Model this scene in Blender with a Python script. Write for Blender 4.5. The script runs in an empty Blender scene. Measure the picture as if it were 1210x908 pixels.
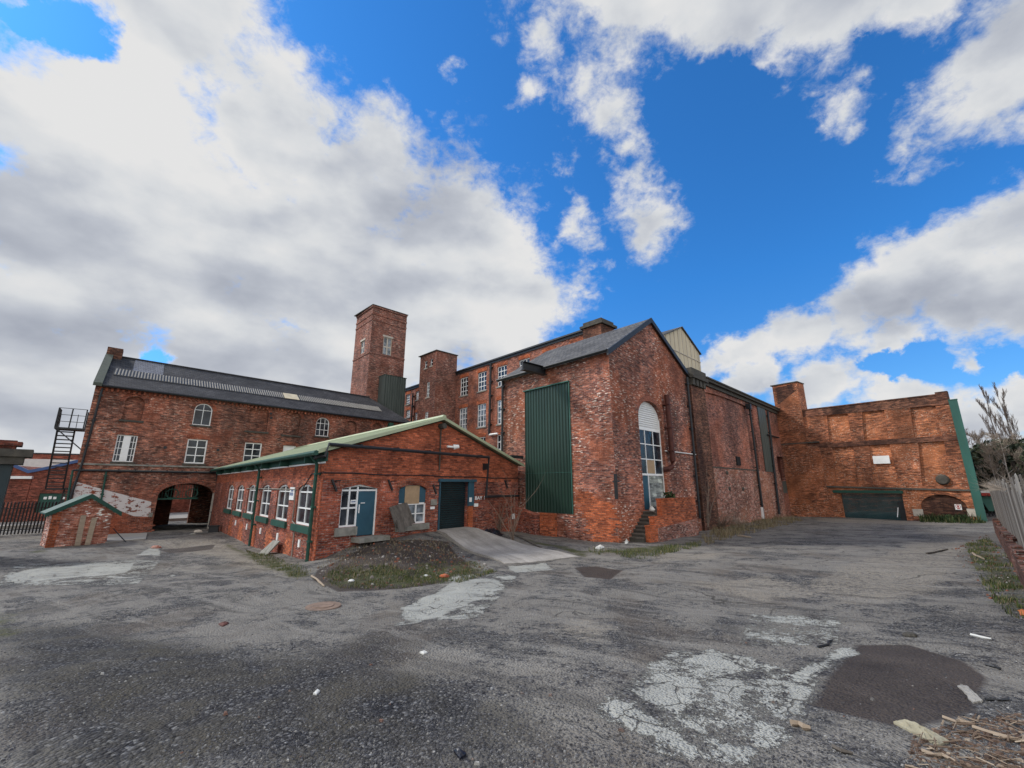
import bpy, math, random
import numpy as np
from mathutils import Vector, Matrix, noise
from mathutils.geometry import tessellate_polygon
random.seed(7); RNG = np.random.default_rng(11)
C = bpy.context.scene.collection
R = math.radians
EXPO, BACKB = .28, 1.6
# ------------------------------------------------------------------ camera
FPX, CX, CY, PITCH, EYE = 501.0, 605.0, 454.0, R(13.5), 2.4
CP, SP = math.cos(PITCH), math.sin(PITCH)
def ray(px, py):
    a, b = (px-CX)/FPX, (CY-py)/FPX
    return Vector((a, CP-b*SP, SP+b*CP))
def gz0(px, py, z):                      # a point of known height seen along a direction
    d = ray(px, py); t = (z-EYE)/d.z
    return Vector((d.x*t, d.y*t, z))
class Wall:                              # vertical plane: u runs along it, z up, off is outward
    def __init__(s, o, yaw, side):
        s.o = Vector((o[0], o[1])); s.d = Vector((math.sin(R(yaw)), math.cos(R(yaw))))
        s.n = Vector((s.d.y, -s.d.x))*side
    def hit(s, px, py, off=0):
        d = ray(px, py); o = s.o+s.n*off
        # o + u*dir = t*(dx,dy)
        det = s.d.x*(-d.y)-s.d.y*(-d.x)
        u = (-o.x*(-d.y)+o.y*(-d.x))/det
        p = o+s.d*u; t = p.y/d.y if abs(d.y) > 1e-6 else p.x/d.x
        return u, EYE+d.z*t
    def pt(s, u, z, off=0):
        p = s.o+s.d*u+s.n*off
        return Vector((p.x, p.y, z))
def fit_yaw(o, side, a, c, y0, span=6):
    best = None
    for i in range(-60,61):
        W = Wall(o, y0+span*i/60, side); e = abs(W.hit(*a)[1]-W.hit(*c)[1])
        if best is None or e < best[0]: best = (e, y0+span*i/60)
    return best[1]
def toothed(b, W, poly, off, seed=1, rag=.22, bw=.23, bh=.076, prob=.0):
    # a patch whose edge steps brick by brick
    g = random.Random(seed); us = [p[0] for p in poly]; zs = [p[1] for p in poly]; n = len(poly)
    def inside(x, y):
        c = False
        for i in range(n):
            x0,y0 = poly[i]; x1,y1 = poly[(i+1)%n]
            if (y0 > y) != (y1 > y) and x < (x1-x0)*(y-y0)/(y1-y0)+x0: c = not c
        return c
    z = min(zs)-rag; r = 0
    while z < max(zs)+rag:
        u = min(us)-rag-(bw/2 if r%2 else 0); start = None
        rr = g.uniform(-rag,rag)
        while u < max(us)+rag+bw:
            ins = inside(u+bw/2+rr*.6+rag*.8*noise.noise(Vector((u*1.3,z*2.2,seed))), z+bh/2+rag*.9*noise.noise(Vector((u*1.1+5,z*1.4,seed)))) and g.random() >= prob
            if ins and start is None: start = u
            if not ins and start is not None:
                b.face([W.pt(start,z,off),W.pt(u,z,off),W.pt(u,z+bh,off),W.pt(start,z+bh,off)]); start = None
            u += bw
        if start is not None: b.face([W.pt(start,z,off),W.pt(u,z,off),W.pt(u,z+bh,off),W.pt(start,z+bh,off)])
        z += bh; r += 1
def box4(W, bl, tr, off=0):
    a = W.hit(*bl, off); b = W.hit(*tr, off)
    return min(a[0], b[0]), max(a[0], b[0]), min(a[1], b[1]), max(a[1], b[1])
# ------------------------------------------------------------------ mesh helpers
WL = {}
class MB:
    def __init__(s): s.v = []; s.f = []
    def face(s, pts):
        b = len(s.v); s.v += [Vector(p) for p in pts]; s.f.append(tuple(range(b, b+len(pts))))
    def hexa(s, p):                      # 8 corners: bottom 4 ccw, top 4
        b = len(s.v); s.v += [Vector(q) for q in p]
        for q in ((0,3,2,1),(4,5,6,7),(0,1,5,4),(1,2,6,5),(2,3,7,6),(3,0,4,7)): s.f.append(tuple(b+i for i in q))
    def wbox(s, W, u0, u1, z0, z1, o0, o1):
        s.hexa([W.pt(u0,z0,o0),W.pt(u1,z0,o0),W.pt(u1,z0,o1),W.pt(u0,z0,o1),W.pt(u0,z1,o0),W.pt(u1,z1,o0),W.pt(u1,z1,o1),W.pt(u0,z1,o1)])
    def box(s, x0, x1, y0, y1, z0, z1, M=None):
        p = [Vector(q) for q in ((x0,y0,z0),(x1,y0,z0),(x1,y1,z0),(x0,y1,z0),(x0,y0,z1),(x1,y0,z1),(x1,y1,z1),(x0,y1,z1))]
        if M: p = [M@q for q in p]
        s.hexa(p)
    def prism(s, W, poly, o0, o1):
        n = len(poly); a = [W.pt(u,z,o1) for u,z in poly]; c = [W.pt(u,z,o0) for u,z in poly]
        for t in tessellate_polygon([[Vector((u,z,0)) for u,z in poly]]):
            s.face([a[i] for i in t]); s.face([c[i] for i in reversed(t)])
        for i in range(n):
            j = (i+1) % n; s.face([a[i],a[j],c[j],c[i]])
    def facade(s, W, poly, holes=(), off=0):   # holes: (polygon, depth, backed)
        allp = [poly]+[h[0] for h in holes]; flat = [q for pl in allp for q in pl]
        for t in tessellate_polygon([[Vector((u,z,0)) for u,z in pl] for pl in allp]):
            s.face([W.pt(*flat[i], off) for i in t])
        for hp, dep, back in holes:
            n = len(hp)
            for i in range(n):
                a, b = hp[i], hp[(i+1)%n]
                s.face([W.pt(*a,off),W.pt(*b,off),W.pt(*b,off-dep),W.pt(*a,off-dep)])
            if back:
                for t in tessellate_polygon([[Vector((u,z,0)) for u,z in hp]]): s.face([W.pt(*hp[i],off-dep) for i in t])
    def tube(s, pts, r, n=8, cap=True):
        pts = [Vector(p) for p in pts]; rs = r if isinstance(r,(list,tuple)) else [r]*len(pts)
        rings = []
        for i, p in enumerate(pts):
            t = (pts[min(i+1,len(pts)-1)]-pts[max(i-1,0)]).normalized()
            a = t.cross(Vector((0,0,1)));
            if a.length < .05: a = t.cross(Vector((1,0,0)))
            a.normalize(); c = t.cross(a); b = len(s.v)
            for k in range(n):
                an = 2*math.pi*k/n; s.v.append(p+(a*math.cos(an)+c*math.sin(an))*rs[i])
            rings.append(b)
        for i in range(len(rings)-1):
            for k in range(n):
                k2 = (k+1)%n; s.f.append((rings[i]+k,rings[i]+k2,rings[i+1]+k2,rings[i+1]+k))
        if cap:
            s.f.append(tuple(rings[0]+k for k in range(n))[::-1]); s.f.append(tuple(rings[-1]+k for k in range(n)))
    def bar(s, a, b, w, h=None):         # rectangular bar between two points
        a, b = Vector(a), Vector(b); h = h or w; t = (b-a).normalized()
        x = t.cross(Vector((0,0,1)))
        if x.length < .05: x = t.cross(Vector((0,1,0)))
        x.normalize(); y = x.cross(t)
        o = [(-1,-1),(1,-1),(1,1),(-1,1)]
        s.hexa([a+x*(i*w/2)+y*(j*h/2) for i,j in o]+[b+x*(i*w/2)+y*(j*h/2) for i,j in o])
    def build(s, name, mat, parent=None, smooth=False, loc=None):
        me = bpy.data.meshes.new(name)
        org = WL[parent] if parent is not None else (Vector(loc) if loc is not None else Vector((0,0,0)))
        me.from_pydata([tuple(v-org) for v in s.v], [], s.f); me.update()
        uv = me.uv_layers.new(name='UVMap'); d = np.zeros(len(me.loops)*2, dtype=np.float32)
        for p in me.polygons:
            n = p.normal; t = Vector((0,0,1)).cross(n)
            if t.length < .15: t = Vector((1,0,0)); b = Vector((0,1,0))
            else: t.normalize(); b = n.cross(t)
            if b.z < 0: b = -b
            for li in p.loop_indices:
                w = s.v[me.loops[li].vertex_index]; d[2*li] = w.dot(t); d[2*li+1] = w.dot(b)
        uv.data.foreach_set('uv', d)
        if smooth: me.shade_smooth()
        o = bpy.data.objects.new(name, me); C.objects.link(o)
        if mat: me.materials.append(mat)
        if parent is not None: o.parent = parent
        else: o.location = org
        WL[o] = org
        return o
def tag(o, label, cat, group=None, kind=None):
    if label: o['label'] = label
    if cat: o['category'] = cat
    if group: o['group'] = group
    if kind: o['kind'] = kind
    return o
def thing(name, label, cat, loc, group=None):
    o = bpy.data.objects.new(name, None); C.objects.link(o); o.location = loc; o.empty_display_size = .3
    WL[o] = Vector(loc); return tag(o, label, cat, group)
def copy_thing(root, loc, rz, label, sc=1):
    c = root.copy(); C.objects.link(c); c.location = loc; c.rotation_euler = (0,0,rz); c.scale = (sc,)*3; c['label'] = label
    for ch in list(root.children):
        k = ch.copy(); C.objects.link(k); k.parent = c
        for g in ch.children:
            q = g.copy(); C.objects.link(q); q.parent = k
    return c
def arch(u0, u1, z0, zs, zc, n=14):
    m, r = (u0+u1)/2, (u1-u0)/2; p = [(u0,z0),(u1,z0)]
    for i in range(n+1):
        a = math.pi*i/n; p.append((m+r*math.cos(a), zs+(zc-zs)*math.sin(a)))
    return p
# ------------------------------------------------------------------ materials
class NT:
    def __init__(s, name):
        s.m = bpy.data.materials.new(name); s.m.use_nodes = True; s.t = s.m.node_tree
        s.bs = s.t.nodes['Principled BSDF']
    def n(s, ty, **k):
        o = s.t.nodes.new(ty)
        for a, b in k.items():
            if a.startswith('i_'):
                key = a[2:]; key = int(key) if key.isdigit() else key.replace('_',' ')
                if hasattr(b,'is_output') or isinstance(b, bpy.types.NodeSocket): s.t.links.new(b, o.inputs[key])
                else: o.inputs[key].default_value = b
            else: setattr(o, a, b)
        return o
    def l(s, a, b): s.t.links.new(a, b)
    def ramp(s, fac, stops, interp='LINEAR'):
        o = s.t.nodes.new('ShaderNodeValToRGB'); s.l(fac, o.inputs[0]); e = o.color_ramp.elements; o.color_ramp.interpolation = interp
        while len(e) < len(stops): e.new(.5)
        for q, (p, c) in zip(e, stops):
            q.position = p; q.color = (c,c,c,1) if isinstance(c,(int,float)) else (*c,1)
        return o.outputs[0]
    def mix(s, f, a, b, mode='MIX'):
        o = s.t.nodes.new('ShaderNodeMix'); o.data_type = 'RGBA'; o.blend_type = mode
        for sock, val in ((o.inputs[0], f),(o.inputs[6], a),(o.inputs[7], b)):
            if isinstance(val, bpy.types.NodeSocket): s.l(val, sock)
            else: sock.default_value = val if isinstance(val,(int,float)) else (*val,1)
        return o.outputs[2]
    def math(s, op, a, b=0, c=None):
        o = s.t.nodes.new('ShaderNodeMath'); o.operation = op
        for i, val in enumerate((a, b) if c is None else (a, b, c)):
            if isinstance(val, bpy.types.NodeSocket): s.l(val, o.inputs[i])
            else: o.inputs[i].default_value = val
        return o.outputs[0]
    def noise(s, vec, scale, detail=3, rough=.55, mp=None, dist=0):
        if mp is not None:
            m = s.n('ShaderNodeMapping'); s.l(vec, m.inputs[0]); m.inputs[3].default_value = mp; vec = m.outputs[0]
        o = s.n('ShaderNodeTexNoise'); s.l(vec, o.inputs['Vector']); o.inputs['Scale'].default_value = scale
        o.inputs['Detail'].default_value = detail; o.inputs['Roughness'].default_value = rough; o.inputs['Distortion'].default_value = dist
        return o.outputs['Fac']
    def bump(s, h, strength=.3, dist=.02):
        b = s.n('ShaderNodeBump'); s.l(h, b.inputs['Height']); b.inputs['Strength'].default_value = strength; b.inputs['Distance'].default_value = dist
        s.l(b.outputs[0], s.bs.inputs['Normal'])
    def out(s, col, rough=.85, metal=0, spec=.3):
        if isinstance(col, bpy.types.NodeSocket): s.l(col, s.bs.inputs['Base Color'])
        else: s.bs.inputs['Base Color'].default_value = (*col,1)
        if isinstance(rough, bpy.types.NodeSocket): s.l(rough, s.bs.inputs['Roughness'])
        else: s.bs.inputs['Roughness'].default_value = rough
        s.bs.inputs['Metallic'].default_value = metal; s.bs.inputs['Specular IOR Level'].default_value = spec
        return s.m
def brick(name, a, b, mortar, white=.15, whitecol=(.6,.55,.5), dark=.5, warm=.3, warmcol=(.36,.11,.045), seed=0., paint=None, streak=.5, fleck=(7,16), gain=1.):
    m = NT(name); uv = m.n('ShaderNodeUVMap', uv_map='UVMap').outputs[0]
    o = m.n('ShaderNodeVectorMath', operation='ADD'); m.l(uv, o.inputs[0]); o.inputs[1].default_value = (seed*13.1, seed*7.7, 0); uv2 = o.outputs[0]
    br = m.n('ShaderNodeTexBrick'); m.l(uv, br.inputs['Vector'])
    for k, v in (('Color1',(*a,1)),('Color2',(*b,1)),('Mortar',(*mortar,1)),('Scale',1),('Mortar Size',.009),('Mortar Smooth',.2),('Bias',-.1),('Brick Width',.23),('Row Height',.076)): br.inputs[k].default_value = v
    col = br.outputs['Color']
    # each brick its own tone
    wn = m.n('ShaderNodeTexBrick'); m.l(uv, wn.inputs['Vector'])
    for k, v in (('Color1',(.45,.45,.5,1)),('Color2',(1.35,1.3,1.2,1)),('Mortar',(1,1,1,1)),('Scale',1),('Mortar Size',.009),('Bias',0.),('Brick Width',.23),('Row Height',.076)): wn.inputs[k].default_value = v
    wn.offset = .5
    col = m.mix(.75, col, m.mix(1, col, wn.outputs['Color'], 'MULTIPLY'))
    # courses of differing tone: horizontal streaks
    st = m.noise(uv2, 1, 3, .6, (1.7, 9, 1)); col = m.mix(1, col, m.ramp(st, [(.3,1-streak),(.5,1.),(.72,1+streak*.8)]), 'MULTIPLY')
    # patches of warmer rebuilt bricks
    wa = m.noise(uv2, .33, 5, .62, None, .4); col = m.mix(m.math('MULTIPLY', m.ramp(wa, [(.47,0),(.6,1)]), warm), col, warmcol)
    # spalled faces and pale mortar
    wf = m.noise(uv2, 1, 2, .5, (fleck[0], fleck[1], 1)); wp = m.noise(uv2, .5, 3, .6)
    wm = m.math('MULTIPLY', m.ramp(wf, [(.585,0),(.64,1)]), m.ramp(wp, [(.36,0),(.58,1)]))
    col = m.mix(m.math('MULTIPLY', wm, white), col, whitecol)
    # soot staining: vertical runs and large clouds
    dk = m.noise(uv2, .22, 5, .6, (1.6, .8, 1)); d2 = m.noise(uv2, 1, 4, .6, (1.1, .16, 1))
    dm = m.math('MULTIPLY', m.ramp(m.math('ADD', m.math('MULTIPLY', dk, .6), m.math('MULTIPLY', d2, .4)), [(.42,1),(.58,0)]), dark)
    col = m.mix(dm, col, (.035,.02,.018))
    fine = m.noise(uv2, 14, 4, .7); col = m.mix(1, col, m.ramp(fine, [(.25,.6),(.5,1),(.75,1.35)]), 'MULTIPLY')
    blot = m.noise(uv2, .8, 6, .7); col = m.mix(1, col, m.ramp(blot, [(.32,.66),(.5,1.02),(.68,1.32)]), 'MULTIPLY')
    gm_ = m.n('ShaderNodeGamma'); m.l(col, gm_.inputs[0]); gm_.inputs[1].default_value = 1.18; col = m.mix(1, gm_.outputs[0], (1.36*gain,1.56*gain,1.62*gain), 'MULTIPLY')
    if paint:
        pn = m.noise(uv2, 2.6, 6, .68, (1,1.6,1)); pf = m.ramp(pn, [(paint[0]-.015,0),(paint[0]+.015,1)]); col = m.mix(pf, col, paint[1])
    h = m.math('ADD', m.math('MULTIPLY', br.outputs['Fac'], -.6), m.math('MULTIPLY', fine, .8))
    m.bump(h, .6, .02)
    return m.out(col, .9, 0, .2)
def plain(name, col, rough=.6, var=.25, scale=3., metal=0, spec=.4, stretch=None, dirt=None, bump=0):
    m = NT(name); co = m.n('ShaderNodeTexCoord').outputs['Object']
    a = m.noise(co, scale, 5, .6, stretch); c = m.mix(1, col, m.ramp(a, [(.25,1-var),(.5,1),(.75,1+var)]), 'MULTIPLY')
    if dirt:
        b = m.noise(co, scale*.6, 6, .7, stretch); c = m.mix(m.ramp(b, [(.5,0),(.68,dirt[0])]), c, dirt[1])
    if bump: m.bump(m.noise(co, scale*6, 4, .6), bump, .02)
    return m.out(c, rough, metal, spec)
M = {}
M['bA'] = brick('brick_old_mill', (.22,.080,.052),(.37,.15,.10),(.19,.14,.12), .6, (.56,.42,.34), .55, .45, (.34,.10,.055), 1, streak=.55, fleck=(4.5,14), gain=1.15)
M['bA_white'] = brick('brick_flaking_whitewash', (.24,.07,.045),(.32,.10,.06),(.2,.14,.12), .2, (.5,.42,.36), .1, .5, (.34,.09,.045), 2, (.45,(.66,.62,.60)))
M['bA_red'] = brick('brick_lower_red', (.25,.07,.04),(.36,.12,.07),(.2,.14,.12), .3, (.5,.42,.36), .3, .6, (.36,.10,.05), 3)
M['bAnn'] = brick('brick_annexe_lower', (.22,.060,.044),(.32,.10,.062),(.2,.13,.11), .45, (.52,.42,.37), .45, .4, (.38,.10,.05), 4, streak=.35, gain=1.15)
M['bAnn2'] = brick('brick_annexe_upper', (.36,.100,.055),(.43,.13,.072),(.26,.12,.085), .04, (.5,.42,.36), .25, .25, (.46,.13,.06), 5, streak=.18)
M['bC'] = brick('brick_engine_house', (.21,.070,.05),(.35,.14,.095),(.22,.16,.14), .8, (.66,.53,.45), .5, .5, (.40,.12,.055), 6, streak=.4, fleck=(4,15), gain=1.15)
M['bOr'] = brick('brick_bright_orange', (.36,.095,.045),(.46,.14,.065),(.26,.14,.10), .12, (.55,.45,.38), .2, .4, (.46,.12,.045), 7, streak=.3)
M['bD'] = brick('brick_long_wall', (.21,.078,.058),(.32,.13,.095),(.22,.16,.14), .45, (.5,.4,.34), .5, .5, (.36,.12,.07), 8, gain=1.2)
M['bDlow'] = brick('brick_worn_render', (.28,.10,.072),(.38,.16,.12),(.30,.22,.19), .8, (.5,.36,.30), .35, .55, (.42,.18,.11), 9, (.575,(.46,.33,.28)))
M['bF'] = brick('brick_end_wall', (.29,.095,.052),(.42,.155,.082),(.25,.16,.11), .55, (.66,.54,.43), .42, .6, (.41,.15,.072), 10, streak=.55)
M['bF2'] = brick('brick_end_wall_panel', (.36,.115,.058),(.46,.175,.088),(.30,.19,.13), .55, (.66,.54,.44), .25, .6, (.45,.17,.08), 11, streak=.5)
M['bFd'] = brick('brick_sooty_parapet', (.16,.065,.042),(.25,.11,.07),(.14,.11,.09), .1, (.4,.33,.28), .75, .2, (.24,.08,.05), 12)
M['bG'] = brick('brick_tall_mill', (.24,.082,.058),(.35,.14,.095),(.22,.15,.13), .35, (.55,.45,.38), .35, .6, (.44,.14,.07), 13, streak=.3, gain=1.1)
M['bT'] = brick('brick_tower', (.20,.076,.056),(.30,.125,.092),(.19,.14,.12), .55, (.55,.42,.34), .3, .3, (.31,.10,.06), 14, streak=.3, fleck=(3,12), gain=1.1)
M['bS'] = brick('brick_salvaged', (.26,.09,.07),(.46,.24,.19),(.34,.26,.22), 1.0, (.74,.66,.60), .3, .4, (.42,.13,.07), 15, streak=.6, fleck=(4,13), gain=1.1)
M['bBg'] = brick('brick_neighbour', (.22,.065,.045),(.27,.085,.06),(.17,.1,.08), .05, (.4,.3,.25), .2, .3, (.3,.08,.045), 16)
M['white'] = plain('white_paint', (.84,.85,.84), .5, .06, 4, dirt=(.12,(.5,.48,.44)))
M['cream'] = plain('cream_stone', (.50,.45,.38), .8, .2, 5)
M['green'] = plain('green_paint', (.022,.078,.058), .55, .25, 3, spec=.25, dirt=(.3,(.045,.07,.06)))
M['green2'] = plain('teal_green_sheet', (.03,.115,.092), .55, .25, 1.2, stretch=(1,1,.3), dirt=(.5,(.06,.12,.10)))
M['clad'] = plain('green_cladding', (.015,.046,.033), .45, .3, .8, stretch=(1,1,.25), dirt=(.5,(.035,.055,.042)))
M['cladg'] = plain('grey_green_cladding', (.075,.095,.088), .5, .2, 1.2, stretch=(1,1,.25))
M['blue'] = plain('petrol_blue_paint', (.025,.085,.125), .5, .25, 2, dirt=(.3,(.06,.1,.12)))
M['shut'] = plain('shutter_paint', (.035,.085,.095), .35, .3, 1.5, dirt=(.3,(.06,.11,.12)))
M['shut2'] = plain('dark_shutter_paint', (.014,.03,.036), .5, .3, 1.5, dirt=(.4,(.03,.045,.05)))
M['black'] = plain('black_metal', (.02,.022,.025), .5, .3, 4)
M['rust'] = plain('rusty_pipe', (.07,.018,.012), .65, .4, 5, dirt=(.5,(.12,.03,.015)))
M['stone'] = plain('weathered_stone', (.26,.25,.22), .9, .3, 4, dirt=(.6,(.09,.1,.07)), bump=.4)
M['dstone'] = plain('sooty_stone', (.07,.065,.055), .9, .35, 4, dirt=(.5,(.14,.12,.09)), bump=.4)
M['conc'] = plain('concrete', (.31,.295,.265), .9, .2, 1.6, dirt=(.4,(.2,.19,.17)), bump=.3)
M['wood'] = plain('pale_timber', (.33,.26,.19), .8, .3, 3, stretch=(1,1,6), dirt=(.4,(.2,.16,.12)))
M['gwood'] = plain('grey_weathered_timber', (.125,.11,.095), .9, .45, 4, spec=.15, stretch=(1.5,1.5,.4), dirt=(.7,(.05,.042,.035)))
M['ply'] = plain('plywood', (.40,.28,.17), .75, .2, 4)
M['mgreen'] = plain('mossy_sheet_roof', (.40,.45,.30), .6, .15, 1.0, dirt=(.4,(.33,.38,.24)))
M['blueT'] = plain('blue_fascia', (.05,.10,.25), .5, .1)
M['wroof'] = plain('white_roof_sheet', (.62,.62,.60), .5, .1)
M['dark'] = plain('dark_interior', (.015,.015,.016), .95, .2)
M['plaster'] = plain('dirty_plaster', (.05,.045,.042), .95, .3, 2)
M['beige'] = plain('asbestos_sheet', (.60,.53,.38), .8, .15, 1.5, stretch=(1,1,.2), dirt=(.4,(.40,.36,.26)))
M['bluegrey'] = plain('blue_grey_sheet', (.20,.24,.28), .6, .25, 2)
M['block'] = brick('grey_blockwork', (.27,.26,.24),(.36,.35,.33),(.2,.2,.19), .2, (.5,.5,.5), .25, 0, (.3,.3,.3), 17)
for nn in M['block'].node_tree.nodes:
    if nn.type == 'TEX_BRICK': nn.inputs['Brick Width'].default_value = .46; nn.inputs['Row Height'].default_value = .23
M['bag'] = plain('black_plastic', (.012,.013,.02), .35, .3, 6)
M['cloth'] = plain('dirty_cloth', (.34,.31,.22), .9, .35, 9, dirt=(.6,(.12,.13,.12)))
M['litter'] = plain('pale_litter', (.62,.62,.58), .7, .15, 6)
M['orange'] = plain('orange_plastic', (.55,.16,.03), .5, .2)
M['red'] = plain('red_paint', (.40,.04,.03), .5, .2)
M['gcop'] = plain('mossy_coping', (.075,.088,.072), .9, .3, 3, dirt=(.5,(.07,.08,.06)))
M['dtread'] = plain('worn_dark_stone', (.115,.10,.085), .9, .3, 4, dirt=(.6,(.05,.045,.035)), bump=.4)
M['earth'] = plain('dark_litter', (.05,.042,.036), .9, .4, 8)
def glass_mat():
    m = NT('window_glass'); co = m.n('ShaderNodeTexCoord').outputs['Object']
    a = m.noise(co, 1.3, 3, .6); c = m.mix(m.ramp(a, [(.4,0),(.65,1)]), (.008,.011,.016), (.045,.055,.07)); m.bump(m.noise(co, 2.2, 2, .5), .25, .05)
    return m.out(c, m.ramp(a, [(.3,.06),(.7,.3)]), 0, .4)
M['glass'] = glass_mat()
def glass2_mat():
    m = NT('dusty_glass'); co = m.n('ShaderNodeTexCoord').outputs['Object']
    a = m.noise(co, 1.6, 3, .6); c = m.mix(m.ramp(a, [(.4,0),(.6,1)]), (.05,.065,.08), (.28,.32,.36))
    return m.out(c, .25, 0, .7)
M['glass2'] = glass2_mat()
def slate(name, a, b, row=.22):
    m = NT(name); uv = m.n('ShaderNodeUVMap', uv_map='UVMap').outputs[0]
    br = m.n('ShaderNodeTexBrick'); m.l(uv, br.inputs['Vector'])
    for k, v in (('Color1',(*a,1)),('Color2',(*b,1)),('Mortar',tuple(x*.3 for x in a)+(1,)),('Scale',1),('Mortar Size',.012),('Bias',0.),('Brick Width',.28),('Row Height',row)): br.inputs[k].default_value = v
    n1 = m.noise(uv, .6, 5, .65); c = m.mix(1, br.outputs['Color'], m.ramp(n1, [(.3,.6),(.5,1),(.7,1.5)]), 'MULTIPLY')
    n2 = m.noise(uv, 6, 4, .7); c = m.mix(1, c, m.ramp(n2, [(.3,.7),(.7,1.3)]), 'MULTIPLY')
    m.bump(m.math('MULTIPLY', br.outputs['Fac'], -1), .4, .02)
    return m.out(c, .75, 0, .2)
M['slateA'] = slate('dark_slate', (.040,.040,.043), (.064,.064,.067))
M['slateC'] = slate('grey_slate', (.085,.085,.088), (.14,.138,.135))
M['slateN'] = slate('new_grey_slate', (.16,.17,.2), (.2,.21,.24))

# ------------------------------------------------------------------ wall frames
K = gz0(731.5, 642, 0)
YX, YY, YA, YN, YF = 45.5, -41.85, 42.8, 37.6, -36.7
WCf = Wall(K.xy, YX, 1)                       # engine house gable front, also long wall
WCl = Wall(K.xy, YY, -1)                      # engine house side
K2 = gz0(372, 664, 0)
WNf = Wall(K2.xy, YN, 1); WNl = Wall(K2.xy, YY, -1)
uA = WNl.hit(257.5, 556.4)[0]; KA = WNl.pt(uA, 0)
WA = Wall(KA.xy, YA, 1)
uDend = WCf.hit(936, 610)[0]; KF = WCf.pt(uDend, 0)
WF = Wall(KF.xy, YF+180, 1)                   # u runs towards the camera
def hits(W, pts, off=0): return [W.hit(x, y, off) for x, y in pts]
# ------------------------------------------------------------------ ground height
CTRL = []
def ctl(W, *pts):
    for x, y in pts:
        u, z = W.hit(x, y); p = W.pt(u, z); CTRL.append((p.x, p.y, z))
ctl(WCf, (731.5,642),(860,623),(896,615),(936,610.5))
ctl(WCl, (700,640),(670,636),(630,632))
ctl(WNl, (257,626),(291,645),(322,656),(352,665))
ctl(WNf, (385,660),(405,641),(440,636),(500,625.5),(550,624),(600,628))
ctl(WA, (120,633),(181,628.5),(246,625))
ctl(WF, (980,611),(1030,613.5),(1070,615.5),(1155,616.5))
for x, y, z in ((0,0,.72),(-3,1,.72),(3,1,.72),(0,3.5,.68),(-4,4,.6),(4,4,.62),(0,-4,.75),(-8,3,.4),(8,3,.55),(-5,8,.18),(0,8,.25),(5,8,.27),(-3,12,.0),(2,12.5,.04),(8,12,.2),(12,11,.35),(12,18,.1),
                (18,24,0),(24,28,.05),(24,20,.25),(13,11,.4),(-12,12,-.1),(-18,16,-.25),(-22,20,-.35),(-14,22,-.4),(-10,17,-.15),(-2,17,-.02),(2,17,0),(30,24,.2),(40,30,.3),(-30,28,-.6),(-40,34,-.8),(-30,10,-.2),(-26,33,-.75),(-33,42,-.8),(60,60,.2),(0,60,-.2),(-60,60,-.8),(60,0,.3),(-60,0,-.3),(0,-60,.5)): CTRL.append((x,y,z))
CT = np.array(CTRL)
_d = np.hypot(CT[:,None,0]-CT[None,:,0], CT[:,None,1]-CT[None,:,1])
_A = np.zeros((len(CT)+3,)*2); _A[:len(CT),:len(CT)] = -_d+np.eye(len(CT))*.25
_A[:len(CT),-3] = 1; _A[:len(CT),-2] = CT[:,0]; _A[:len(CT),-1] = CT[:,1]; _A[-3:,:len(CT)] = _A[:len(CT),-3:].T
_w = np.linalg.solve(_A, np.concatenate([CT[:,2],[0,0,0]]))
def hz_np(x, y):
    x = np.asarray(x, float); y = np.asarray(y, float); r = np.hypot(x, y); k = np.minimum(1, 68/np.maximum(r, 1e-6)); xx, yy = x*k, y*k
    s = _w[-3]+_w[-2]*xx+_w[-1]*yy
    for i in range(len(CT)): s = s-_w[i]*np.sqrt((xx-CT[i,0])**2+(yy-CT[i,1])**2+.6)
    return s
_fix = float(hz_np(K.x, K.y)); 
def hz(x, y): return float(hz_np(x, y))
def gp(px, py, lift=0):                       # where a sight line meets the ground
    d = ray(px, py); t = 1.0; 
    lo, hi = .5, None
    for i in range(400):
        t2 = t*1.03
        if EYE+d.z*t2 < hz(d.x*t2, d.y*t2): hi = t2; break
        t = t2
    if hi is None: hi = t
    for i in range(25):
        m = (t+hi)/2
        if EYE+d.z*m < hz(d.x*m, d.y*m): hi = m
        else: t = m
    return Vector((d.x*t, d.y*t, hz(d.x*t, d.y*t)+lift))
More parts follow.
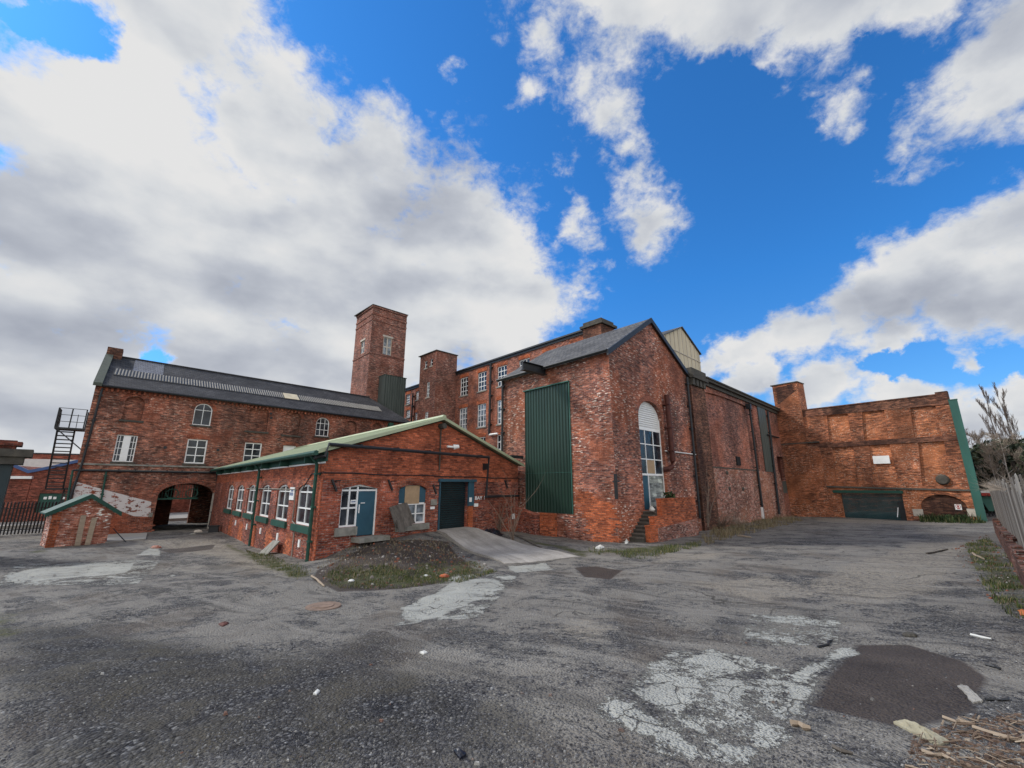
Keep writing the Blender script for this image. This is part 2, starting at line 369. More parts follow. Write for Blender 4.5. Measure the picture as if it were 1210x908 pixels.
# ------------------------------------------------------------------ generic building parts
def window(par, W, bl, tr, nx, ny, frame='white', pane='glass', rec=.1, archh=0, sill='stone', fw=.055, bw=.035, name='window', rect=None, silld=.1, label=None, off=0):
    u0,u1,z0,z1 = rect or box4(W, bl, tr, off)
    b = MB(); o0, o1 = off-rec-.03, off-rec+.03; zs = z1-archh
    poly = arch(u0,u1,z0,zs,z1) if archh else [(u0,z0),(u1,z0),(u1,z1),(u0,z1)]
    m, r = (u0+u1)/2, (u1-u0)/2
    b.wbox(W,u0,u0+fw,z0,zs,o0,o1); b.wbox(W,u1-fw,u1,z0,zs,o0,o1); b.wbox(W,u0+fw,u1-fw,z0,z0+fw,o0,o1)
    if archh:
        n = 12
        for i in range(n):
            a, c = math.pi*i/n, math.pi*(i+1)/n
            q = [(m+r*math.cos(a),zs+archh*math.sin(a)),(m+r*math.cos(c),zs+archh*math.sin(c)),(m+(r-fw)*math.cos(c),zs+(archh-fw)*math.sin(c)),(m+(r-fw)*math.cos(a),zs+(archh-fw)*math.sin(a))]
            b.prism(W,q,o0,o1)
        b.wbox(W,u0+fw,u1-fw,zs-bw/2,zs+bw/2,o0,o1-.004)
    else: b.wbox(W,u0+fw,u1-fw,z1-fw,z1,o0,o1)
    for i in range(1,nx):
        uu = u0+(u1-u0)*i/nx; top = zs+math.sqrt(max(0,1-((uu-m)/r)**2))*(archh-fw) if archh else z1-fw
        b.wbox(W,uu-bw/2,uu+bw/2,z0+fw,top,o0+.005,o1-.006)
    for j in range(1,ny):
        zz = z0+(zs-z0)*j/ny; b.wbox(W,u0+fw,u1-fw,zz-bw/2,zz+bw/2,o0+.008,o1-.009)
    f = b.build(name, M[frame], par)
    p = MB(); p.prism(W, poly, off-rec-.028, off-rec-.012); p.build('pane', M[pane], f)
    if sill:
        s = MB(); s.wbox(W,u0-.09,u1+.09,z0-.13,z0-.003,off-rec-.02,off+silld-.03); s.build('sill', M[sill], f)
    if label: f['label'] = label
    return f, poly
def pipe(par, W, p0, p1, r=.055, off=.1, mat='black', name='downpipe', brackets=True, extra=None):
    a, c = W.hit(*p0, off), W.hit(*p1, off); b = MB()
    pts = [W.pt(a[0],a[1],off), W.pt(c[0],c[1],off)]
    if extra: pts = extra+pts
    b.tube(pts, r, 8)
    L = abs(a[1]-c[1])
    if brackets and L > 1:
        for i in range(int(L/1.6)+1):
            t = (i+.3)/(int(L/1.6)+1); q = W.pt(a[0]+(c[0]-a[0])*t, a[1]+(c[1]-a[1])*t, off)
            u = a[0]+(c[0]-a[0])*t; z = a[1]+(c[1]-a[1])*t; b.wbox(W,u-r*1.7,u+r*1.7,z-.04,z+.04,0.003,off+r*.6)
    return b.build(name, M[mat], par)
def corr(W, u0, u1, z0, z1, pitch=.2, amp=.035, off=.03):
    b = MB(); u = u0; prof = []
    while u < u1:
        prof += [(u,0),(u+pitch*.35,0),(u+pitch*.5,amp),(u+pitch*.85,amp)]; u += pitch
    prof.append((u1,0))
    prof = [q for q in prof if q[0] <= u1]
    for (a,oa),(c,oc) in zip(prof, prof[1:]): b.face([W.pt(a,z0,off+oa),W.pt(c,z0,off+oc),W.pt(c,z1,off+oc),W.pt(a,z1,off+oa)])
    b.wbox(W,u0,u1,z0+.002,z1-.002,off-.03,off-.004)
    return b
def soldier_arch(b, W, u0, u1, z, rise, h=.22, off=.012):   # segmental brick arch over an opening
    m, r = (u0+u1)/2, (u1-u0)/2+.08; n = max(8, int((u1-u0)/.09))
    for i in range(n):
        a, c = -1+2*(i+.06)/n, -1+2*(i+.94)/n
        b.prism(W, [(m+r*a, z+rise*(1-a*a)),(m+r*c, z+rise*(1-c*c)),(m+r*1.06*c, z+h+rise*(1-c*c)),(m+r*1.06*a, z+h+rise*(1-a*a))], -.05, off)
def text_mesh(txt, size, W, u, z, off, mat, par, name='lettering', squash=1):
    cu = bpy.data.curves.new(name, 'FONT'); cu.body = txt; cu.size = size; cu.extrude = .004; cu.offset = .004
    o = bpy.data.objects.new(name, cu); C.objects.link(o); dg = bpy.context.evaluated_depsgraph_get(); me = bpy.data.meshes.new_from_object(o.evaluated_get(dg))
    bpy.data.objects.remove(o); org = WL[par]
    for v in me.vertices:
        x, y, zz = v.co; q = W.pt(u+x*squash, z+y, off+zz); v.co = q-org
    me.materials.clear(); me.materials.append(M[mat]); ob = bpy.data.objects.new(name, me); C.objects.link(ob); ob.parent = par; WL[ob] = org
    return ob
# ================================================================== LEFT MILL (A)
T = WNl.d                                     # "back" direction shared by the yard buildings
uL = WA.hit(114.4, 450.2)[0]; uR = WA.hit(484.5, 498.3)[0]
zE = WA.hit(125.3, 452.9)[1]; zW = zE-.15
DEP = 9.6; zR = 11.7
mill = thing('brick_mill', 'three-storey dark red brick mill at the left, slate roof and wide carriage arch', 'mill', WA.pt(uL, -.6))
hol = []; 
def A_rect(bl, tr): return box4(WA, bl, tr)
winA = [((132.2,545.4),(163.4,515.3)),((217.1,547.5),(245.9,520.3)),((286.6,546),(310,524.2)),((333,543),(349.8,527.4))]
for bl, tr in winA:
    u0,u1,z0,z1 = A_rect(bl,tr); hol.append(([(u0,z0),(u1,z0),(u1,z1),(u0,z1)], .14, False))
aw = [((226.9,501.8),(252.5,478.5)),((372.3,515),(390,494.6))]
for bl, tr in aw:
    u0,u1,z0,z1 = A_rect(bl,tr); hol.append((arch(u0,u1,z0,z1-(u1-u0)*.45,z1), .14, False))
blind = [((143.6,495.7),(172.7,470)),((290.9,508.9),(318.9,481.4)),((333.9,513.7),(356.4,487.2)),((407.3,517),(422,498.3)),((439,519),(452,501))]
for bl, tr in blind:
    u0,u1,z0,z1 = A_rect(bl,tr); hol.append((arch(u0,u1,z0,z1-(u1-u0)*.42,z1), .22, True))
ua0 = WA.hit(183,605)[0]; ua1 = WA.hit(250,605)[0]; zc = WA.hit(222.8,571.4)[1]; zsp = WA.hit(251,586)[1]
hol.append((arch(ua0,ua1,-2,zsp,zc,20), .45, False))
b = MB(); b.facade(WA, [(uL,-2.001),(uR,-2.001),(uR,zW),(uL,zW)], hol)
# end walls, rear wall, gable
def back(u, z, t): p = WA.pt(u, z); return Vector((p.x+T.x*t, p.y+T.y*t, z))
b.face([back(uL,-2,0),back(uL,zW,0),back(uL,zR-.1,DEP/2),back(uL,zW,DEP),back(uL,-2,DEP)])
b.face([back(uR,-2,0),back(uR,zW,0),back(uR,zW,DEP),back(uR,-2,DEP)])
# rear wall with the courtyard opening
rw0 = WA.pt(0,0)+Vector((T.x,T.y,0))*DEP; WAr = Wall(rw0.xy, YA, 1)
r0,r1,rz0,rz1 = box4(WAr, (199,617),(229,573))
b.facade(WAr, [(uL,-2.001),(uR,-2.001),(uR,zW),(uL,zW)], [([(r0,-1.9),(r1,-1.9),(r1,rz1),(r0,rz1)], .3, False)])
b.build('wall', M['bA'], mill)
# passage walls inside
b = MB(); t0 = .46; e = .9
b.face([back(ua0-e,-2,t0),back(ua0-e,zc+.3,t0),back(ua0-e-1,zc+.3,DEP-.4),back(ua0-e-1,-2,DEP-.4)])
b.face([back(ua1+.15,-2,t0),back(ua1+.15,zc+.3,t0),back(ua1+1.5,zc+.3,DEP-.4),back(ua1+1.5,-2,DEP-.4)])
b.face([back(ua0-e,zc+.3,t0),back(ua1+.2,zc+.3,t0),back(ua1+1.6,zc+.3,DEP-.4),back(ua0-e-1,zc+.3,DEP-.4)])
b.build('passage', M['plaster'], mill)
# string course, lintels, corbel table under the eaves, blind sills
b = MB(); q0 = WA.hit(88,547.4); q1 = WA.hit(257,552.5); b.wbox(WA, uL+.05, q1[0], q0[1]-.09, q0[1]+.02, .002, .07)
b.wbox(WA, uL+.05, q1[0], q0[1]-.42, q0[1]-.34, .002, .04)
b.build('string_course', M['stone'], mill)
b = MB(); u = uL+.2
while u < uR-.2: b.wbox(WA,u,u+.12,zW-.36,zW-.12,.002,.1); u += .27
b.wbox(WA,uL+.02,uR,zW-.121,zW+.02,.002,.14); b.build('corbel_course', M['bA_red'], mill)
for bl, tr in blind: b = MB(); u0,u1,z0,z1 = A_rect(bl,tr); b.wbox(WA,u0-.12,u1+.12,z0-.13,z0,-.2,.09); b.build('blind_sill', M['dstone'], mill)
b = MB()
for bl, tr in winA: u0,u1,z0,z1 = A_rect(bl,tr); soldier_arch(b, WA, u0, u1, z1+.02, .03, .26)
for bl, tr in aw+blind:
    u0,u1,z0,z1 = A_rect(bl,tr); m_, r_ = (u0+u1)/2, (u1-u0)/2+.03; zs = z1-(u1-u0)*.43
    for i in range(18):
        a, c = math.pi*(i+.06)/18, math.pi*(i+.94)/18; hh = (z1-zs)+.03
        b.prism(WA, [(m_+r_*math.cos(a),zs+hh*math.sin(a)),(m_+(r_+.22)*math.cos(a),zs+(hh+.22)*math.sin(a)),(m_+(r_+.22)*math.cos(c),zs+(hh+.22)*math.sin(c)),(m_+r_*math.cos(c),zs+hh*math.sin(c))], -.05, .015)
m_, r_ = (ua0+ua1)/2, (ua1-ua0)/2
for i in range(44):
    a, c = math.pi*(i+.06)/44, math.pi*(i+.94)/44; hh = zc-zsp
    b.prism(WA, [(m_+r_*math.cos(a),zsp+hh*math.sin(a)),(m_+(r_+.36)*math.cos(a),zsp+(hh+.36)*math.sin(a)),(m_+(r_+.36)*math.cos(c),zsp+(hh+.36)*math.sin(c)),(m_+r_*math.cos(c),zsp+hh*math.sin(c))], -.05, .02)
b.build('arch_bricks', M['bA_red'], mill)
# whitewashed and rebuilt patches round the door bricks
pz = 6.487
wp = [(50+x/pz,520+y/pz) for x,y in ((255,320),(450,375),(640,425),(835,475),(828,590),(700,585),(600,545),(495,500),(490,790),(225,790),(225,450))]
b = MB(); pl = hits(WA, wp[:8]+[(126,597),(86,592)]); b.prism(WA, pl, -.02, .006); b.build('whitewash_patch', M['bA_white'], mill)
b = MB(); pl = hits(WA, [(124,597),(128,603),(140,601),(170,607),(177,612),(180,628),(180,645),(126,645)]); toothed(b, WA, pl, .0045, 3); b.build('rebuilt_brickwork', M['bA_red'], mill)
b = MB(); u0,u1,z0,z1 = box4(WA,(175,611),(180.5,606)); b.wbox(WA,u0,u1,z0,z1,.005,.12); b.build('meter_box', M['stone'], mill)
for k,(bl,tr) in enumerate(winA):
    if k == 0:
        f,_ = window(mill, WA, bl, tr, 6, 4, sill='dstone', bw=.03); u0,u1,z0,z1 = A_rect(bl,tr); m_ = (u0+u1)/2
        q = MB(); q.wbox(WA,m_-.17,m_+.17,z0+.04,z1-.04,-.09,-.05); q.build('centre_panel', M['white'], f); f['label'] = 'white twelve-pane casements with a wide centre panel'
    elif k == 3: window(mill, WA, bl, tr, 1, 1, pane='white', sill='dstone', label='window boarded over in white')
    else: window(mill, WA, bl, tr, 2, 3, sill='dstone', bw=.06, fw=.08)
window(mill, WA, *aw[0], 2, 1, archh=(lambda r:(r[1]-r[0])*.45)(A_rect(*aw[0])), sill='dstone')
window(mill, WA, *aw[1], 3, 2, archh=(lambda r:(r[1]-r[0])*.45)(A_rect(*aw[1])), sill='dstone')
# roof
def slope(t): return zE+(zR-zE)*min(t, DEP-t)/(DEP/2)
uH = uR-2.6                                   # ridge stops short: hipped right end
b = MB(); ov = -.3; e0 = slope(0)-.17
P = lambda u,t,dz=0: back(u, (zE+(zR-zE)*t/(DEP/2) if t <= DEP/2 else zE+(zR-zE)*(DEP-t)/(DEP/2))+dz, t)
def slab(pts, th=.12): 
    n = len(pts); b.face(pts); lo = [p-Vector((0,0,th)) for p in pts]; b.face(lo[::-1])
    for i in range(n): j = (i+1)%n; b.face([pts[i],lo[i],lo[j],pts[j]])
slab([P(uL+.3,ov),P(uR+.25,ov),P(uH,DEP/2),P(uL+.3,DEP/2)]); slab([P(uR+.25,ov),back(uR+.25,zE-.17,DEP+.3),P(uH,DEP/2)]); slab([back(uR+.25,zE-.17,DEP+.3),back(uL+.3,zE-.17,DEP+.3),P(uL+.3,DEP/2),P(uH,DEP/2)])
roof = b.build('roof', M['slateA'], mill)
# corrugated roof-light strip
def on_roof(px, py):
    d = ray(px, py); n = (P(uR,0)-P(uL,0)).cross(P(uL,DEP/2)-P(uL,0)); t = (P(uL,0)-Vector((0,0,EYE))).dot(n)/d.dot(n); q = Vector((0,0,EYE))+d*t
    w = q.xy-WA.o; det = WA.d.x*T.y-WA.d.y*T.x
    return (w.x*T.y-w.y*T.x)/det, (WA.d.x*w.y-WA.d.y*w.x)/det
sa = on_roof(137,436.5); sb = on_roof(133,443.5); se = on_roof(447,482)
uS0, uS1, tS0, tS1 = (sa[0]+sb[0])/2, se[0], sb[1], sa[1]
b = MB(); slab([P(uS0,tS0,.05),P(uS1,tS0,.05),P(uS1,tS1,.05),P(uS0,tS1,.05)], .04); sk = b.build('rooflight', M['black'], roof)
b = MB(); u = uS0+.05; i = 0
while u < uS1-.1:
    if i == 0 and (u-uS0)/(uS1-uS0) > .57: b.build('rooflight_ribs', M['conc'], roof); b = MB(); i = 1
    if not (0.535 < (u-uS0)/(uS1-uS0) < .60): b.hexa([P(u,tS0+.04,.052),P(u+.085,tS0+.04,.052),P(u+.085,tS1-.04,.052),P(u,tS1-.04,.052),P(u+.02,tS0+.04,.1),P(u+.065,tS0+.04,.09),P(u+.065,tS1-.04,.09),P(u+.02,tS1-.04,.1)])
    u += .17
b.build('rooflight_ribs', M['conc'], roof)
b = MB(); w0 = uS0+(uS1-uS0)*.54; w1 = uS0+(uS1-uS0)*.6; slab([P(w0,tS0+.03,.09),P(w1,tS0+.03,.09),P(w1,tS1-.03,.09),P(w0,tS1-.03,.09)], .035); b.build('yellowed_sheet', M['beige'], roof)
b = MB(); n0 = on_roof(157,437)[0]; n1 = on_roof(193,441)[0]; slab([P(n0,tS1+.15,.02),P(n1,tS1+.15,.02),P(n1,DEP/2-.1,.02),P(n0,DEP/2-.1,.02)], .02); b.build('slate_repair', M['slateN'], roof)
b = MB(); b.tube([P(uL+.3,DEP/2,.03),P(uH,DEP/2,.03)], .09, 6); b.build('ridge_tiles', M['slateA'], roof)
# coped gable parapet with a chimney stub
b = MB()
for s0,s1,za,zb in ((-.35,DEP/2,zE-.25,zR+.1),(DEP/2,DEP+.35,zR+.1,zE-.25)):
    a, c = back(uL-.12,za+.18,s0), back(uL-.12,zb+.18,s1); a2, c2 = back(uL+.3,za+.18,s0), back(uL+.3,zb+.18,s1); dn = Vector((0,0,-.22))
    b.hexa([a+dn,a2+dn,c2+dn,c+dn,a,a2,c2,c])
b.build('gable_coping', M['gcop'], mill)
b = MB(); b.hexa([back(u,z,t) for z in (zR-.3,zR+.55) for u,t in ((uL-.1,DEP/2-.45),(uL+.75,DEP/2-.45),(uL+.75,DEP/2+.5),(uL-.1,DEP/2+.5))]); b.build('chimney_stub', M['bFd'], mill)
b = MB(); b.tube([WA.pt(uL+.3,zE-.22,.3),WA.pt(uR+.2,zE-.22,.3)], .075, 6); b.build('gutter', M['black'], mill)
pipe(mill, WA, (121,459), (97,548), .06); pipe(mill, WA, (97,548),(78,604), .06, name='downpipe')
b = MB(); a = WA.hit(86.2,555.8,.12); c = WA.hit(256,559.2,.12); b.tube([WA.pt(a[0],a[1],.12),WA.pt(c[0],a[1],.12)], .06, 8)
for i in range(9): t = a[0]+(c[0]-a[0])*(i+.5)/9; b.wbox(WA,t-.03,t+.03,a[1]-.02,a[1]+.12,.003,.14)
b.build('service_pipe', M['black'], mill)
pipe(mill, WA, (126,556),(118,600), .05, mat='green', name='green_pipe'); pipe(mill, WA, (86,556),(78,600), .05, mat='green', name='green_pipe')
for px,py in ((320,489),(320.3,494),(195,529),(257.5,532)):
    b = MB(); u,z = WA.hit(px,py); b.tube([WA.pt(u,z,0),WA.pt(u,z,.05)], .1, 10); b.build('tie_plate', M['black'], mill)
b = MB(); u0,u1,z0,z1 = box4(WA,(457.5,504.5),(462.5,500.5)); b.wbox(WA,u0,u1,z0,z1,.05,.4); b.build('floodlight', M['green'], mill)
# pipes, hose and cream reveal beside the arch
b = MB(); b.wbox(WA, ua1-.03, ua1+.16, -1.5, zsp+.2, -.4, .05); b.build('painted_reveal', M['cream'], mill)
for q0,q1,r in (((258,575),(247,622),.05),((262,566),(252,624),.045),((256,560),(258,612),.04)): pipe(mill, WA, q0, q1, r, .16, name='waste_pipe')
# gate bars in the head of the arch
b = MB(); o = -.3; zt = WA.hit(210,589.5,o)[1]
b.wbox(WA, ua0, ua1-.9, zt-.05, zt+.05, o-.03, o+.03); 
u = ua0+.1
while u < ua1-.9: b.wbox(WA,u-.012,u+.012,zt+.05,zt+.95,o-.012,o+.012); u += .16
for uu in (ua0+.8, ua0+1.9): 
    b.tube([WA.pt(uu+.35*math.cos(a),zt+.35+.3*math.sin(a),o) for a in [math.pi*2*i/14 for i in range(15)]], .03, 5)
b.build('arch_grille', M['green'], mill)
# external escape stair on the gable end
WAe = Wall(WA.pt(uL,0).xy, YY, -1)
fe = MB(); z1 = WAe.hit(85,510)[1]
pz_ = lambda px,py,off: WAe.hit(px,py,off)
def zat(px,py,p): d = ray(px,py); return EYE+d.z/math.hypot(d.x,d.y)*math.hypot(p.x,p.y)
pf = zat(88,507,WAe.pt(.2,0,.8)); zl2 = zat(82,577,WAe.pt(2.2,0,.8)); print('escape',pf,zl2)
Pf = lambda a,o,z: WAe.pt(a,z,o)
fe.wbox(WAe, -.4, .8, pf-.1, pf, .05, 1.3); plat = fe.build('fire_escape', M['black'], mill); plat['label'] = 'black steel escape stair on the gable end'
b = MB(); aT, aB = .75, 2.2
def flight(o0, o1, a0, z0, a1, z1, n):
    for o in (o0,o1): b.bar(Pf(a0,o,z0), Pf(a1,o,z1), .07, .22)
    for i in range(n):
        t = (i+.6)/n; a = a0+(a1-a0)*t; z = z0+(z1-z0)*t
        b.hexa([Pf(a-.09,o0,z),Pf(a+.09,o0,z),Pf(a+.09,o1,z),Pf(a-.09,o1,z),Pf(a-.09,o0,z+.06),Pf(a+.09,o0,z+.06),Pf(a+.09,o1,z+.06),Pf(a-.09,o1,z+.06)])
flight(.5,1.25,aT,pf-.06,aB,zl2,15); b.wbox(WAe,aB,aB+.8,zl2-.1,zl2,.1,1.25); flight(.12,.45,aB+.3,zl2-.1,aB-1.2,-.3,9)
b.build('stair_flight', M['black'], plat)
b = MB()
for a,o in ((-.38,1.28),(.2,1.28),(.78,1.28),(-.38,.7),(-.38,.08),(.78,.08)): b.bar(Pf(a,o,pf),Pf(a,o,pf+1.15), .045)
for h in (.35,.75,1.15): b.bar(Pf(-.38,1.28,pf+h),Pf(.78,1.28,pf+h), .03); b.bar(Pf(-.38,.05,pf+h),Pf(-.38,1.28,pf+h), .03)
for o in (.5,1.25): b.bar(Pf(aT,o,pf+.95), Pf(aB,o,zl2+.95), .03); 
b.bar(Pf(-.3,1.2,pf-.1),Pf(-.3,.03,pf-1.2), .06); b.bar(Pf(.7,1.2,pf-.1),Pf(.7,.03,pf-1.2), .06)
b.build('handrail', M['black'], plat)

# ================================================================== WATER TOWER + roof box
cr = Wall((WA.o+T*5.5), YA, 1); uT = cr.hit(441.3,360.7)[0]; KT = cr.pt(uT,0)
WTr = Wall(KT.xy, YX, 1); WTl = Wall(KT.xy, YY, -1)
wT = WTr.hit(480.9,375)[0]; dT = WTl.hit(422,374.5)[0]; zT = WTr.hit(441.3,360.7)[1]; zTm = WTr.hit(437.5,416)[1]
tower = thing('water_tower', 'tall square dark brick tower rising behind the slate roof', 'tower', WTr.pt(0,0))
wr = box4(WTr,(451.8,420.4),(463.5,400.6)); wl = box4(WTl,(425.3,419.3),(431.3,401.7)); H = lambda r: [(r[0],r[2]),(r[1],r[2]),(r[1],r[3]),(r[0],r[3])]
b = MB(); b.facade(WTr, [(0,-1),(wT,-1),(wT,zT),(0,zT)], [(H(wr),.15,False)]); b.facade(WTl, [(0,-1),(dT,-1),(dT,zT),(0,zT)], [(H(wl),.15,False)])
c1, c2, c3 = WTr.pt(wT,0), WTl.pt(dT,0), None; c3 = c1+c2-KT
up = lambda p,z: Vector((p.x,p.y,z))
b.face([up(c1,-1),up(c3,-1),up(c3,zT),up(c1,zT)]); b.face([up(c2,-1),up(c3,-1),up(c3,zT),up(c2,zT)]); b.face([up(KT,zT-.3),up(c1,zT-.3),up(c3,zT-.3),up(c2,zT-.3)])
b.build('wall', M['bT'], tower)
b = MB()
for zz_b, o in ((zT-.12,.1),(zT-1.0,.06),(zT-1.7,.05),(zTm-.03,.06)): b = MB(); b.wbox(WTr,-o,wT+.02,zz_b-.1,zz_b+.1,.002,o); b.wbox(WTl,.002,dT+.02,zz_b-.1,zz_b+.1,.002,o); b.build('brick_band', M['bT'], tower)
b = MB(); b.wbox(WTr,-.14,wT+.1,zT,zT+.07,-dT-.1,.14); b.build('coping', M['dstone'], tower)
for W_, r in ((WTr,wr),(WTl,wl)):
    f,_ = window(tower, W_, None, None, 2, 2, frame='cream', pane='glass2', sill=None, rect=r, fw=.1, bw=.16); 
    q = MB(); q.wbox(W_, r[0]-.12, r[1]+.12, r[3], r[3]+.22, -.1, .03); q.build('lintel', M['cream'], f)
# green clad box on the mill roof beside the tower
u0 = WTr.hit(455,443,1.3)[0]; u1 = WTr.hit(480,447,1.3)[0]; zb1 = WTr.hit(455,443,1.3)[1]; zb0 = WTr.hit(453,478,1.3)[1]-1.2
b = corr(WTr, u0, u1, zb0, zb1, .3, .1, 1.3); box = thing('plant_housing', 'grey-green corrugated plant housing beside the tower on the mill roof', 'plant housing', WTr.pt(u0,zb0,1.3))
b.wbox(WTr,u0,u1,zb0,zb1-.03,.05,1.27); b.build('cladding', M['cladg'], box)
b = MB(); b.wbox(WTr,u0-.05,u1+.05,zb1,zb1+.06,.02,1.4); b.build('cap_flashing', M['clad'], box)
b = MB(); b.wbox(WTr,u0-.03,u0+.05,zb0,zb1,1.27,1.42); b.wbox(WTr,u0-.02,u0-.004,zb0,zb1-.004,.02,1.3); b.build('corner_flashing', M['cladg'], box)

# ================================================================== STAIR TOWER AND TALL MILL (G)
gl = ray(539.5,441); tG = 46/gl.y; PG = Vector((gl.x*tG, 46)); YG = fit_yaw(PG,-1,(540,440.5),(697,389),YY,5); WG = Wall(PG, YG, -1)
zG = WG.hit(539.5,441)[1]; uG1 = WG.hit(706,386)[0]; uG2 = WG.hit(474,463)[0]
WS = Wall(PG, YX, 1)                          # stair tower front, u negative to its corner
wS = -WS.hit(516.1,414.4)[0]; KS = WS.pt(-wS,0); zS = WS.hit(516.1,414.4)[1]
WSl = Wall(KS.xy, YY, -1); dS = WSl.hit(497,422)[0]
st = thing('stair_tower', 'plain square brick stair tower at the end of the tall mill', 'tower', KS)
hl = []; wrs = []
for bl,tr in (((501.8,435.9),(505.1,426.4)),((508.4,433),(511.7,423.7)),((503.6,470),(508,451.3)),((502,495.4),(506.2,486.5))):
    r = box4(WSl,bl,tr); wrs.append(r); hl.append((H(r),.18,False))
b = MB(); b.facade(WSl,[(0,-1),(dS,-1),(dS,zS),(0,zS)],hl); b.facade(WS,[(-wS,-1),(0.02,-1),(.02,zS),(-wS,zS)])
d1 = WSl.pt(dS,0); d2 = WS.pt(.02,0); d3 = d1+d2-KS
b.face([up(d1,-1),up(d3,-1),up(d3,zS),up(d1,zS)]); b.face([up(d2,-1),up(d3,-1),up(d3,zS),up(d2,zS)]); b.face([up(KS,zS-.1),up(d2,zS-.1),up(d3,zS-.1),up(d1,zS-.1)])
b.build('wall', M['bT'], st)
b = MB(); b.wbox(WS,-wS-.1,.1,zS,zS+.08,-dS-.05,.1); b.build('coping', M['dstone'], st)
for k,r in enumerate(wrs): window(st, WSl, None, None, 1 if k<2 else 2, 2 if k<2 else 4, rect=r, rec=.1, sill='cream', frame='white', bw=.07)
tm = thing('tall_brick_mill', 'tall four-storey brick mill behind, with rows of white multi-pane windows', 'mill', WG.pt(uG1,0))
G1 = [((543.4,468.6),(553.1,445.4)),((564,463.7),(574.5,437.9)),((586.8,450.4),(598.9,430.2)),((611.8,438),(624,420))]
G2 = [((542.2,507.9),(551.7,481.5)),((563,506.9),(573.9,476.5)),((585.5,504),(597,471))]
rr = [box4(WG,*q) for q in G1]; step = (rr[0][0]-rr[2][0])/2; w_ = sum(r[1]-r[0] for r in rr[:2])/2
zt1 = (rr[0][3]+rr[1][3])/2; zb1_ = (rr[0][2]+rr[1][2])/2; r2 = [box4(WG,*q) for q in G2]; zt2 = (r2[0][3]+r2[1][3])/2; zb2_ = (r2[0][2]+r2[1][2])/2
hl = []; wins = []
k = 0; c0 = (rr[0][0]+rr[0][1])/2
while c0-k*step-w_ > uG1:
    for zb_, zt_ in ((zb1_,zt1),(zb2_,zt2),(zb2_*2-zb1_,zt2*2-zt1)):
        r = (c0-k*step-w_/2,c0-k*step+w_/2,zb_,zt_); wins.append(r); hl.append((H(r),.2,False))
    k += 1
for q in (((479.3,478.8),(484.8,465.6)),((490.8,473.3),(494.8,462.3)),((479.5,494),(484.8,484.5)),((489.3,497.5),(493,487.6))):
    r = box4(WG,*q); wins.append(r); hl.append((H(r),.2,False))
b = MB(); b.facade(WG,[(uG1,-1),(uG2,-1),(uG2,zG),(uG1,zG)],hl)
bk = WS.d*9.
gb = lambda u,z,t=1: WG.pt(u,z)+Vector((bk.x,bk.y,0))*t
b.face([WG.pt(uG1,-1),gb(uG1,-1),gb(uG1,zG),WG.pt(uG1,zG)]); b.face([WG.pt(uG2,-1),gb(uG2,-1),gb(uG2,zG),WG.pt(uG2,zG)]); b.face([gb(uG1,-1),gb(uG2,-1),gb(uG2,zG),gb(uG1,zG)])
b.build('wall', M['bG'], tm)
b = MB(); 
for r in wins: soldier_arch(b, WG, r[0], r[1], r[3]+.01, .05, .34, .02)
b.build('window_heads', M['bOr'], tm)
for i,r in enumerate(wins): window(tm, WG, None, None, 3, 4, rect=r, rec=.12, pane='glass2' if i%3==1 else 'glass', sill='stone', fw=.08, bw=.06)
b = MB(); b.wbox(WG,uG1,uG2,zG-.02,zG+.12,-.3,.22); b.wbox(WG,uG1,uG2,zG-.25,zG-.02,.002,.1); cn = b.build('cornice', M['black'], tm)
b = MB(); gE = lambda u,z,o: WG.pt(u,z,o)
b.face([gE(uG1+1.5,zG+.1,.2),gE(uG2,zG+.1,.2),gb(uG2,zG+.5,.5),gb(uG1+1.5,zG+.5,.5)]); b.face([gb(uG1,zG+.5,.5),gb(uG2,zG+.5,.5),gb(uG2,zG,1),gb(uG1,zG,1)]); b.build('roof', M['slateA'], tm)
p0 = box4(WG,(691.8,392),(713,381)); b = MB(); p0 = (p0[0],p0[1],p0[2],max(p0[3],zG+.4)); b.wbox(WG,p0[0],p0[1],zG-1.2,p0[3]-.35,-1.4,.35); pc = b.build('corner_pier', M['bFd'], tm)
b = MB(); b.wbox(WG,p0[0]-.2,p0[1]+.2,p0[3]-.35,p0[3]-.15,-1.6,.5); b.wbox(WG,p0[0],p0[1],p0[3]-.15,p0[3]+.15,-1.4,.3); b.build('pier_cap', M['dstone'], pc)
pipe(tm, WG, (579.9,429.6),(578.1,513.8), .12, .2); pipe(tm, WG, (488,465),(486,500), .1, .2)
b = MB(); a = WG.hit(578,514,.2); c = WG.hit(588,514,.2); b.tube([WG.pt(a[0],a[1],.2),WG.pt(c[0],a[1],.2)], .1, 6); b.build('waste_pipe', M['white'], tm)

# ================================================================== ENGINE HOUSE (C)
uCr = WCf.hit(811.5,446)[0]; zCe = WCl.hit(718.2,414.5)[1]; dC = WCl.hit(592.5,449)[0]; ap = WCf.hit(767,379)
zCr = WCf.hit(811,444)[1]
eh = thing('engine_house', 'tall gabled brick engine house with arched window and steps to its door', 'building', K)
ca = (WCf.hit(757.5,540)[0], WCf.hit(787,560)[0]); zsill = WCf.hit(768,603)[1]; zcr = WCf.hit(768.3,474.6)[1]; zspg = WCf.hit(768,494)[1]
u_a0, u_a1 = WCf.hit(754.8,500)[0], WCf.hit(783.3,500)[0]; u_a0 = (u_a0+ca[0])/2; u_a1 = (u_a1+ca[1])/2
ap_z = ap[1]; um = ap[0]
holC = [(arch(u_a0,u_a1,zsill,zspg,zcr,20), .3, False)]
lo = [(u_a0-.0,zsill)]
b = MB(); b.facade(WCf,[(0,-1),(uCr,-1),(uCr,zCr),(um,ap_z),(0,zCe)],holC)
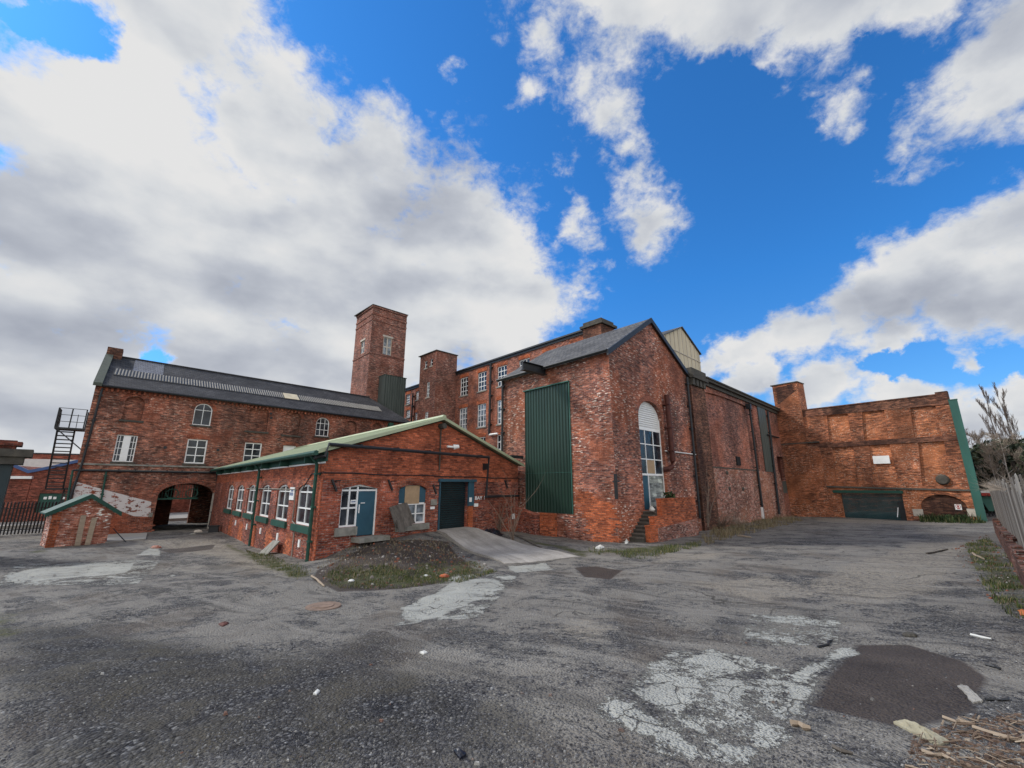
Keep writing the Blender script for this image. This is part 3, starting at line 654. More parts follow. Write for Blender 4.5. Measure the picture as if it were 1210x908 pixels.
g0,g1,gz0_,gz1_ = (WCl.hit(674.5,530)[0], WCl.hit(620.5,530)[0], (WCl.hit(677.3,607.7)[1]+WCl.hit(640,605.7)[1])/2, (WCl.hit(672,451)[1]+WCl.hit(619.6,464)[1])/2)
b.facade(WCl,[(0,-1),(dC,-1),(dC,zCe),(0,zCe)],[([(g0,gz0_),(g1,gz0_),(g1,gz1_),(g0,gz1_)],.2,True)])
cb = lambda u,z,t: WCf.pt(u,z)+Vector((T.x,T.y,0))*t
b.face([cb(uCr,-1,0),cb(uCr,-1,dC),cb(uCr,zCr,dC),cb(uCr,zCr,0)]); b.face([cb(0,-1,dC),cb(uCr,-1,dC),cb(uCr,zCr,dC),cb(um,ap_z,dC),cb(0,zCe,dC)])
b.build('wall', M['bC'], eh)
b = MB()
def slabp(pts, th=.1):
    n = len(pts); b.face(pts); lo = [p-Vector((0,0,th)) for p in pts]; b.face(lo[::-1])
    for i in range(n): j = (i+1)%n; b.face([pts[i],lo[i],lo[j],pts[j]])
sl = (ap_z-zCe)/um; e = .25
slabp([cb(-e,zCe-sl*e+.1,-.12),cb(um,ap_z+.1,-.12),cb(um,ap_z+.1,dC+.1),cb(-e,zCe-sl*e+.1,dC+.1)]); sr = (ap_z-zCr)/(uCr-um)
slabp([cb(um,ap_z+.1,-.12),cb(uCr+.1,zCr-sr*.1+.1,-.12),cb(uCr+.1,zCr-sr*.1+.1,dC+.1),cb(um,ap_z+.1,dC+.1)])
rf = b.build('roof', M['slateC'], eh)
b = MB()
b.hexa([cb(-e,zCe-sl*e-.15,-.16),cb(um,ap_z-.15,-.16),cb(um,ap_z-.15,-.06),cb(-e,zCe-sl*e-.15,-.06),cb(-e,zCe-sl*e+.13,-.16),cb(um,ap_z+.13,-.16),cb(um,ap_z+.13,-.06),cb(-e,zCe-sl*e+.13,-.06)])
b.hexa([cb(um,ap_z-.15,-.16),cb(uCr+.1,zCr-.15,-.16),cb(uCr+.1,zCr-.15,-.06),cb(um,ap_z-.15,-.06),cb(um,ap_z+.13,-.16),cb(uCr+.1,zCr+.13,-.16),cb(uCr+.1,zCr+.13,-.06),cb(um,ap_z+.13,-.06)])
b.build('bargeboard', M['black'], eh)
b = MB(); b.tube([WCl.pt(-.1,zCe-.05,.28),WCl.pt(dC+.1,zCe-.05,.28)], .07, 6); b.build('gutter', M['black'], eh)
b = corr(WCl, g0, g1, gz0_, gz1_, .21, .045, -.02); cl = b.build('cladding', M['clad'], eh)
b = MB(); b.wbox(WCl,g0-.04,g1+.04,gz1_,gz1_+.06,-.02,.1); b.wbox(WCl,g0-.002,g1,(gz0_+gz1_)*.35,(gz0_+gz1_)*.35+.02,.0,.03); b.wbox(WCl,g0-.05,g0,gz0_,gz1_,-.02,.06); b.build('flashing', M['green2'], cl)
pipe(eh, WCl, (594,449),(593,560), .07, .12)
pipe(eh, WCf, (811.8,446),(827.3,613), .07, .12)
pipe(eh, WCl, (727,560),(728.5,590), .08, .1); 
# hoist beam out of the side wall
q = WCl.hit(643.9,437); b = MB(); P0 = WCl.pt(q[0],q[1]-.1,-.3)
best = None
for L in np.arange(.5,4,.1):
    p = WCl.pt(q[0],q[1]-.1,L); v = p-Vector((0,0,EYE)); f_ = v.y*CP+v.z*SP; px = CX+FPX*v.x/f_
    if best is None or abs(px-618) < best[0]: best = (abs(px-618), L)
L = min(best[1], 2.6); b.bar(P0, WCl.pt(q[0],q[1]-.1,L), .1, .42); b.bar(WCl.pt(q[0],q[1]+.11,-.1), WCl.pt(q[0],q[1]+.11,L), .32, .03); b.bar(WCl.pt(q[0],q[1]-.31,-.1), WCl.pt(q[0],q[1]-.31,L), .32, .03); b.build('hoist_beam', M['black'], eh)
q = WCl.hit(619,540.5); b = MB(); b.bar(WCl.pt(q[0]+.1,q[1],-.1),WCl.pt(q[0]+.1,q[1],.9),.12,.16); b.build('steel_stub', M['black'], eh)
# brick arch round window
b = MB(); m_, r_ = (u_a0+u_a1)/2, (u_a1-u_a0)/2; hh = zcr-zspg
for i in range(40):
    a, c = math.pi*(i+.06)/40, math.pi*(i+.94)/40
    b.prism(WCf,[(m_+r_*math.cos(a),zspg+hh*math.sin(a)),(m_+(r_+.26)*math.cos(a),zspg+(hh+.26)*math.sin(a)),(m_+(r_+.26)*math.cos(c),zspg+(hh+.26)*math.sin(c)),(m_+r_*math.cos(c),zspg+hh*math.sin(c))],-.05,.015)
b.build('arch_bricks', M['bD'], eh)
# repaired orange brickwork low on the side wall and pier
b = MB(); toothed(b, WCl, [(max(u,.12),z) for u,z in hits(WCl,[(732,650),(730.5,618),(722,600),(712,592),(704,583),(684,580),(680,597),(679.5,608),(690,612),(700,640),(715,650)])], .005, 5, .45)
b.build('orange_repair', M['bOr'], eh)
pa = WCl.hit(656,612,.12); pb = WCl.hit(638,612,.12); b = MB(); b.wbox(WCl,pa[0],pb[0],-1,gz0_-.003,.003,.14); b.build('brick_pier', M['bOr'], eh)
b = MB(); wa_ = Wall(WCl.pt(g1-.3,0,.0).xy, YY+0, -1); z_a, z_b = WCl.hit(636,606)[1], WCl.hit(618,599)[1]
b.prism(WCl,[(pb[0]+.05,-1),(dC-.9,-1),(dC-.9,z_b+.15),(pb[0]+.05,z_a-.1)],.003,.45); b.build('sloping_plinth', M['bAnn'], eh)
# window unit in the arch
zl = WCf.hit(770,508)[1]; zt_ = WCf.hit(774,561)[1]; um2 = (u_a0+u_a1)/2; o = -.2
b = MB(); 
for s_ in (u_a0,u_a1-.07): b.wbox(WCf,s_,s_+.07,zsill,zspg,o-.03,o+.03)
for z_ in (zl,zt_): b.wbox(WCf,u_a0+.07,u_a1-.07,z_-.05,z_+.05,o-.03,o+.035)
for i in (1,2): uu = u_a0+(u_a1-u_a0)*i/3; b.wbox(WCf,uu-.025,uu+.025,zt_+.05,zl-.05,o-.025,o+.025)
for j in (1,2): zz = zt_+(zl-zt_)*j/3; b.wbox(WCf,u_a0+.07,u_a1-.07,zz-.025,zz+.025,o-.022,o+.022)
aw_ = b.build('window', M['white'], eh)
b = MB(); b.wbox(WCf,u_a0+.05,u_a1-.05,zt_,zl,o-.02,o-.005); b.build('pane', M['glass'], aw_)
b = MB(); c1_, c2_ = u_a0+(u_a1-u_a0)/3, u_a0+(u_a1-u_a0)*2/3; b.wbox(WCf,c1_+.03,c2_-.03,zt_+.06,zt_+(zl-zt_)/3-.03,o-.003,o+.012); b.build('plywood_panel', M['ply'], aw_)
b = MB(); z_ = zl+.05
b.prism(WCf, arch(u_a0+.002,u_a1-.002,zl+.05,zspg,zcr-.002,18), o-.04, o-.02)
while z_ < zcr-.1:
    t = (z_+.06-zspg)/hh; half = r_*math.sqrt(max(0,1-max(0,t)**2))-.05
    if half > .1: b.hexa([WCf.pt(m_-half,z_,o+.03),WCf.pt(m_+half,z_,o+.03),WCf.pt(m_+half,z_+.02,o+.03),WCf.pt(m_-half,z_+.02,o+.03),WCf.pt(m_-half,z_+.08,o-.02),WCf.pt(m_+half,z_+.08,o-.02),WCf.pt(m_+half,z_+.1,o-.02),WCf.pt(m_-half,z_+.1,o-.02)])
    z_ += .115
lv = b.build('louvre', M['white'], aw_)
ud = u_a0+(u_a1-u_a0)*.36
b = MB(); b.wbox(WCf,u_a0+.075,ud-.04,zsill+.02,zt_-.055,o-.03,o); dr = b.build('door', M['blue'], eh); dr['label'] = 'narrow petrol blue door in white frame'
b = MB(); b.wbox(WCf,ud-.035,ud+.02,zsill,zt_-.052,o-.03,o+.03); b.build('door_frame', M['white'], dr)
b = MB(); b.bar(WCf.pt(u_a0+.16,zsill+1,o+.05),WCf.pt(u_a0+.28,zsill+1,o+.05),.025); b.build('handle', M['white'], dr)
b = MB(); b.wbox(WCf,ud+.022,u_a1-.072,zsill,zt_-.052,o-.1,o+.01); b.build('block_infill', M['block'], eh)
# rust flue
b = MB(); a = WCf.hit(787.7,467,.25); c = WCf.hit(795,545,.25); uc = (a[0]+c[0])/2-.05
b.tube([WCf.pt(a[0],a[1],.25),WCf.pt(c[0],c[1],.25),WCf.pt(c[0]-.08,c[1]-.3,.22),WCf.pt(c[0]-.3,c[1]-.42,.1),WCf.pt(c[0]-.42,c[1]-.44,-.1)],.14,12)
for t in (.15,.5,.85): uu = a[0]+(c[0]-a[0])*t; zz = a[1]+(c[1]-a[1])*t; b.wbox(WCf,uu-.17,uu+.17,zz-.03,zz+.03,.003,.4)
b.build('rusty_flue', M['rust'], eh)
b = MB(); a = WCf.hit(786,532.9,.05); c = WCf.hit(835,536.3,.05); d_ = WCf.hit(839,543,.05); b.tube([WCf.pt(*a,.05),WCf.pt(c[0],a[1],.05),WCf.pt(*d_,.05)],.03,6); b.build('white_conduit', M['white'], eh)
# steps with brick balustrade
us0 = WCf.hit(744,639,0)[0]; so = min(np.arange(.5,2.6,.02), key=lambda o_: abs(WCf.hit(766,648,o_)[0]-us0)); so = float(so); print('steps out', so, us0)
so = so or 1.4
sw = thing('brick_steps', 'worn stone steps with stepped orange brick balustrade up to the blue door', 'steps', WCf.pt(WCf.hit(773,648,so)[0],0,so))
pl = hits(WCf,[(825,650),(825,628.8),(822.3,590.4),(783.3,591),(783.3,612),(773.4,612.9),(773.4,623.2),(767.8,623.7),(769,650)],so)
uu_ = sorted(set(p[0] for p in pl)); ub = [WCf.hit(x,620,so)[0] for x in (767.8,773.4,783.3,824)]
zz_ = [WCf.hit(768,623.5,so)[1], WCf.hit(773.6,612.7,so)[1], WCf.hit(783.5,591,so)[1]]
wt = .24; b = MB()
for i in range(3): b.wbox(WCf, ub[i], ub[i+1], -.8, zz_[i]-.003*i, so-wt, so)
b.wbox(WCf, ub[3]-wt, ub[3], -.8, zz_[2]-.01, .003, so-wt-.002)
bw_ = b.build('balustrade', M['bOr'], sw)
b = MB()
for i in range(3): b.wbox(WCf, ub[i]-.02, ub[i+1]+(.02 if i==2 else -.022), zz_[i], zz_[i]+.07, so-wt-.02, so+.02)
b.build('coping_bricks', M['bOr'], bw_)
b = MB(); b.prism(WCf,[(ub[1],-.8),(ub[3]+.03,-.8),(ub[3]+.03,.75),(ub[1]+.3,.55)],so-.05,so+.035); b.build('old_plinth', M['bDlow'], bw_)
nst = 8; us1 = max(WCf.hit(762,603,0)[0], us0+1.5); zland = zsill-.02
b = MB()
ztop = lambda k: .05+(zland-.05)*(k+1)/nst
for k_ in range(nst):
    a = us0+(us1-us0)*k_/nst
    b.wbox(WCf, a, (ub[3]-wt-.003) if k_ == nst-1 else us0+(us1-us0)*(k_+1)/nst+.02, -.6, ztop(k_)-.06, .004, so-wt-.003)
b.build('risers', M['dstone'], sw)
b = MB()
for k_ in range(nst):
    a = us0+(us1-us0)*k_/nst-.03
    b.wbox(WCf, a, (ub[3]-wt-.003) if k_ == nst-1 else us0+(us1-us0)*(k_+1)/nst-.035, ztop(k_)-.058, ztop(k_), .004, so-wt-.003)
b.build('treads', M['dtread'], sw)

# ================================================================== LONG WALL BUILDING (D)
zD0 = WCf.hit(829.8,446.5)[1]; ld = thing('long_brick_shed', 'long sooty brick shed wall with bracketed cornice right of the engine house', 'building', WCf.pt(uCr+.05,0))
u0d = uCr+.02
zst = WCf.hit(865,554)[1]
rp = [WCf.hit(834.5,500)[0]]; uD1 = WCf.hit(893,515)[0]; zr1 = WCf.hit(836,462)[1]
rec = arch(rp[0],uD1,zst+.1,zr1-.25,zr1,10)
slot = box4(WCf,(921.5,568),(928.5,541))
sl2 = box4(WCf,(926,583),(933,569)); sm = box4(WCf,(872.5,550),(875.5,540))
us_ = min(slot[0],sl2[0])-.25; slot = (slot[0],min(slot[1],uDend-.12),slot[2],slot[3]); sl2 = (sl2[0],min(sl2[1],uDend-.08),sl2[2],sl2[3]); zm_ = (slot[2]+sl2[3])/2; print('slots',slot,sl2,uDend)
b = MB(); b.facade(WCf,[(u0d,-1),(us_,-1),(us_,zD0-.25),(u0d,zD0-.25)],[(rec,.13,True)]); b.facade(WCf,[(us_,-1),(uDend,-1),(uDend,zm_),(us_,zm_)],[(H(sl2),.12,False)]); b.facade(WCf,[(us_,zm_),(uDend,zm_),(uDend,zD0-.25),(us_,zD0-.25)],[(H(slot),.35,False)])
Dd = 14; db = lambda u,z,t: WCf.pt(u,z)+Vector((T.x,T.y,0))*t
b.face([db(u0d,-1,Dd),db(uDend,-1,Dd),db(uDend,zD0-.3,Dd),db(u0d,zD0-.3,Dd)]); b.face([db(uDend,-1,0),db(uDend,-1,Dd),db(uDend,zD0-.3,Dd),db(uDend,zD0-.3,0)]); b.face([db(u0d,zD0-.4,dC+.1),db(u0d,-1,dC+.1),db(u0d,-1,Dd),db(u0d,zD0-.4,Dd)])
b.build('wall', M['bD'], ld)
b = MB(); b.face([db(u0d,zD0-.35,.01),db(uDend,zD0-.35,.01),db(uDend,zD0-.35,Dd),db(u0d,zD0-.35,Dd)]); b.build('roof', M['slateA'], ld)
b = MB(); b.prism(WCf,[(WCf.hit(834,560)[0],-1),(uDend-.01,-1),(uDend-.01,zst-.2),(WCf.hit(915,560)[0],zst-.1),(WCf.hit(895,560)[0],zst),(WCf.hit(834,560)[0],zst)],-.02,.03) if False else None
lw0 = WCf.hit(838,560)[0]; b.facade(WCf,[(lw0,-1),(sl2[0]-.4,-1),(sl2[0]-.4,zst-.04),(lw0,zst-.04)],[],.035); b.face([WCf.pt(lw0,zst-.04,.035),WCf.pt(sl2[0]-.4,zst-.04,.035),WCf.pt(sl2[0]-.4,zst-.04,0),WCf.pt(lw0,zst-.04,0)]); b.face([WCf.pt(lw0,-1,0),WCf.pt(lw0,-1,.035),WCf.pt(lw0,zst-.04,.035),WCf.pt(lw0,zst-.04,0)])
b.build('lower_wall', M['bDlow'], ld)
b = MB(); b.wbox(WCf,lw0,WCf.hit(897,560)[0],zst-.035,zst+.05,.002,.06); b.build('string_course', M['dstone'], ld)
# corner pier with corbels
pu0, pu1 = u0d+.06, WCf.hit(832,480)[0]; b = MB(); b.wbox(WCf,pu0,pu1,-1,zD0-.9,.002,.16); pr = b.build('corner_pier', M['bFd'], ld)
b = MB()
for i in range(4):
    uu = pu0+(pu1-pu0)*(i+.1)/4; b.wbox(WCf,uu,uu+(pu1-pu0)*.16,zD0-.88,zD0-.45,.003,.3)
b.wbox(WCf,pu0-.05,pu1+.12,zD0-.449,zD0-.2,-.2,.4); b.wbox(WCf,pu0,pu1+.05,zD0-.199,zD0+.2,-.5,.3); b.build('pier_cap', M['dstone'], pr)
b = MB(); b.wbox(WCf,pu1+.121,uDend-.3,zD0-.5,zD0-.26,.002,.12); b.wbox(WCf,pu1+.121,uDend-.3,zD0-.26,zD0-.1,-.3,.3); b.wbox(WCf,pu1+.05,uDend-.2,zD0-.1,zD0,-.3,.38); b.build('cornice', M['dstone'], ld)
g = (WCf.hit(896.5,500)[0], WCf.hit(905.3,500)[0]); gz = (WCf.hit(907,557.7)[1], WCf.hit(899,481)[1])
b = corr(WCf, g[0], g[1], gz[0], gz[1]-.1, .5, .02, .06); c_ = b.build('cladding', M['cladg'], ld); c_['label'] = 'tall narrow grey-green sheet panel'
pipe(ld, WCf, (886,484),(902.5,612), .08, .14); pipe(ld, WCf, (907,486),(921,608), .09, .18)
b = MB(); a = WCf.hit(885,482,.2); b.wbox(WCf,a[0]-.15,a[0]+.15,a[1]-.1,a[1]+.3,.003,.35); b.build('rainwater_head', M['black'], ld)
b = MB(); a = WCf.hit(907,514,.15); c = WCf.hit(920,518,.15); b.tube([WCf.pt(a[0],a[1],.15),WCf.pt(c[0],a[1],.15)],.07,6); b.build('waste_pipe', M['black'], ld)
b = MB(); a = WCf.hit(901.5,602,.16); b.wbox(WCf,a[0]-.09,a[0]+.09,0,a[1]+.15,.04,.2); b.build('white_pipe_guard', M['white'], ld)
b = MB(); b.wbox(WCf,slot[0],slot[1],slot[2],slot[3],-.34,-.3); b.build('timber_hatch', M['rust'], ld)
b = MB(); b.wbox(WCf,sl2[0],sl2[1],sl2[2],sl2[3],-.11,-.04); b.build('green_hatch', M['cladg'], ld)
b = MB(); b.wbox(WCf,sm[0],sm[1],sm[2],sm[3],-.12,-.05); b.build('air_vent', M['dark'], ld)
for px,py in ((861,577.5),(877,578),(858,559)):
    a = WCf.hit(px,py); b = MB(); b.tube([WCf.pt(*a,.0),WCf.pt(*a,.12)],[.17,.1],8); b.build('tie_plate', M['dstone'], ld)
# sheet-clad lantern on the roof behind
oo = -4.
cp = hits(WCf,[(804.5,387.3),(826.4,418.2),(828.5,446),(797,446),(791.8,407.3)],oo)
lt = thing('roof_lantern', 'cream sheet-clad gabled lantern behind the engine house gable', 'roof structure', WCf.pt(cp[3][0],zD0-.3,oo))
apx = cp[0]; e_r = cp[1]; uu0 = 2*apx[0]-e_r[0]; zf = zD0-.5
b = MB(); b.facade(WCf,[(uu0,zf),(e_r[0],zf),(e_r[0],e_r[1]),apx,(uu0,e_r[1])],[],oo)
b.build('gable_sheeting', M['beige'], lt)
b = MB()
for i in range(9): uu = uu0+(e_r[0]-uu0)*(i+.5)/9; zt__ = apx[1]-abs(uu-apx[0])/(e_r[0]-apx[0])*(apx[1]-e_r[1])-.08; b.wbox(WCf,uu-.03,uu+.03,zf+1.4,zt__,oo+.002,oo+.04)
b.wbox(WCf,uu0,e_r[0],e_r[1]-.9,e_r[1]-.83,oo+.002,oo+.05); b.build('battens', M['cream'], lt)
b = MB(); b.wbox(WCf,uu0+.1,e_r[0]-.1,zf,zf+1.5,oo+.003,oo+.03); b.build('lower_sheeting', M['bluegrey'], lt)
b = MB(); tt = lambda p,t,dz=0: WCf.pt(p[0],p[1]+dz,oo)+Vector((T.x,T.y,0))*t
L0 = (uu0-.2,e_r[1]-.2*(apx[1]-e_r[1])/(e_r[0]-apx[0])); L1 = (e_r[0]+.12,e_r[1]-.1)
for a_, c_ in ((L0,apx),(apx,L1)): slabp([tt(a_,-.15,.08),tt(c_,-.15,.08),tt(c_,7,.08),tt(a_,7,.08)],.08)
b.face([tt((e_r[0],zf),0),tt((e_r[0],zf),7),tt(e_r,7),tt(e_r,0)]); b.face([tt((uu0,zf),0),tt((uu0,zf),7),tt((uu0,e_r[1]),7),tt((uu0,e_r[1]),0)]); b.build('roof', M['slateC'], lt)

# ================================================================== END BUILDING (F) with pier E
eb = thing('end_building', 'bright orange brick building closing the yard at right, with wide roller door', 'building', WF.pt(5,0))
uFe = (WF.hit(1155,616)[0]+WF.hit(1120.8,473)[0])/2; zf0 = WF.hit(955,484.5)[1]; zf1 = WF.hit(1121,465.5)[1]
z8 = lambda x,y: (900+x/3.632,430+y/3.632)
pans = [[(280,222),(370,215),(385,330),(290,333)],[(430,205),(525,198),(545,322),(440,328)],[(637,190),(745,178),(772,310),(655,318)],[(300,350),(390,345),(415,515),(320,510)],[(460,345),(548,345),(590,520),(478,518)],[(670,330),(780,330),(820,525),(690,525)]]
prs = []; hl = []
for p in pans:
    q = hits(WF,[z8(*a) for a in p]); prs.append(q); hl.append((q,.13,False))
sh = (WF.hit(995.5,598)[0],WF.hit(1068.5,598)[0],-.5,WF.hit(1030,583)[1]); hl.append(([(sh[0],-.9),(sh[1],-.9),(sh[1],sh[3]),(sh[0],sh[3])],.3,False))
ab = (WF.hit(1090.5,609)[0],WF.hit(1145.5,609)[0],WF.hit(1117.5,584.7)[1]); abp = arch(ab[0],ab[1],-.9,.9,ab[2],18); hl.append((abp,.14,False))
b = MB(); b.facade(WF,[(0,-1),(uFe,-1),(uFe,zf1),(0,zf0)],hl)
fb = lambda u,z,t: WF.pt(u,z,-t)
b.face([fb(uFe,-1,0),fb(uFe-4.5,-1,10),fb(uFe-4.5,zf1,10),fb(uFe,zf1,0)]); b.face([fb(0,-1,10),fb(uFe-4.5,-1,10),fb(uFe-4.5,zf1,10),fb(0,zf0,10)]); b.face([fb(0,zf0-.4,.3),fb(uFe,zf1-.4,.3),fb(uFe-4.5,zf1-.4,10),fb(0,zf0-.4,10)])
b.build('wall', M['bF'], eb)
b = MB()
for q in prs: b.prism(WF,q,-.16,-.126)
b.build('panel_brickwork', M['bF2'], eb)
b = MB(); b.prism(WF,abp,-.2,-.135); b.build('blind_arch', M['bFd'], eb); 
for o_ in C.objects: pass
b = MB(); m_, r_ = (ab[0]+ab[1])/2,(ab[1]-ab[0])/2; hh = ab[2]-.9
for i in range(34):
    a, c = math.pi*(i+.06)/34, math.pi*(i+.94)/34
    b.prism(WF,[(m_+r_*math.cos(a),.9+hh*math.sin(a)),(m_+(r_+.25)*math.cos(a),.9+(hh+.25)*math.sin(a)),(m_+(r_+.25)*math.cos(c),.9+(hh+.25)*math.sin(c)),(m_+r_*math.cos(c),.9+hh*math.sin(c))],-.1,.015)
b.build('arch_bricks', M['bF2'], eb)
b = MB(); pt_ = [(0,zf0-.55),(uFe,zf1-.75),(uFe,zf1),(0,zf0)]; b.prism(WF,pt_,-.02,.03)
zc0 = (WF.hit(963,525)[1]+WF.hit(1134,517)[1])/2; b.wbox(WF,0,uFe,zc0-.28,zc0+.1,-.02,.045); b.build('sooty_bands', M['bFd'], eb)
b = MB(); b.hexa([WF.pt(0,zf0,-.35),WF.pt(uFe-.6,zf1,-.35),WF.pt(uFe-.6,zf1,.07),WF.pt(0,zf0,.07),WF.pt(0,zf0+.09,-.35),WF.pt(uFe-.6,zf1+.09,-.35),WF.pt(uFe-.6,zf1+.09,.07),WF.pt(0,zf0+.09,.07)]); b.wbox(WF,uFe-.6,uFe+.05,zf1-.4,zf1+.22,-.4,.06); b.build('coping', M['bFd'], eb)
zs0 = WF.hit(980,574)[1]; zs1 = WF.hit(1148,579)[1]; b = MB()
b.hexa([WF.pt(1.5,zs0-.1,-.02),WF.pt(uFe,zs1-.1,-.02),WF.pt(uFe,zs1-.1,.09),WF.pt(1.5,zs0-.1,.09),WF.pt(1.5,zs0+.02,-.02),WF.pt(uFe,zs1+.02,-.02),WF.pt(uFe,zs1+.02,.05),WF.pt(1.5,zs0+.02,.05)]); b.build('string_course', M['dstone'], eb)
# roller door
b = MB(); z_ = -.6
while z_ < sh[3]-.02: b.hexa([WF.pt(sh[0],z_,-.26),WF.pt(sh[1],z_,-.26),WF.pt(sh[1],z_,-.24),WF.pt(sh[0],z_,-.24),WF.pt(sh[0],z_+.09,-.26),WF.pt(sh[1],z_+.09,-.26),WF.pt(sh[1],z_+.09,-.21),WF.pt(sh[0],z_+.09,-.21)]); z_ += .1
rd = b.build('roller_door', M['shut'], eb)
b = MB(); b.wbox(WF,sh[0]-.45,sh[1]+.1,sh[3],sh[3]+.22,.002,.18); b.build('door_header', M['green'], rd)
b = MB(); b.wbox(WF,sh[1]-.35,sh[1],-.5,sh[3]-.6,-.205,-.1); b.build('side_panel', M['black'], rd)
b = MB(); b.bar(WF.pt(sh[1]-.55,.1,-.1),WF.pt(sh[1]-.42,.8,-.18),.05); b.build('broken_guide', M['white'], rd)
# green corner sheet
ex = WF.hit(1160.5,616)[0]; b = MB(); zg = WF.hit(1126,473)[1]; b.wbox(WF,uFe+.003,uFe+.45,-1,zg,-.05,.06); b.wbox(WF,uFe-.02,uFe+.47,zg,zg+.06,-.07,.08); b.build('corner_sheet', M['green2'], eb)
r = box4(WF,z8(482,430),z8(546,394)); b = MB(); b.wbox(WF,r[0],r[1],r[2],r[3],-.04,.05); b.build('white_plate', M['white'], eb)
r = box4(WF,z8(752,508),z8(800,487)); b = MB()
b.tube([WF.pt((r[0]+r[1])/2,(r[2]+r[3])/2,-.05),WF.pt((r[0]+r[1])/2,(r[2]+r[3])/2,.18)],[.38,.30],12); b.build('vent_cowl', M['dstone'], eb)
r = box4(WF,z8(831,627),z8(854,604)); b = MB(); b.wbox(WF,r[0],r[1],r[2],r[3],-.133,-.10); sg = b.build('warning_sign', M['white'], eb); sg['label'] = 'small white warning sign with a red and black pictogram'
b = MB(); cu_ = (r[0]+r[1])/2; cz_ = r[2]+(r[3]-r[2])*.62; b.tube([WF.pt(cu_+.12*math.cos(a),cz_+.12*math.sin(a),-.095) for a in [i*math.pi/8 for i in range(17)]],.012,5); b.wbox(WF,cu_-.04,cu_+.04,cz_-.07,cz_+.07,-.1,-.092); b.wbox(WF,r[0]+.08,r[1]-.08,r[2]+.05,r[2]+.09,-.1,-.092); b.build('pictogram', M['red'], sg)
for px in (1085,1150):
    a = WF.hit(px,606); b = MB(); b.wbox(WF,a[0]-.28,a[0]+.28,a[1]-.25,a[1]+.25,-.02,.03); b.build('stone_block', M['cream'], eb)
# pier E
YF2 = 0
ec = thing('chimney_pier', 'square brick chimney stub standing in the corner where the two walls meet', 'chimney', WF.pt(.5,0,.15))
ue = WF.hit(941.5,452,.18)[0]; ze = WF.hit(925,454.5,.18)[1]
z_sh = WF.hit(930,488)[1]
b = MB(); b.wbox(WF,.0,ue,-1,ze,-1.3,.2); b.wbox(WF,ue,ue+.9,-1,WF.hit(955,530)[1],-.05,.12); b.build('shaft', M['bF'], ec)
b = MB(); toothed(b,WF,[(.25,WF.hit(917,480)[1]),(ue-.3,WF.hit(943,463)[1]),(ue-.3,ze-.16),(.25,ze-.16)],.204,8,.06); b.build('dark_head', M['bFd'], ec)  # darker brick over the pier head, lower edge stepped along a diagonal
b = MB(); b.wbox(WF,-.15,ue+.06,ze,ze+.08,-1.35,.26); b.build('cap', M['dstone'], ec)
b = MB(); zz = WF.hit(945,524)[1]; b.wbox(WF,-.1,ue+.92,zz-.06,zz+.04,-.02,.225); b.build('offset_course', M['dstone'], ec)
# ================================================================== ANNEXE (N)
an = thing('brick_annexe', 'low gabled brick annexe with pale green sheet roof in front of the mill', 'building', K2)
zNe = WNf.hit(385,533)[1]; uNr = WNf.hit(612,590)[0]; uNa = WNf.hit(521,496)[0]; zNa = WNf.hit(521,497)[1]; zNr = WNf.hit(611,549)[1]-.05
Hh = lambda r: [(r[0],r[2]),(r[1],r[2]),(r[1],r[3]),(r[0],r[3])]
z4 = lambda x,y: (370+x/4.84,540+y/4.84)
# openings in the gable wall
dw = box4(WNf, z4(147,402), z4(362,170)); dd = (WNf.hit(*z4(258,330))[0], WNf.hit(*z4(358,330))[0], WNf.hit(*z4(300,452))[1], WNf.hit(*z4(310,196))[1])
u_w0 = WNf.hit(*z4(155,300))[0]; u_w1 = WNf.hit(*z4(258,300))[0]; z_w0 = WNf.hit(*z4(200,402))[1]; z_wt = WNf.hit(*z4(265,168))[1]
op1 = [(u_w0,z_w0),(u_w1,z_w0),(u_w1,dd[2]),(dd[1]+.04,dd[2]),(dd[1]+.04,z_wt-.08),((u_w0+dd[1])/2,z_wt+.07),(u_w0,z_wt-.08)]
bw2 = (WNf.hit(*z4(487,280))[0], WNf.hit(*z4(648,280))[0], WNf.hit(*z4(560,385))[1], WNf.hit(*z4(570,160))[1])
op2 = arch(bw2[0],bw2[1],bw2[2],bw2[3]-.22,bw2[3],10)
rs = (WNf.hit(*z4(722,260))[0], WNf.hit(*z4(882,260))[0], WNf.hit(*z4(800,406))[1]-.4, WNf.hit(*z4(800,124))[1])
# two-tone masonry: lower old, upper newer
zsplit = WNf.hit(500,568)[1]-.02
b = MB(); b.facade(WNf,[(0,-1.2),(uNr,-1.2),(uNr,zsplit),(0,zsplit)],[(op1 if z_wt+.07 < zsplit-.02 else op1,.16,False),(op2,.2,False),(Hh((rs[0],rs[1],rs[2],min(rs[3],zsplit-.02))),.25,False)])
# side wall windows
cen = [WNl.hit(x,600)[0] for x in (358.8,332,311.8,295,281.7,270)]; st_ = (cen[-1]-cen[0])/5; cen = [cen[0]+st_*i for i in range(6)]
wz0 = WNl.hit(358,621)[1]; wz1 = WNl.hit(360,572.5)[1]; ww = WNl.hit(349.3,600)[0]-WNl.hit(368.8,600)[0]; ww = abs(ww)*.98
hl = [(arch(c-ww/2,c+ww/2,wz0,wz1-.28,wz1,10),.14,False) for c in cen]
zsp2 = WNl.hit(372,567)[1]
b.facade(WNl,[(0,-1.2),(uA-.003,-1.2),(uA-.003,zsp2),(0,zsp2)],hl)
nb = lambda u,z,t: WNf.pt(u,z)+Vector((T.x,T.y,0))*t
b.face([nb(uNr,-1.2,0),nb(uNr,-1.2,18),nb(uNr,zNr,18),nb(uNr,zNr,0)])
b.build('wall', M['bAnn'], an)
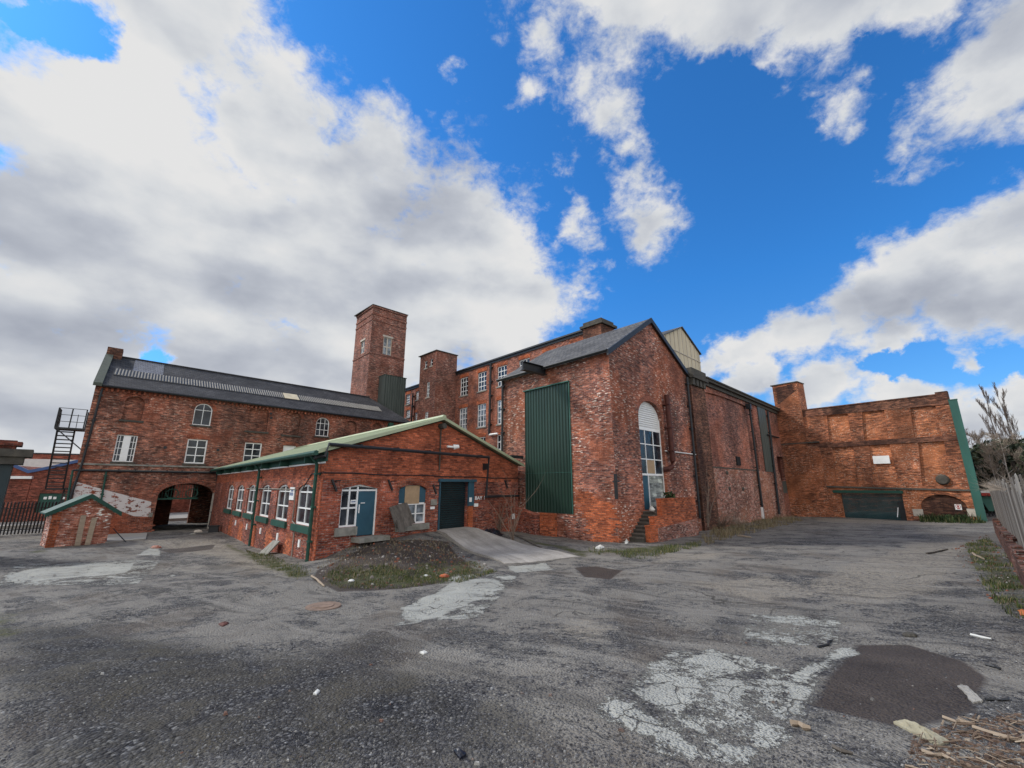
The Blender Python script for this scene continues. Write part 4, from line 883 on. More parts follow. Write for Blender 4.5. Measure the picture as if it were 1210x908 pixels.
b = MB(); b.facade(WNf,[(-.004,zsplit),(uNr,zsplit),(uNr,zNr-.05),(uNa,zNa-.05),(-.004,zNe-.05)],[],.004); b.facade(WNl,[(-.004,zsp2),(uA-.003,zsp2),(uA-.003,zNe),(-.004,zNe)],[],.004)
b.build('upper_wall', M['bAnn2'], an)
b = MB(); b.wbox(WNl,0.02,.55,-1.2,zsp2,.002,.05); b.build('corner_pilaster', M['bAnn2'], an)
b = MB(); soldier_arch(b,WNf,u_w0,dd[1],z_wt-.06,.14,.24); soldier_arch(b,WNf,bw2[0],bw2[1],bw2[3]-.2,.22,.26)
for c in cen: soldier_arch(b,WNl,c-ww/2,c+ww/2,wz1-.24,.25,.22)
b.build('arch_bricks', M['bA_red'], an)
for i in range(5):
    c = cen[0]+st_*(i+.5); b = MB(); toothed(b, WNl, arch(c-.5,c+.5,-.7,.3,.6,8), .006, 30+i, .12); b.build('blocked_opening', M['bOr'], an)
for i,c in enumerate(cen):
    f,_ = window(an, WNl, None, None, 2, 2, rect=(c-ww/2,c+ww/2,wz0,wz1), archh=.28, rec=.09, sill=None, fw=.07, bw=.05)
    q = MB(); q.wbox(WNl,c-ww/2-.12,c+ww/2+.12,wz0-.24,wz0-.003,-.1,.09); q.build('sill', M['green'], f)
    q = MB(); q.wbox(WNl,c-.09,c+.09,wz0-.75-(i%2)*.02,wz0-.5,.003,.04)
    if i < 5: q.build('air_brick', M['white'], an)
# roof: green profiled sheets, ridge running back
b = MB(); Lr = uA-.2; sl_ = (zNa-zNe)/uNa; n_ = int(Lr/.5)
def nR(u,t,dz=0): return nb(u,(zNe+(zNa-zNe)*u/uNa if u <= uNa else zNa+(zNr-zNa)*(u-uNa)/(uNr-uNa))+dz,t)
slabp([nR(-.35,-.25,.1),nR(uNa,-.25,.1),nR(uNa,Lr,.1),nR(-.35,Lr,.1)],.06); slabp([nR(uNa,-.25,.1),nR(uNr+.25,-.25,.1),nR(uNr+.25,Lr-4,.1),nR(uNa,Lr-4,.1)],.06)
roofN = b.build('roof', M['mgreen'], an)
b = MB(); t = 0
while t < Lr:
    b.hexa([nR(-.35,t,.1),nR(-.35,t+.1,.1),nR(uNa,t+.1,.1),nR(uNa,t,.1),nR(-.35,t+.03,.14),nR(-.35,t+.07,.14),nR(uNa,t+.07,.14),nR(uNa,t+.03,.14)]); t += .5
b.build('sheet_ribs', M['mgreen'], roofN)
b = MB(); b.tube([nR(uNa,-.3,.13),nR(uNa,Lr,.13)],.1,6)
for a_,c_ in ((-.36,uNa),(uNa,uNr+.27)):
    b.hexa([nR(a_,-.29,.0),nR(c_,-.29,.0),nR(c_,-.252,.0),nR(a_,-.252,.0),nR(a_,-.29,.13),nR(c_,-.29,.13),nR(c_,-.252,.13),nR(a_,-.252,.13)])
b.build('ridge_and_verge', M['mgreen'], roofN)
b = MB(); b.wbox(WNl,-.28,uA-.25,zNe-.36,zNe-.06,.005,.06); b.wbox(WNl,-.28,uA-.25,zNe-.1,zNe-.06,.06,.3); fs = b.build('fascia', M['green'], an)
b = MB(); b.tube([WNl.pt(-.35,zNe-.1,.42),WNl.pt(uA-.2,zNe-.1,.42)],.085,8); 
for i in range(7): b.wbox(WNl,i*3.2+.9,i*3.2+.95,zNe-.4,zNe-.05,.06,.4)
b.build('gutter', M['green'], fs)
b = MB(); b.wbox(WNl,-.1,uA-.3,zNe-.42,zNe-.362,.005,.03); b.build('white_band', M['white'], fs)
for c in (WNl.hit(363,600,.12)[0]*0+.35, cen[2]+st_*.42): 
    b = MB(); b.tube([WNl.pt(c,zNe-.12,.4),WNl.pt(c,zNe-.45,.14),WNl.pt(c,-.35,.14)],.06,8)
    for zz in (.6,1.7,2.8): b.wbox(WNl,c-.1,c+.1,zz-.03,zz+.03,.003,.19)
    b.build('downpipe', M['green'], an)
# sign, conduit on side wall
sr = box4(WNl,(339.5,591),(349,576)); sr = (cen[0]+ww/2+.35,cen[0]+ww/2+.95,WNl.hit(345,591)[1],WNl.hit(345,576)[1])
b = MB(); b.wbox(WNl,sr[0],sr[1],sr[2],sr[3],.003,.03); sg = b.build('wall_sign', M['white'], an)
b = MB()
for j,(zz,h_) in enumerate(((.66,.1),(.34,.12))):
    z_ = sr[2]+(sr[3]-sr[2])*zz
    for i in range(3+j): u_ = sr[0]+.12+i*.115; b.wbox(WNl,u_,u_+.075,z_,z_+h_,.03,.034)
b.build('sign_lettering', M['blueT'], sg)
b = MB(); c = cen[0]+ww/2+1.05; b.tube([WNl.pt(c+8,zsp2-.35,.03),WNl.pt(c-.9,zsp2-.35,.03),WNl.pt(c-.9,1.1,.03),WNl.pt(c-1.3,1.0,.03),WNl.pt(c-1.3,-.3,.03)],.022,5); b.build('conduit', M['stone'], an)
b = MB(); zc_ = WNl.hit(372,559.5)[1]; b.tube([WNl.pt(2,zc_-.5,.02),WNl.pt(1.2,zc_-.02,.02),WNl.pt(.02,zc_,.02)],.02,5); b.tube([WNf.pt(i*uNr/10,zc_+.02*math.sin(i*2.1)-.005*i,.02) for i in range(11)],.022,5); b.build('cable', M['black'], an)
# service pipe across gable
pp = [(378.5,545),(380.5,527),(383.5,524.7),(577.8,540.7),(577.8,588)]; q = [WNf.hit(x,y,.36) for x,y in pp]
zz = (q[2][1]+q[3][1])/2
b = MB(); b.tube([WNl.pt(.3,zNe-.25,.25),WNl.pt(-.1,zNe-.2,.3),WNf.pt(-.2,zNe-.2,.36),WNf.pt(-.12,q[2][1],.36),WNf.pt(q[3][0],q[3][1],.36),WNf.pt(q[3][0],q[4][1],.2)],.06,8)
for i in range(5): u_ = q[3][0]*(i+.7)/5; z_ = q[2][1]+(q[3][1]-q[2][1])*u_/q[3][0]; b.wbox(WNf,u_-.03,u_+.03,z_-.04,z_+.1,.006,.36)
a = WNf.hit(577.8,587,.15); c = WNf.hit(612,587.5,.15); b.tube([WNf.pt(q[3][0],a[1],.2),WNf.pt(c[0],a[1],.2)],.06,8); b.build('service_pipe', M['black'], an)
b = MB(); a = WNf.hit(522,504,.1); c = WNf.hit(523,556,.1); b.tube([WNf.pt(*a,.06),WNf.pt(a[0],c[1],.06)],.03,6); b.tube([WNf.pt(a[0],a[1],.0),WNf.pt(a[0],a[1],.3)],.13,10); b.build('vent_pipe', M['dstone'], an)
b = MB(); a = WNf.hit(534,528.5,.1); b.tube([WNf.pt(a[0]-.3,a[1],.1),WNf.pt(a[0]+.1,a[1],.2)],.05,8); b.tube([WNf.pt(a[0]+.05,a[1],.15),WNf.pt(a[0]+.25,a[1]+.03,.3)],[.12,.08],10); b.build('security_lamp', M['white'], an)
b = MB(); a = WNf.hit(573,551,.1); b.wbox(WNf,a[0]-.06,a[0]+.06,a[1]-.18,a[1]+.12,.01,.25); b.build('alarm_box', M['black'], an)
for px,py in ((396,572),(462,572),(514,577),(598,571)):
    a = WNf.hit(px,py); b = MB(); b.bar(WNf.pt(a[0]-.15,a[1]+.15,.03),WNf.pt(a[0]+.05,a[1]-.25,.06),.06); b.bar(WNf.pt(a[0],a[1]+.1,.01),WNf.pt(a[0]+.02,a[1]+.1,.3),.04); b.build('iron_bracket', M['black'], an)
# window beside door
o = -.1; b = MB()
for uu in (u_w0,(u_w0+u_w1)/2-.03,u_w1-.06,dd[1]-.02): b.wbox(WNf,uu,uu+.06,z_w0 if uu < u_w1-.1 else dd[2],z_wt-.02,o-.03,o+.03)
for zz in (z_w0,(z_w0+dd[3])/2,dd[3]): b.wbox(WNf,u_w0+.06,(u_w1-.06) if zz<dd[3]-.1 else dd[1]-.02,zz,zz+.06,o-.027,o+.027)
b.prism(WNf,[(u_w0,z_wt-.09),((u_w0+dd[1])/2,z_wt),(dd[1]+.04,z_wt-.09),(dd[1]+.04,z_wt-.01),((u_w0+dd[1])/2,z_wt+.069),(u_w0,z_wt-.01)],o-.02,o+.02)
f = b.build('window', M['white'], an); b = MB(); b.prism(WNf,[(u_w0,z_w0),(u_w1,z_w0),(u_w1,dd[3]),(dd[1]+.03,dd[3]),(dd[1]+.03,z_wt),(u_w0,z_wt)],o-.02,o-.008); b.build('pane', M['glass'], f)
b = MB(); b.wbox(WNf,u_w0-.15,u_w1-.02,z_w0-.28,z_w0-.005,-.1,.08); b.build('sill', M['stone'], f)
r = box4(WNf,z4(222,270),z4(256,246)); b = MB(); b.wbox(WNf,r[0],r[1],r[2],r[3],o-.006,o+.0); nt = b.build('notice', M['white'], f); b = MB(); b.wbox(WNf,r[0]+.03,r[1]-.03,r[2]+(r[3]-r[2])*.4,r[3]-.05,o,o+.003); b.build('notice_print', M['blueT'], nt)
b = MB(); b.wbox(WNf,u_w1+.003,dd[1]-.022,dd[2]+.02,dd[3]-.002,o-.03,o+.012); d_ = b.build('door', M['blue'], an); b = MB(); b.bar(WNf.pt(u_w1+.12,dd[2]+1.15,o+.05),WNf.pt(u_w1+.28,dd[2]+1.15,o+.05),.03); b.wbox(WNf,u_w1+.06,u_w1+.1,dd[2]+.8,dd[2]+1.1,o+.012,o+.03); b.build('handle', M['white'], d_)
b = MB(); b.wbox(WNf,u_w1-.2,dd[1]+.3,dd[2]-.16,dd[2]-.005,-.1,.55); b.build('door_step', M['stone'], d_)
# boarded window
wsp = bw2[0]+(bw2[1]-bw2[0])*.24; wsq = bw2[0]+(bw2[1]-bw2[0])*.76; zmid = WNf.hit(*z4(600,268))[1]
b = MB(); b.wbox(WNf,bw2[0],bw2[1],bw2[2],bw2[2]+.07,o-.03,o+.03); b.wbox(WNf,bw2[0],bw2[0]+.07,bw2[2]+.07,zmid,o-.03,o+.03); b.wbox(WNf,bw2[1]-.07,bw2[1],bw2[2]+.07,zmid,o-.03,o+.03); b.wbox(WNf,bw2[0]+.07,bw2[1]-.07,zmid-.04,zmid+.04,o-.03,o+.03)
for t in (.33,.66): uu = bw2[0]+(bw2[1]-bw2[0])*t; b.wbox(WNf,uu-.03,uu+.03,bw2[2]+.07,zmid-.04,o-.025,o+.025)
b.wbox(WNf,bw2[0]+.07,bw2[1]-.07,(bw2[2]+zmid)/2-.02,(bw2[2]+zmid)/2+.02,o-.02,o+.02)
f = b.build('window', M['white'], an); f['label'] = 'arched window half boarded with plywood between blue panels'
b = MB(); b.prism(WNf,op2,o-.06,o-.04); b.build('pane', M['glass2'], f)
zk = bw2[3]-.22; 
b = MB(); b.prism(WNf,[(bw2[0]+.005,zmid+.045),(wsp,zmid+.045),(wsp,bw2[3]-.04),(bw2[0]+.005,zk)],o-.02,o+.02); b.build('side_panel', M['blue'], f); b = MB(); b.prism(WNf,[(wsq,zmid+.045),(bw2[1]-.005,zmid+.045),(bw2[1]-.005,zk),(wsq,bw2[3]-.04)],o-.02,o+.02); b.build('side_panel', M['blue'], f)
b = MB(); b.wbox(WNf,wsp+.003,wsq-.003,zmid-.0,bw2[3]-.03,o-.0,o+.035); b.build('plywood_board', M['ply'], f)
b = MB(); b.wbox(WNf,bw2[0]-.1,bw2[1]+.12,bw2[2]-.24,bw2[2]-.005,-.1,.1); b.build('sill', M['stone'], f)
# roller shutter
b = MB(); z_ = rs[2]; topz = min(rs[3],zsplit-.02)
while z_ < topz-.02: b.hexa([WNf.pt(rs[0],z_,-.2),WNf.pt(rs[1],z_,-.2),WNf.pt(rs[1],z_,-.18),WNf.pt(rs[0],z_,-.18),WNf.pt(rs[0],z_+.085,-.2),WNf.pt(rs[1],z_+.085,-.2),WNf.pt(rs[1],z_+.085,-.15),WNf.pt(rs[0],z_+.085,-.15)]); z_ += .095
s_ = b.build('roller_shutter', M['shut2'], an)
zj = WNf.hit(*z4(900,280))[1]; b = MB(); b.wbox(WNf,rs[0]-.06,rs[0],-.2,topz,-.2,.06); b.wbox(WNf,rs[1],rs[1]+.38,zj,topz,-.2,.07); b.wbox(WNf,rs[0]-.12,rs[1]+.5,topz,topz+.12,-.1,.12); b.build('shutter_frame', M['blue'], s_)
b = MB(); b.wbox(WNf,rs[1]+.002,rs[1]+.3,-.4,zj-.003,.003,.09); b.build('patched_jamb', M['bOr'], an)
for (x0,y0,x1,y1),mt in (((670,278,706,242),'stone'),((668,300,692,284),'white'),((918,286,941,266),'white'),((1137,356,1152,325),'white')):
    r = box4(WNf,z4(x0,y0),z4(x1,y1)); b = MB(); b.wbox(WNf,r[0],r[1],r[2],r[3],.003,.04); nt = b.build('notice', M[mt], an)
r = box4(WNf,z4(886,258),z4(900,232)); b = MB(); b.wbox(WNf,r[0],r[1],r[2],r[3],.072,.09); b.build('notice', M['white'], an)
a = WNf.hit(*z4(919,241)); c = WNf.hit(*z4(970,241)); h_ = WNf.hit(*z4(940,226))[1]-WNf.hit(*z4(940,242))[1]
text_mesh('BAY 1', h_*1.75, WNf, a[0]+.05, a[1]-.04, .02, 'white', an, squash=1.15*(c[0]-a[0])/(h_*1.75*2.55))

# ================================================================== ground
def sdist(x, y, poly):
    if len(x) > 1000:
        P_ = np.array([tuple(p) for p in poly]); m = (x > P_[:,0].min()-2.5)&(x < P_[:,0].max()+2.5)&(y > P_[:,1].min()-2.5)&(y < P_[:,1].max()+2.5)
        o_ = np.full(x.shape,-5.); k = np.nonzero(m)[0]
        if len(k): o_[k] = _sd(x[k],y[k],poly)
        return o_
    return _sd(x,y,poly)
def _sd(x, y, poly):
    n = len(poly); d = np.full(x.shape, 1e9); ins = np.zeros(x.shape, bool)
    for i in range(n):
        x0,y0 = poly[i]; x1,y1 = poly[(i+1)%n]; ex,ey = x1-x0,y1-y0
        t = np.clip(((x-x0)*ex+(y-y0)*ey)/(ex*ex+ey*ey+1e-9),0,1); d = np.minimum(d, np.hypot(x-x0-t*ex,y-y0-t*ey))
        c = ((y0 > y) != (y1 > y)) & (x < (x1-x0)*(y-y0)/(y1-y0+1e-12)+x0); ins ^= c
    return np.where(ins, d, -d)
G = {}
G['conc'] = [[(738.7,819.5),(779.5,796.3),(818.2,802),(829,815),(812,838),(796,846)],[(717,840),(730,833),(745,838),(800,870),(825,888),(815,892),(780,875),(740,862)],
 [(796,846),(830,870),(872,898),(883,897),(917,867),(905,855),(895,873),(878,885),(850,878),(820,858)],[(808,783),(829,770),(843,767),(867,781),(850,788),(825,785)],[(838,810),(860,800),(882,812),(870,828),(850,830)],
 [(927,803),(958,812),(943,838),(918,842),(932,825)],[(935,800),(1005,764),(1000,776),(948,806)],[(476,729),(496,735),(519,728),(555,713),(598,693),(585,686),(542,686),(516,700),(479,716)],
 [(5,685),(30,674),(100,667),(160,665),(150,675),(80,683),(20,689)],[(163,655),(178,648),(188,647),(190,657)],[(600,668),(645,664),(655,672),(610,677)],[(200,680),(205,679),(207,681),(202,682)]]
G['dust'] = [[(895,735),(930,727),(980,733),(975,750),(930,757),(900,752)],[(640,735),(700,728),(735,745),(700,762),(650,750)],[(760,655),(860,652),(850,662),(770,664)],[(1080,640),(1160,640),(1120,700),(1000,720),(940,690)],[(160,640),(250,632),(330,660),(360,690),(250,660)],[(800,690),(900,680),(1000,700),(900,712)],[(960,612),(1150,617),(1120,622),(960,617)]]
G['soil'] = [[(1010,759),(1075,762),(1140,782),(1172,806),(1160,846),(1075,866),(952,832)],[(925,793),(950,788),(938,806),(920,800)],[(678,670),(705,668),(738,674),(722,684),(690,682)],[(190,650),(256,643),(252,649),(200,654)],[(374,674),(368,686),(400,698),(500,694),(570,680),(530,640),(440,640)]]
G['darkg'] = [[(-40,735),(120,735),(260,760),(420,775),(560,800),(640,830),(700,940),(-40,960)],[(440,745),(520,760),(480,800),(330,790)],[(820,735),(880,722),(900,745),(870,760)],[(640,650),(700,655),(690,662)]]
G['grass'] = [[(380,686),(395,694),(470,694),(540,687),(580,676),(560,668),(470,676),(400,672)],[(1135,645),(1165,640),(1230,700),(1230,745),(1185,725),(1160,690)],[(262,640),(330,662),(372,680),(350,688),(290,660)],[(700,652),(760,656),(860,632),(925,616),(870,624),(827,640)],[(-30,725),(20,722),(18,748),(-30,760)],[(1085,612),(1170,615),(1165,619),(1090,617)],[(625,637),(700,652),(690,657),(620,640)],[(30,652),(60,646),(58,652),(30,656)]]
gx, gy, gv, gf = [], [], [], []
rad = np.concatenate([np.geomspace(1.2,70,520), np.geomspace(75,900,24)]); front = np.radians(np.linspace(-66,66,760)); rest = np.radians(np.linspace(66,294,60))[1:-1]; ang = np.concatenate([front,rest])
A_, R_ = np.meshgrid(ang, rad); X = (R_*np.sin(A_)).ravel(); Y = (R_*np.cos(A_)).ravel()
X = np.append(X,0); Y = np.append(Y,0); Z = hz_np(X,Y)
rr_ = np.hypot(X,Y); NZ = np.zeros_like(X)
for f_,a_ in ((.9,.016),(2.3,.010),(5.1,.005),(9.,.002)):
    for k_ in range(4): th = k_*1.3+f_; NZ += a_*np.sin((X*math.cos(th)+Y*math.sin(th))*f_+k_*2.1+.7*np.sin((X*math.sin(th)-Y*math.cos(th))*f_*.6))
soilP = [[gp(*p).xy for p in q] for q in G['soil'][:1]]
Z += NZ*np.clip(1-rr_/60,0,1)
mound = [gp(*p).xy for p in ((378,672),(392,690),(470,690),(560,672),(520,640),(440,640))]; sdm = sdist(X,Y,[(p.x,p.y) for p in mound])
Z += np.clip(sdm,0,1.2)*.05+np.clip(sdm*3,0,1)*.05*np.sin(X*5+Y*3)*np.sin(Y*6-X*2)
na, nr = len(ang), len(rad); me = bpy.data.meshes.new('ground')
idx = np.arange(na*nr).reshape(nr,na); a0 = idx[:-1,:]; q = np.stack([a0, np.roll(idx,-1,1)[:-1,:], np.roll(idx,-1,1)[1:,:], idx[1:,:]],-1).reshape(-1,4)
fan = [(na*nr,int(idx[0,i]),int(idx[0,(i+1)%na])) for i in range(na)]
me.from_pydata(np.stack([X,Y,Z],1).tolist(), [], [tuple(t[::-1]) for t in q.tolist()]+[t[::-1] for t in fan])
me.update(); 
if me.polygons[0].normal.z < 0: me.flip_normals()
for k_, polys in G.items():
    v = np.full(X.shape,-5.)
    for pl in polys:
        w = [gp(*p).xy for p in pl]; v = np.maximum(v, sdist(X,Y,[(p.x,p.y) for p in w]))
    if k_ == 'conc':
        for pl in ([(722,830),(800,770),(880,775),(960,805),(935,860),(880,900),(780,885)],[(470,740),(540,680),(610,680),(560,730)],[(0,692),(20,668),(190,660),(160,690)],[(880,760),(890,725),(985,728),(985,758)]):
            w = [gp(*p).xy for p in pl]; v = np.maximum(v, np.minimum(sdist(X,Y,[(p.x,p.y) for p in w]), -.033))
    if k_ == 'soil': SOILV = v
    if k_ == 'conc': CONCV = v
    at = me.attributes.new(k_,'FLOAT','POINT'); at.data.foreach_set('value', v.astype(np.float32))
me.shade_smooth()
gr = bpy.data.objects.new('ground', me); C.objects.link(gr); gr['kind'] = 'structure'
from mathutils.bvhtree import BVHTree
_bv = BVHTree.FromPolygons([v.co for v in me.vertices],[tuple(p.vertices) for p in me.polygons])
def gz(x,y):
    h = _bv.ray_cast(Vector((x,y,20)),Vector((0,0,-1))); return h[0].z if h[0] else hz(x,y)
def gpt(px,py,lift=0):
    h = _bv.ray_cast(Vector((0,0,EYE)), ray(px,py).normalized())
    if not h[0]: return gp(px,py,lift)
    return h[0]+Vector((0,0,lift))
def ground_mat():
    m = NT('yard_surface'); co = m.n('ShaderNodeTexCoord').outputs['Object']
    at = lambda n: m.n('ShaderNodeAttribute', attribute_name=n).outputs['Fac']
    big = m.noise(co,.35,6,.6); mid = m.noise(co,1.3,6,.65,None,.6); fine = m.noise(co,11,4,.7); vf = m.noise(co,45,3,.7)
    vo = m.n('ShaderNodeTexVoronoi'); m.l(co, vo.inputs['Vector']); vo.inputs['Scale'].default_value = 38; cell = m.n('ShaderNodeSeparateColor'); m.l(vo.outputs['Color'], cell.inputs[0])
    vo2 = m.n('ShaderNodeTexVoronoi'); m.l(co, vo2.inputs['Vector']); vo2.inputs['Scale'].default_value = 85; cell2 = m.n('ShaderNodeSeparateColor'); m.l(vo2.outputs['Color'], cell2.inputs[0])
    stones = m.mix(1, m.ramp(cell.outputs[0],[(0,(.03,.03,.035)),(.5,(.08,.08,.088)),(.82,(.15,.149,.153)),(1,(.45,.445,.43))]), m.ramp(vo.outputs['Distance'],[(.0,1.1),(.6,.5)]), 'MULTIPLY')
    grit = m.ramp(cell2.outputs[1],[(0,(.055,.053,.05)),(.6,(.105,.10,.093)),(1,(.23,.22,.20))])
    gravel = m.mix(m.ramp(fine,[(.42,0),(.58,1)]), stones, grit)
    dust = m.mix(m.ramp(vf,[(.3,0),(.7,1)]), (.15,.14,.122), (.29,.272,.242))
    brown = m.mix(m.ramp(vf,[(.3,0),(.7,1)]), (.085,.07,.058), (.15,.125,.10))
    w = m.math('ADD', m.math('MULTIPLY',big,.5), m.math('MULTIPLY',mid,.6)); w = m.math('ADD', w, m.math('MULTIPLY',fine,.35))
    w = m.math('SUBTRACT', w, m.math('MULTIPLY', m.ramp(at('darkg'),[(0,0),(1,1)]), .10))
    c = m.mix(m.ramp(w,[(.665,0),(.75,.9)]), gravel, dust)
    bn = m.noise(co,.55,5,.6,(1.3,.8,1)); c = m.mix(m.ramp(bn,[(.53,0),(.66,.6)]), c, brown)
    edge = lambda a,amp,lo,hi: m.ramp(m.math('ADD', at(a), m.math('MULTIPLY', m.math('SUBTRACT', m.math('ADD',m.math('MULTIPLY',mid,.6),m.math('MULTIPLY',fine,.4)), .5), amp)), [(max(0,lo),0),(hi,1)])
    c = m.mix(m.math('MULTIPLY', edge('dust',1.6,0,.35), m.ramp(fine,[(.36,.2),(.6,1)])), c, m.mix(1,dust,(1.25,1.2,1.12),'MULTIPLY'))
    ro = m.n('ShaderNodeVectorRotate', rotation_type='Z_AXIS'); m.l(co, ro.inputs['Vector']); ro.inputs['Angle'].default_value = .62
    tr_ = m.noise(ro.outputs[0], 1, 4, .6, (.3,1.5,1), 1.4); c = m.mix(m.ramp(tr_,[(.54,0),(.62,.38)]), c, (.30,.285,.255)); c = m.mix(m.ramp(tr_,[(.36,.45),(.44,0)]), c, (.055,.052,.05))
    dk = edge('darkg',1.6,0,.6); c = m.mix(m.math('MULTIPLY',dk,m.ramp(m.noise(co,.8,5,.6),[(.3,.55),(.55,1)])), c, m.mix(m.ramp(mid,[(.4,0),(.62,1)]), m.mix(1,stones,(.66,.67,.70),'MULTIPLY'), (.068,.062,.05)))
    so = edge('soil',.22,0,.06); c = m.mix(so, c, m.mix(m.ramp(m.math('ADD',m.math('MULTIPLY',vf,.5),m.math('MULTIPLY',mid,.5)),[(.36,0),(.64,1)]),(.034,.027,.023),(.092,.075,.063)))
    gs = edge('grass',2.0,.02,.3); gcol = m.mix(m.ramp(fine,[(.35,0),(.65,1)]),(.035,.05,.016),(.09,.085,.035)); c = m.mix(m.math('MULTIPLY',gs,m.ramp(mid,[(.35,.3),(.55,.95)])), c, gcol)
    ckv = m.n('ShaderNodeTexVoronoi', feature='DISTANCE_TO_EDGE'); nk = m.n('ShaderNodeTexNoise'); m.l(co,nk.inputs['Vector']); nk.inputs['Scale'].default_value = .9; nk.inputs['Detail'].default_value = 6
    ak = m.n('ShaderNodeVectorMath', operation='MULTIPLY_ADD'); m.l(nk.outputs['Color'],ak.inputs[0]); ak.inputs[1].default_value = (1.6,1.6,0); m.l(co,ak.inputs[2]); m.l(ak.outputs[0],ckv.inputs['Vector']); ckv.inputs['Scale'].default_value = .42
    crk = m.math('MULTIPLY', m.ramp(ckv.outputs['Distance'],[(.004,1),(.011,0)]), m.ramp(big,[(.53,0),(.62,.6)])); c = m.mix(crk, c, (.04,.037,.033))
    # broken concrete: ragged, cracked, silted
    cr = m.n('ShaderNodeTexVoronoi', feature='DISTANCE_TO_EDGE'); nz = m.n('ShaderNodeTexNoise'); m.l(co,nz.inputs['Vector']); nz.inputs['Scale'].default_value = 3; nz.inputs['Detail'].default_value = 4
    ad = m.n('ShaderNodeVectorMath', operation='MULTIPLY_ADD'); m.l(nz.outputs['Color'],ad.inputs[0]); ad.inputs[1].default_value = (.35,.35,0); m.l(co,ad.inputs[2]); m.l(ad.outputs[0],cr.inputs['Vector']); cr.inputs['Scale'].default_value = 2.2
    ck = m.ramp(m.math('ADD',cr.outputs['Distance'],m.math('MULTIPLY',m.math('SUBTRACT',mid,.5),.10)),[(.0,.1),(.018,1)])
    wear = m.ramp(m.math('ADD',m.math('MULTIPLY',mid,.6),m.math('MULTIPLY',fine,.4)),[(.33,0),(.385,1)])
    cf = m.math('MULTIPLY', m.math('MULTIPLY', m.ramp(m.math('ADD', m.math('ADD', at('conc'), .05), m.math('MULTIPLY', m.math('SUBTRACT', m.math('ADD',m.math('MULTIPLY',mid,.4),m.math('ADD',m.math('MULTIPLY',fine,.35),m.math('MULTIPLY',vf,.25))), .5), .8)), [(0,0),(.03,1)]), ck), wear)
    cc = m.mix(m.ramp(vf,[(.3,0),(.7,1)]), (.33,.335,.30), (.47,.47,.43)); cc = m.mix(m.ramp(mid,[(.3,.5),(.6,0)]), cc, (.19,.19,.175)); c = m.mix(cf, c, cc)
    h = m.math('ADD', m.math('MULTIPLY', vo.outputs['Distance'],-.5), m.math('MULTIPLY',fine,.8)); h = m.math('ADD', h, m.math('MULTIPLY',cf,.9)); h = m.math('ADD', h, m.math('MULTIPLY',mid,1.5))
    h = m.math('SUBTRACT', h, m.math('MULTIPLY',so,.5)); h = m.math('SUBTRACT', h, m.math('MULTIPLY',crk,1.2)); m.bump(h,.9,.05)
    return m.out(c,m.ramp(so,[(0,.93),(1,.62)]),0,.25)
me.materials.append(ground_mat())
# concrete ramp to the shutter
rp4 = [WNf.pt(rs[0]-.05,0,-.15),WNf.pt(rs[1]+.1,0,-.1),gpt(686,659),gpt(597,667)]
b = MB(); nu, nv = 10, 24; topz0 = WNf.hit(540,624.5)[1]+.02
grid = []
for j in range(nv+1):
    t = j/nv; L_ = rp4[0].lerp(rp4[3],t); R2 = rp4[1].lerp(rp4[2],t); row = []
    for i in range(nu+1):
        p = L_.lerp(R2,i/nu); g_ = gz(p.x,p.y); z = max(g_+.03, topz0*(1-t)+(gz(*L_.lerp(R2,.5).xy)+.03)*t if t < .999 else g_+.02); row.append(Vector((p.x,p.y,max(g_+.02,min(z,g_+.07+.2*(1-t)**3)))))
    grid.append(row)
for j in range(nv):
    for i in range(nu): b.face([grid[j][i],grid[j][i+1],grid[j+1][i+1],grid[j+1][i]])
dn = Vector((0,0,-.4))
for j in range(nv):
    for i in (0,nu): b.face([grid[j][i],grid[j+1][i],grid[j+1][i]+dn,grid[j][i]+dn])
for i in range(nu): b.face([grid[nv][i],grid[nv][i+1],grid[nv][i+1]+dn,grid[nv][i]+dn])
rm = NT('ramp_concrete'); co = rm.n('ShaderNodeTexCoord').outputs['Object']; a = rm.noise(co,1.1,6,.65); f_ = rm.noise(co,20,4,.7)
vec = rm.n('ShaderNodeVectorRotate', rotation_type='Z_AXIS'); rm.l(co,vec.inputs['Vector']); dirr = (rp4[3]-rp4[0]); vec.inputs['Angle'].default_value = -math.atan2(dirr.y,dirr.x)
stx = rm.noise(vec.outputs[0],1,3,.6,(.25,3.2,1)); c = rm.mix(rm.ramp(a,[(.35,0),(.65,1)]),(.29,.272,.245),(.42,.395,.36)); c = rm.mix(1,c,rm.ramp(stx,[(.3,.75),(.6,1.1)]),'MULTIPLY'); c = rm.mix(1,c,rm.ramp(f_,[(.3,.8),(.7,1.15)]),'MULTIPLY'); rm.bump(f_,.4,.02)
o_ = b.build('concrete_ramp', rm.out(c,.9,0,.25)); o_['kind'] = 'structure'
def slabground(name, px, h, mat):
    b = MB(); p = [gpt(*q) for q in px]; top = [q+Vector((0,0,h)) for q in p]; lo = [q-Vector((0,0,.3)) for q in p]; n = len(p); b.face(top)
    for i in range(n): j=(i+1)%n; b.face([lo[i],lo[j],top[j],top[i]])
    o = b.build(name, M[mat]); o['kind'] = 'structure'; return o
slabground('concrete_pad', [(128,632),(174,631),(172,638),(124,642)], .06, 'conc')
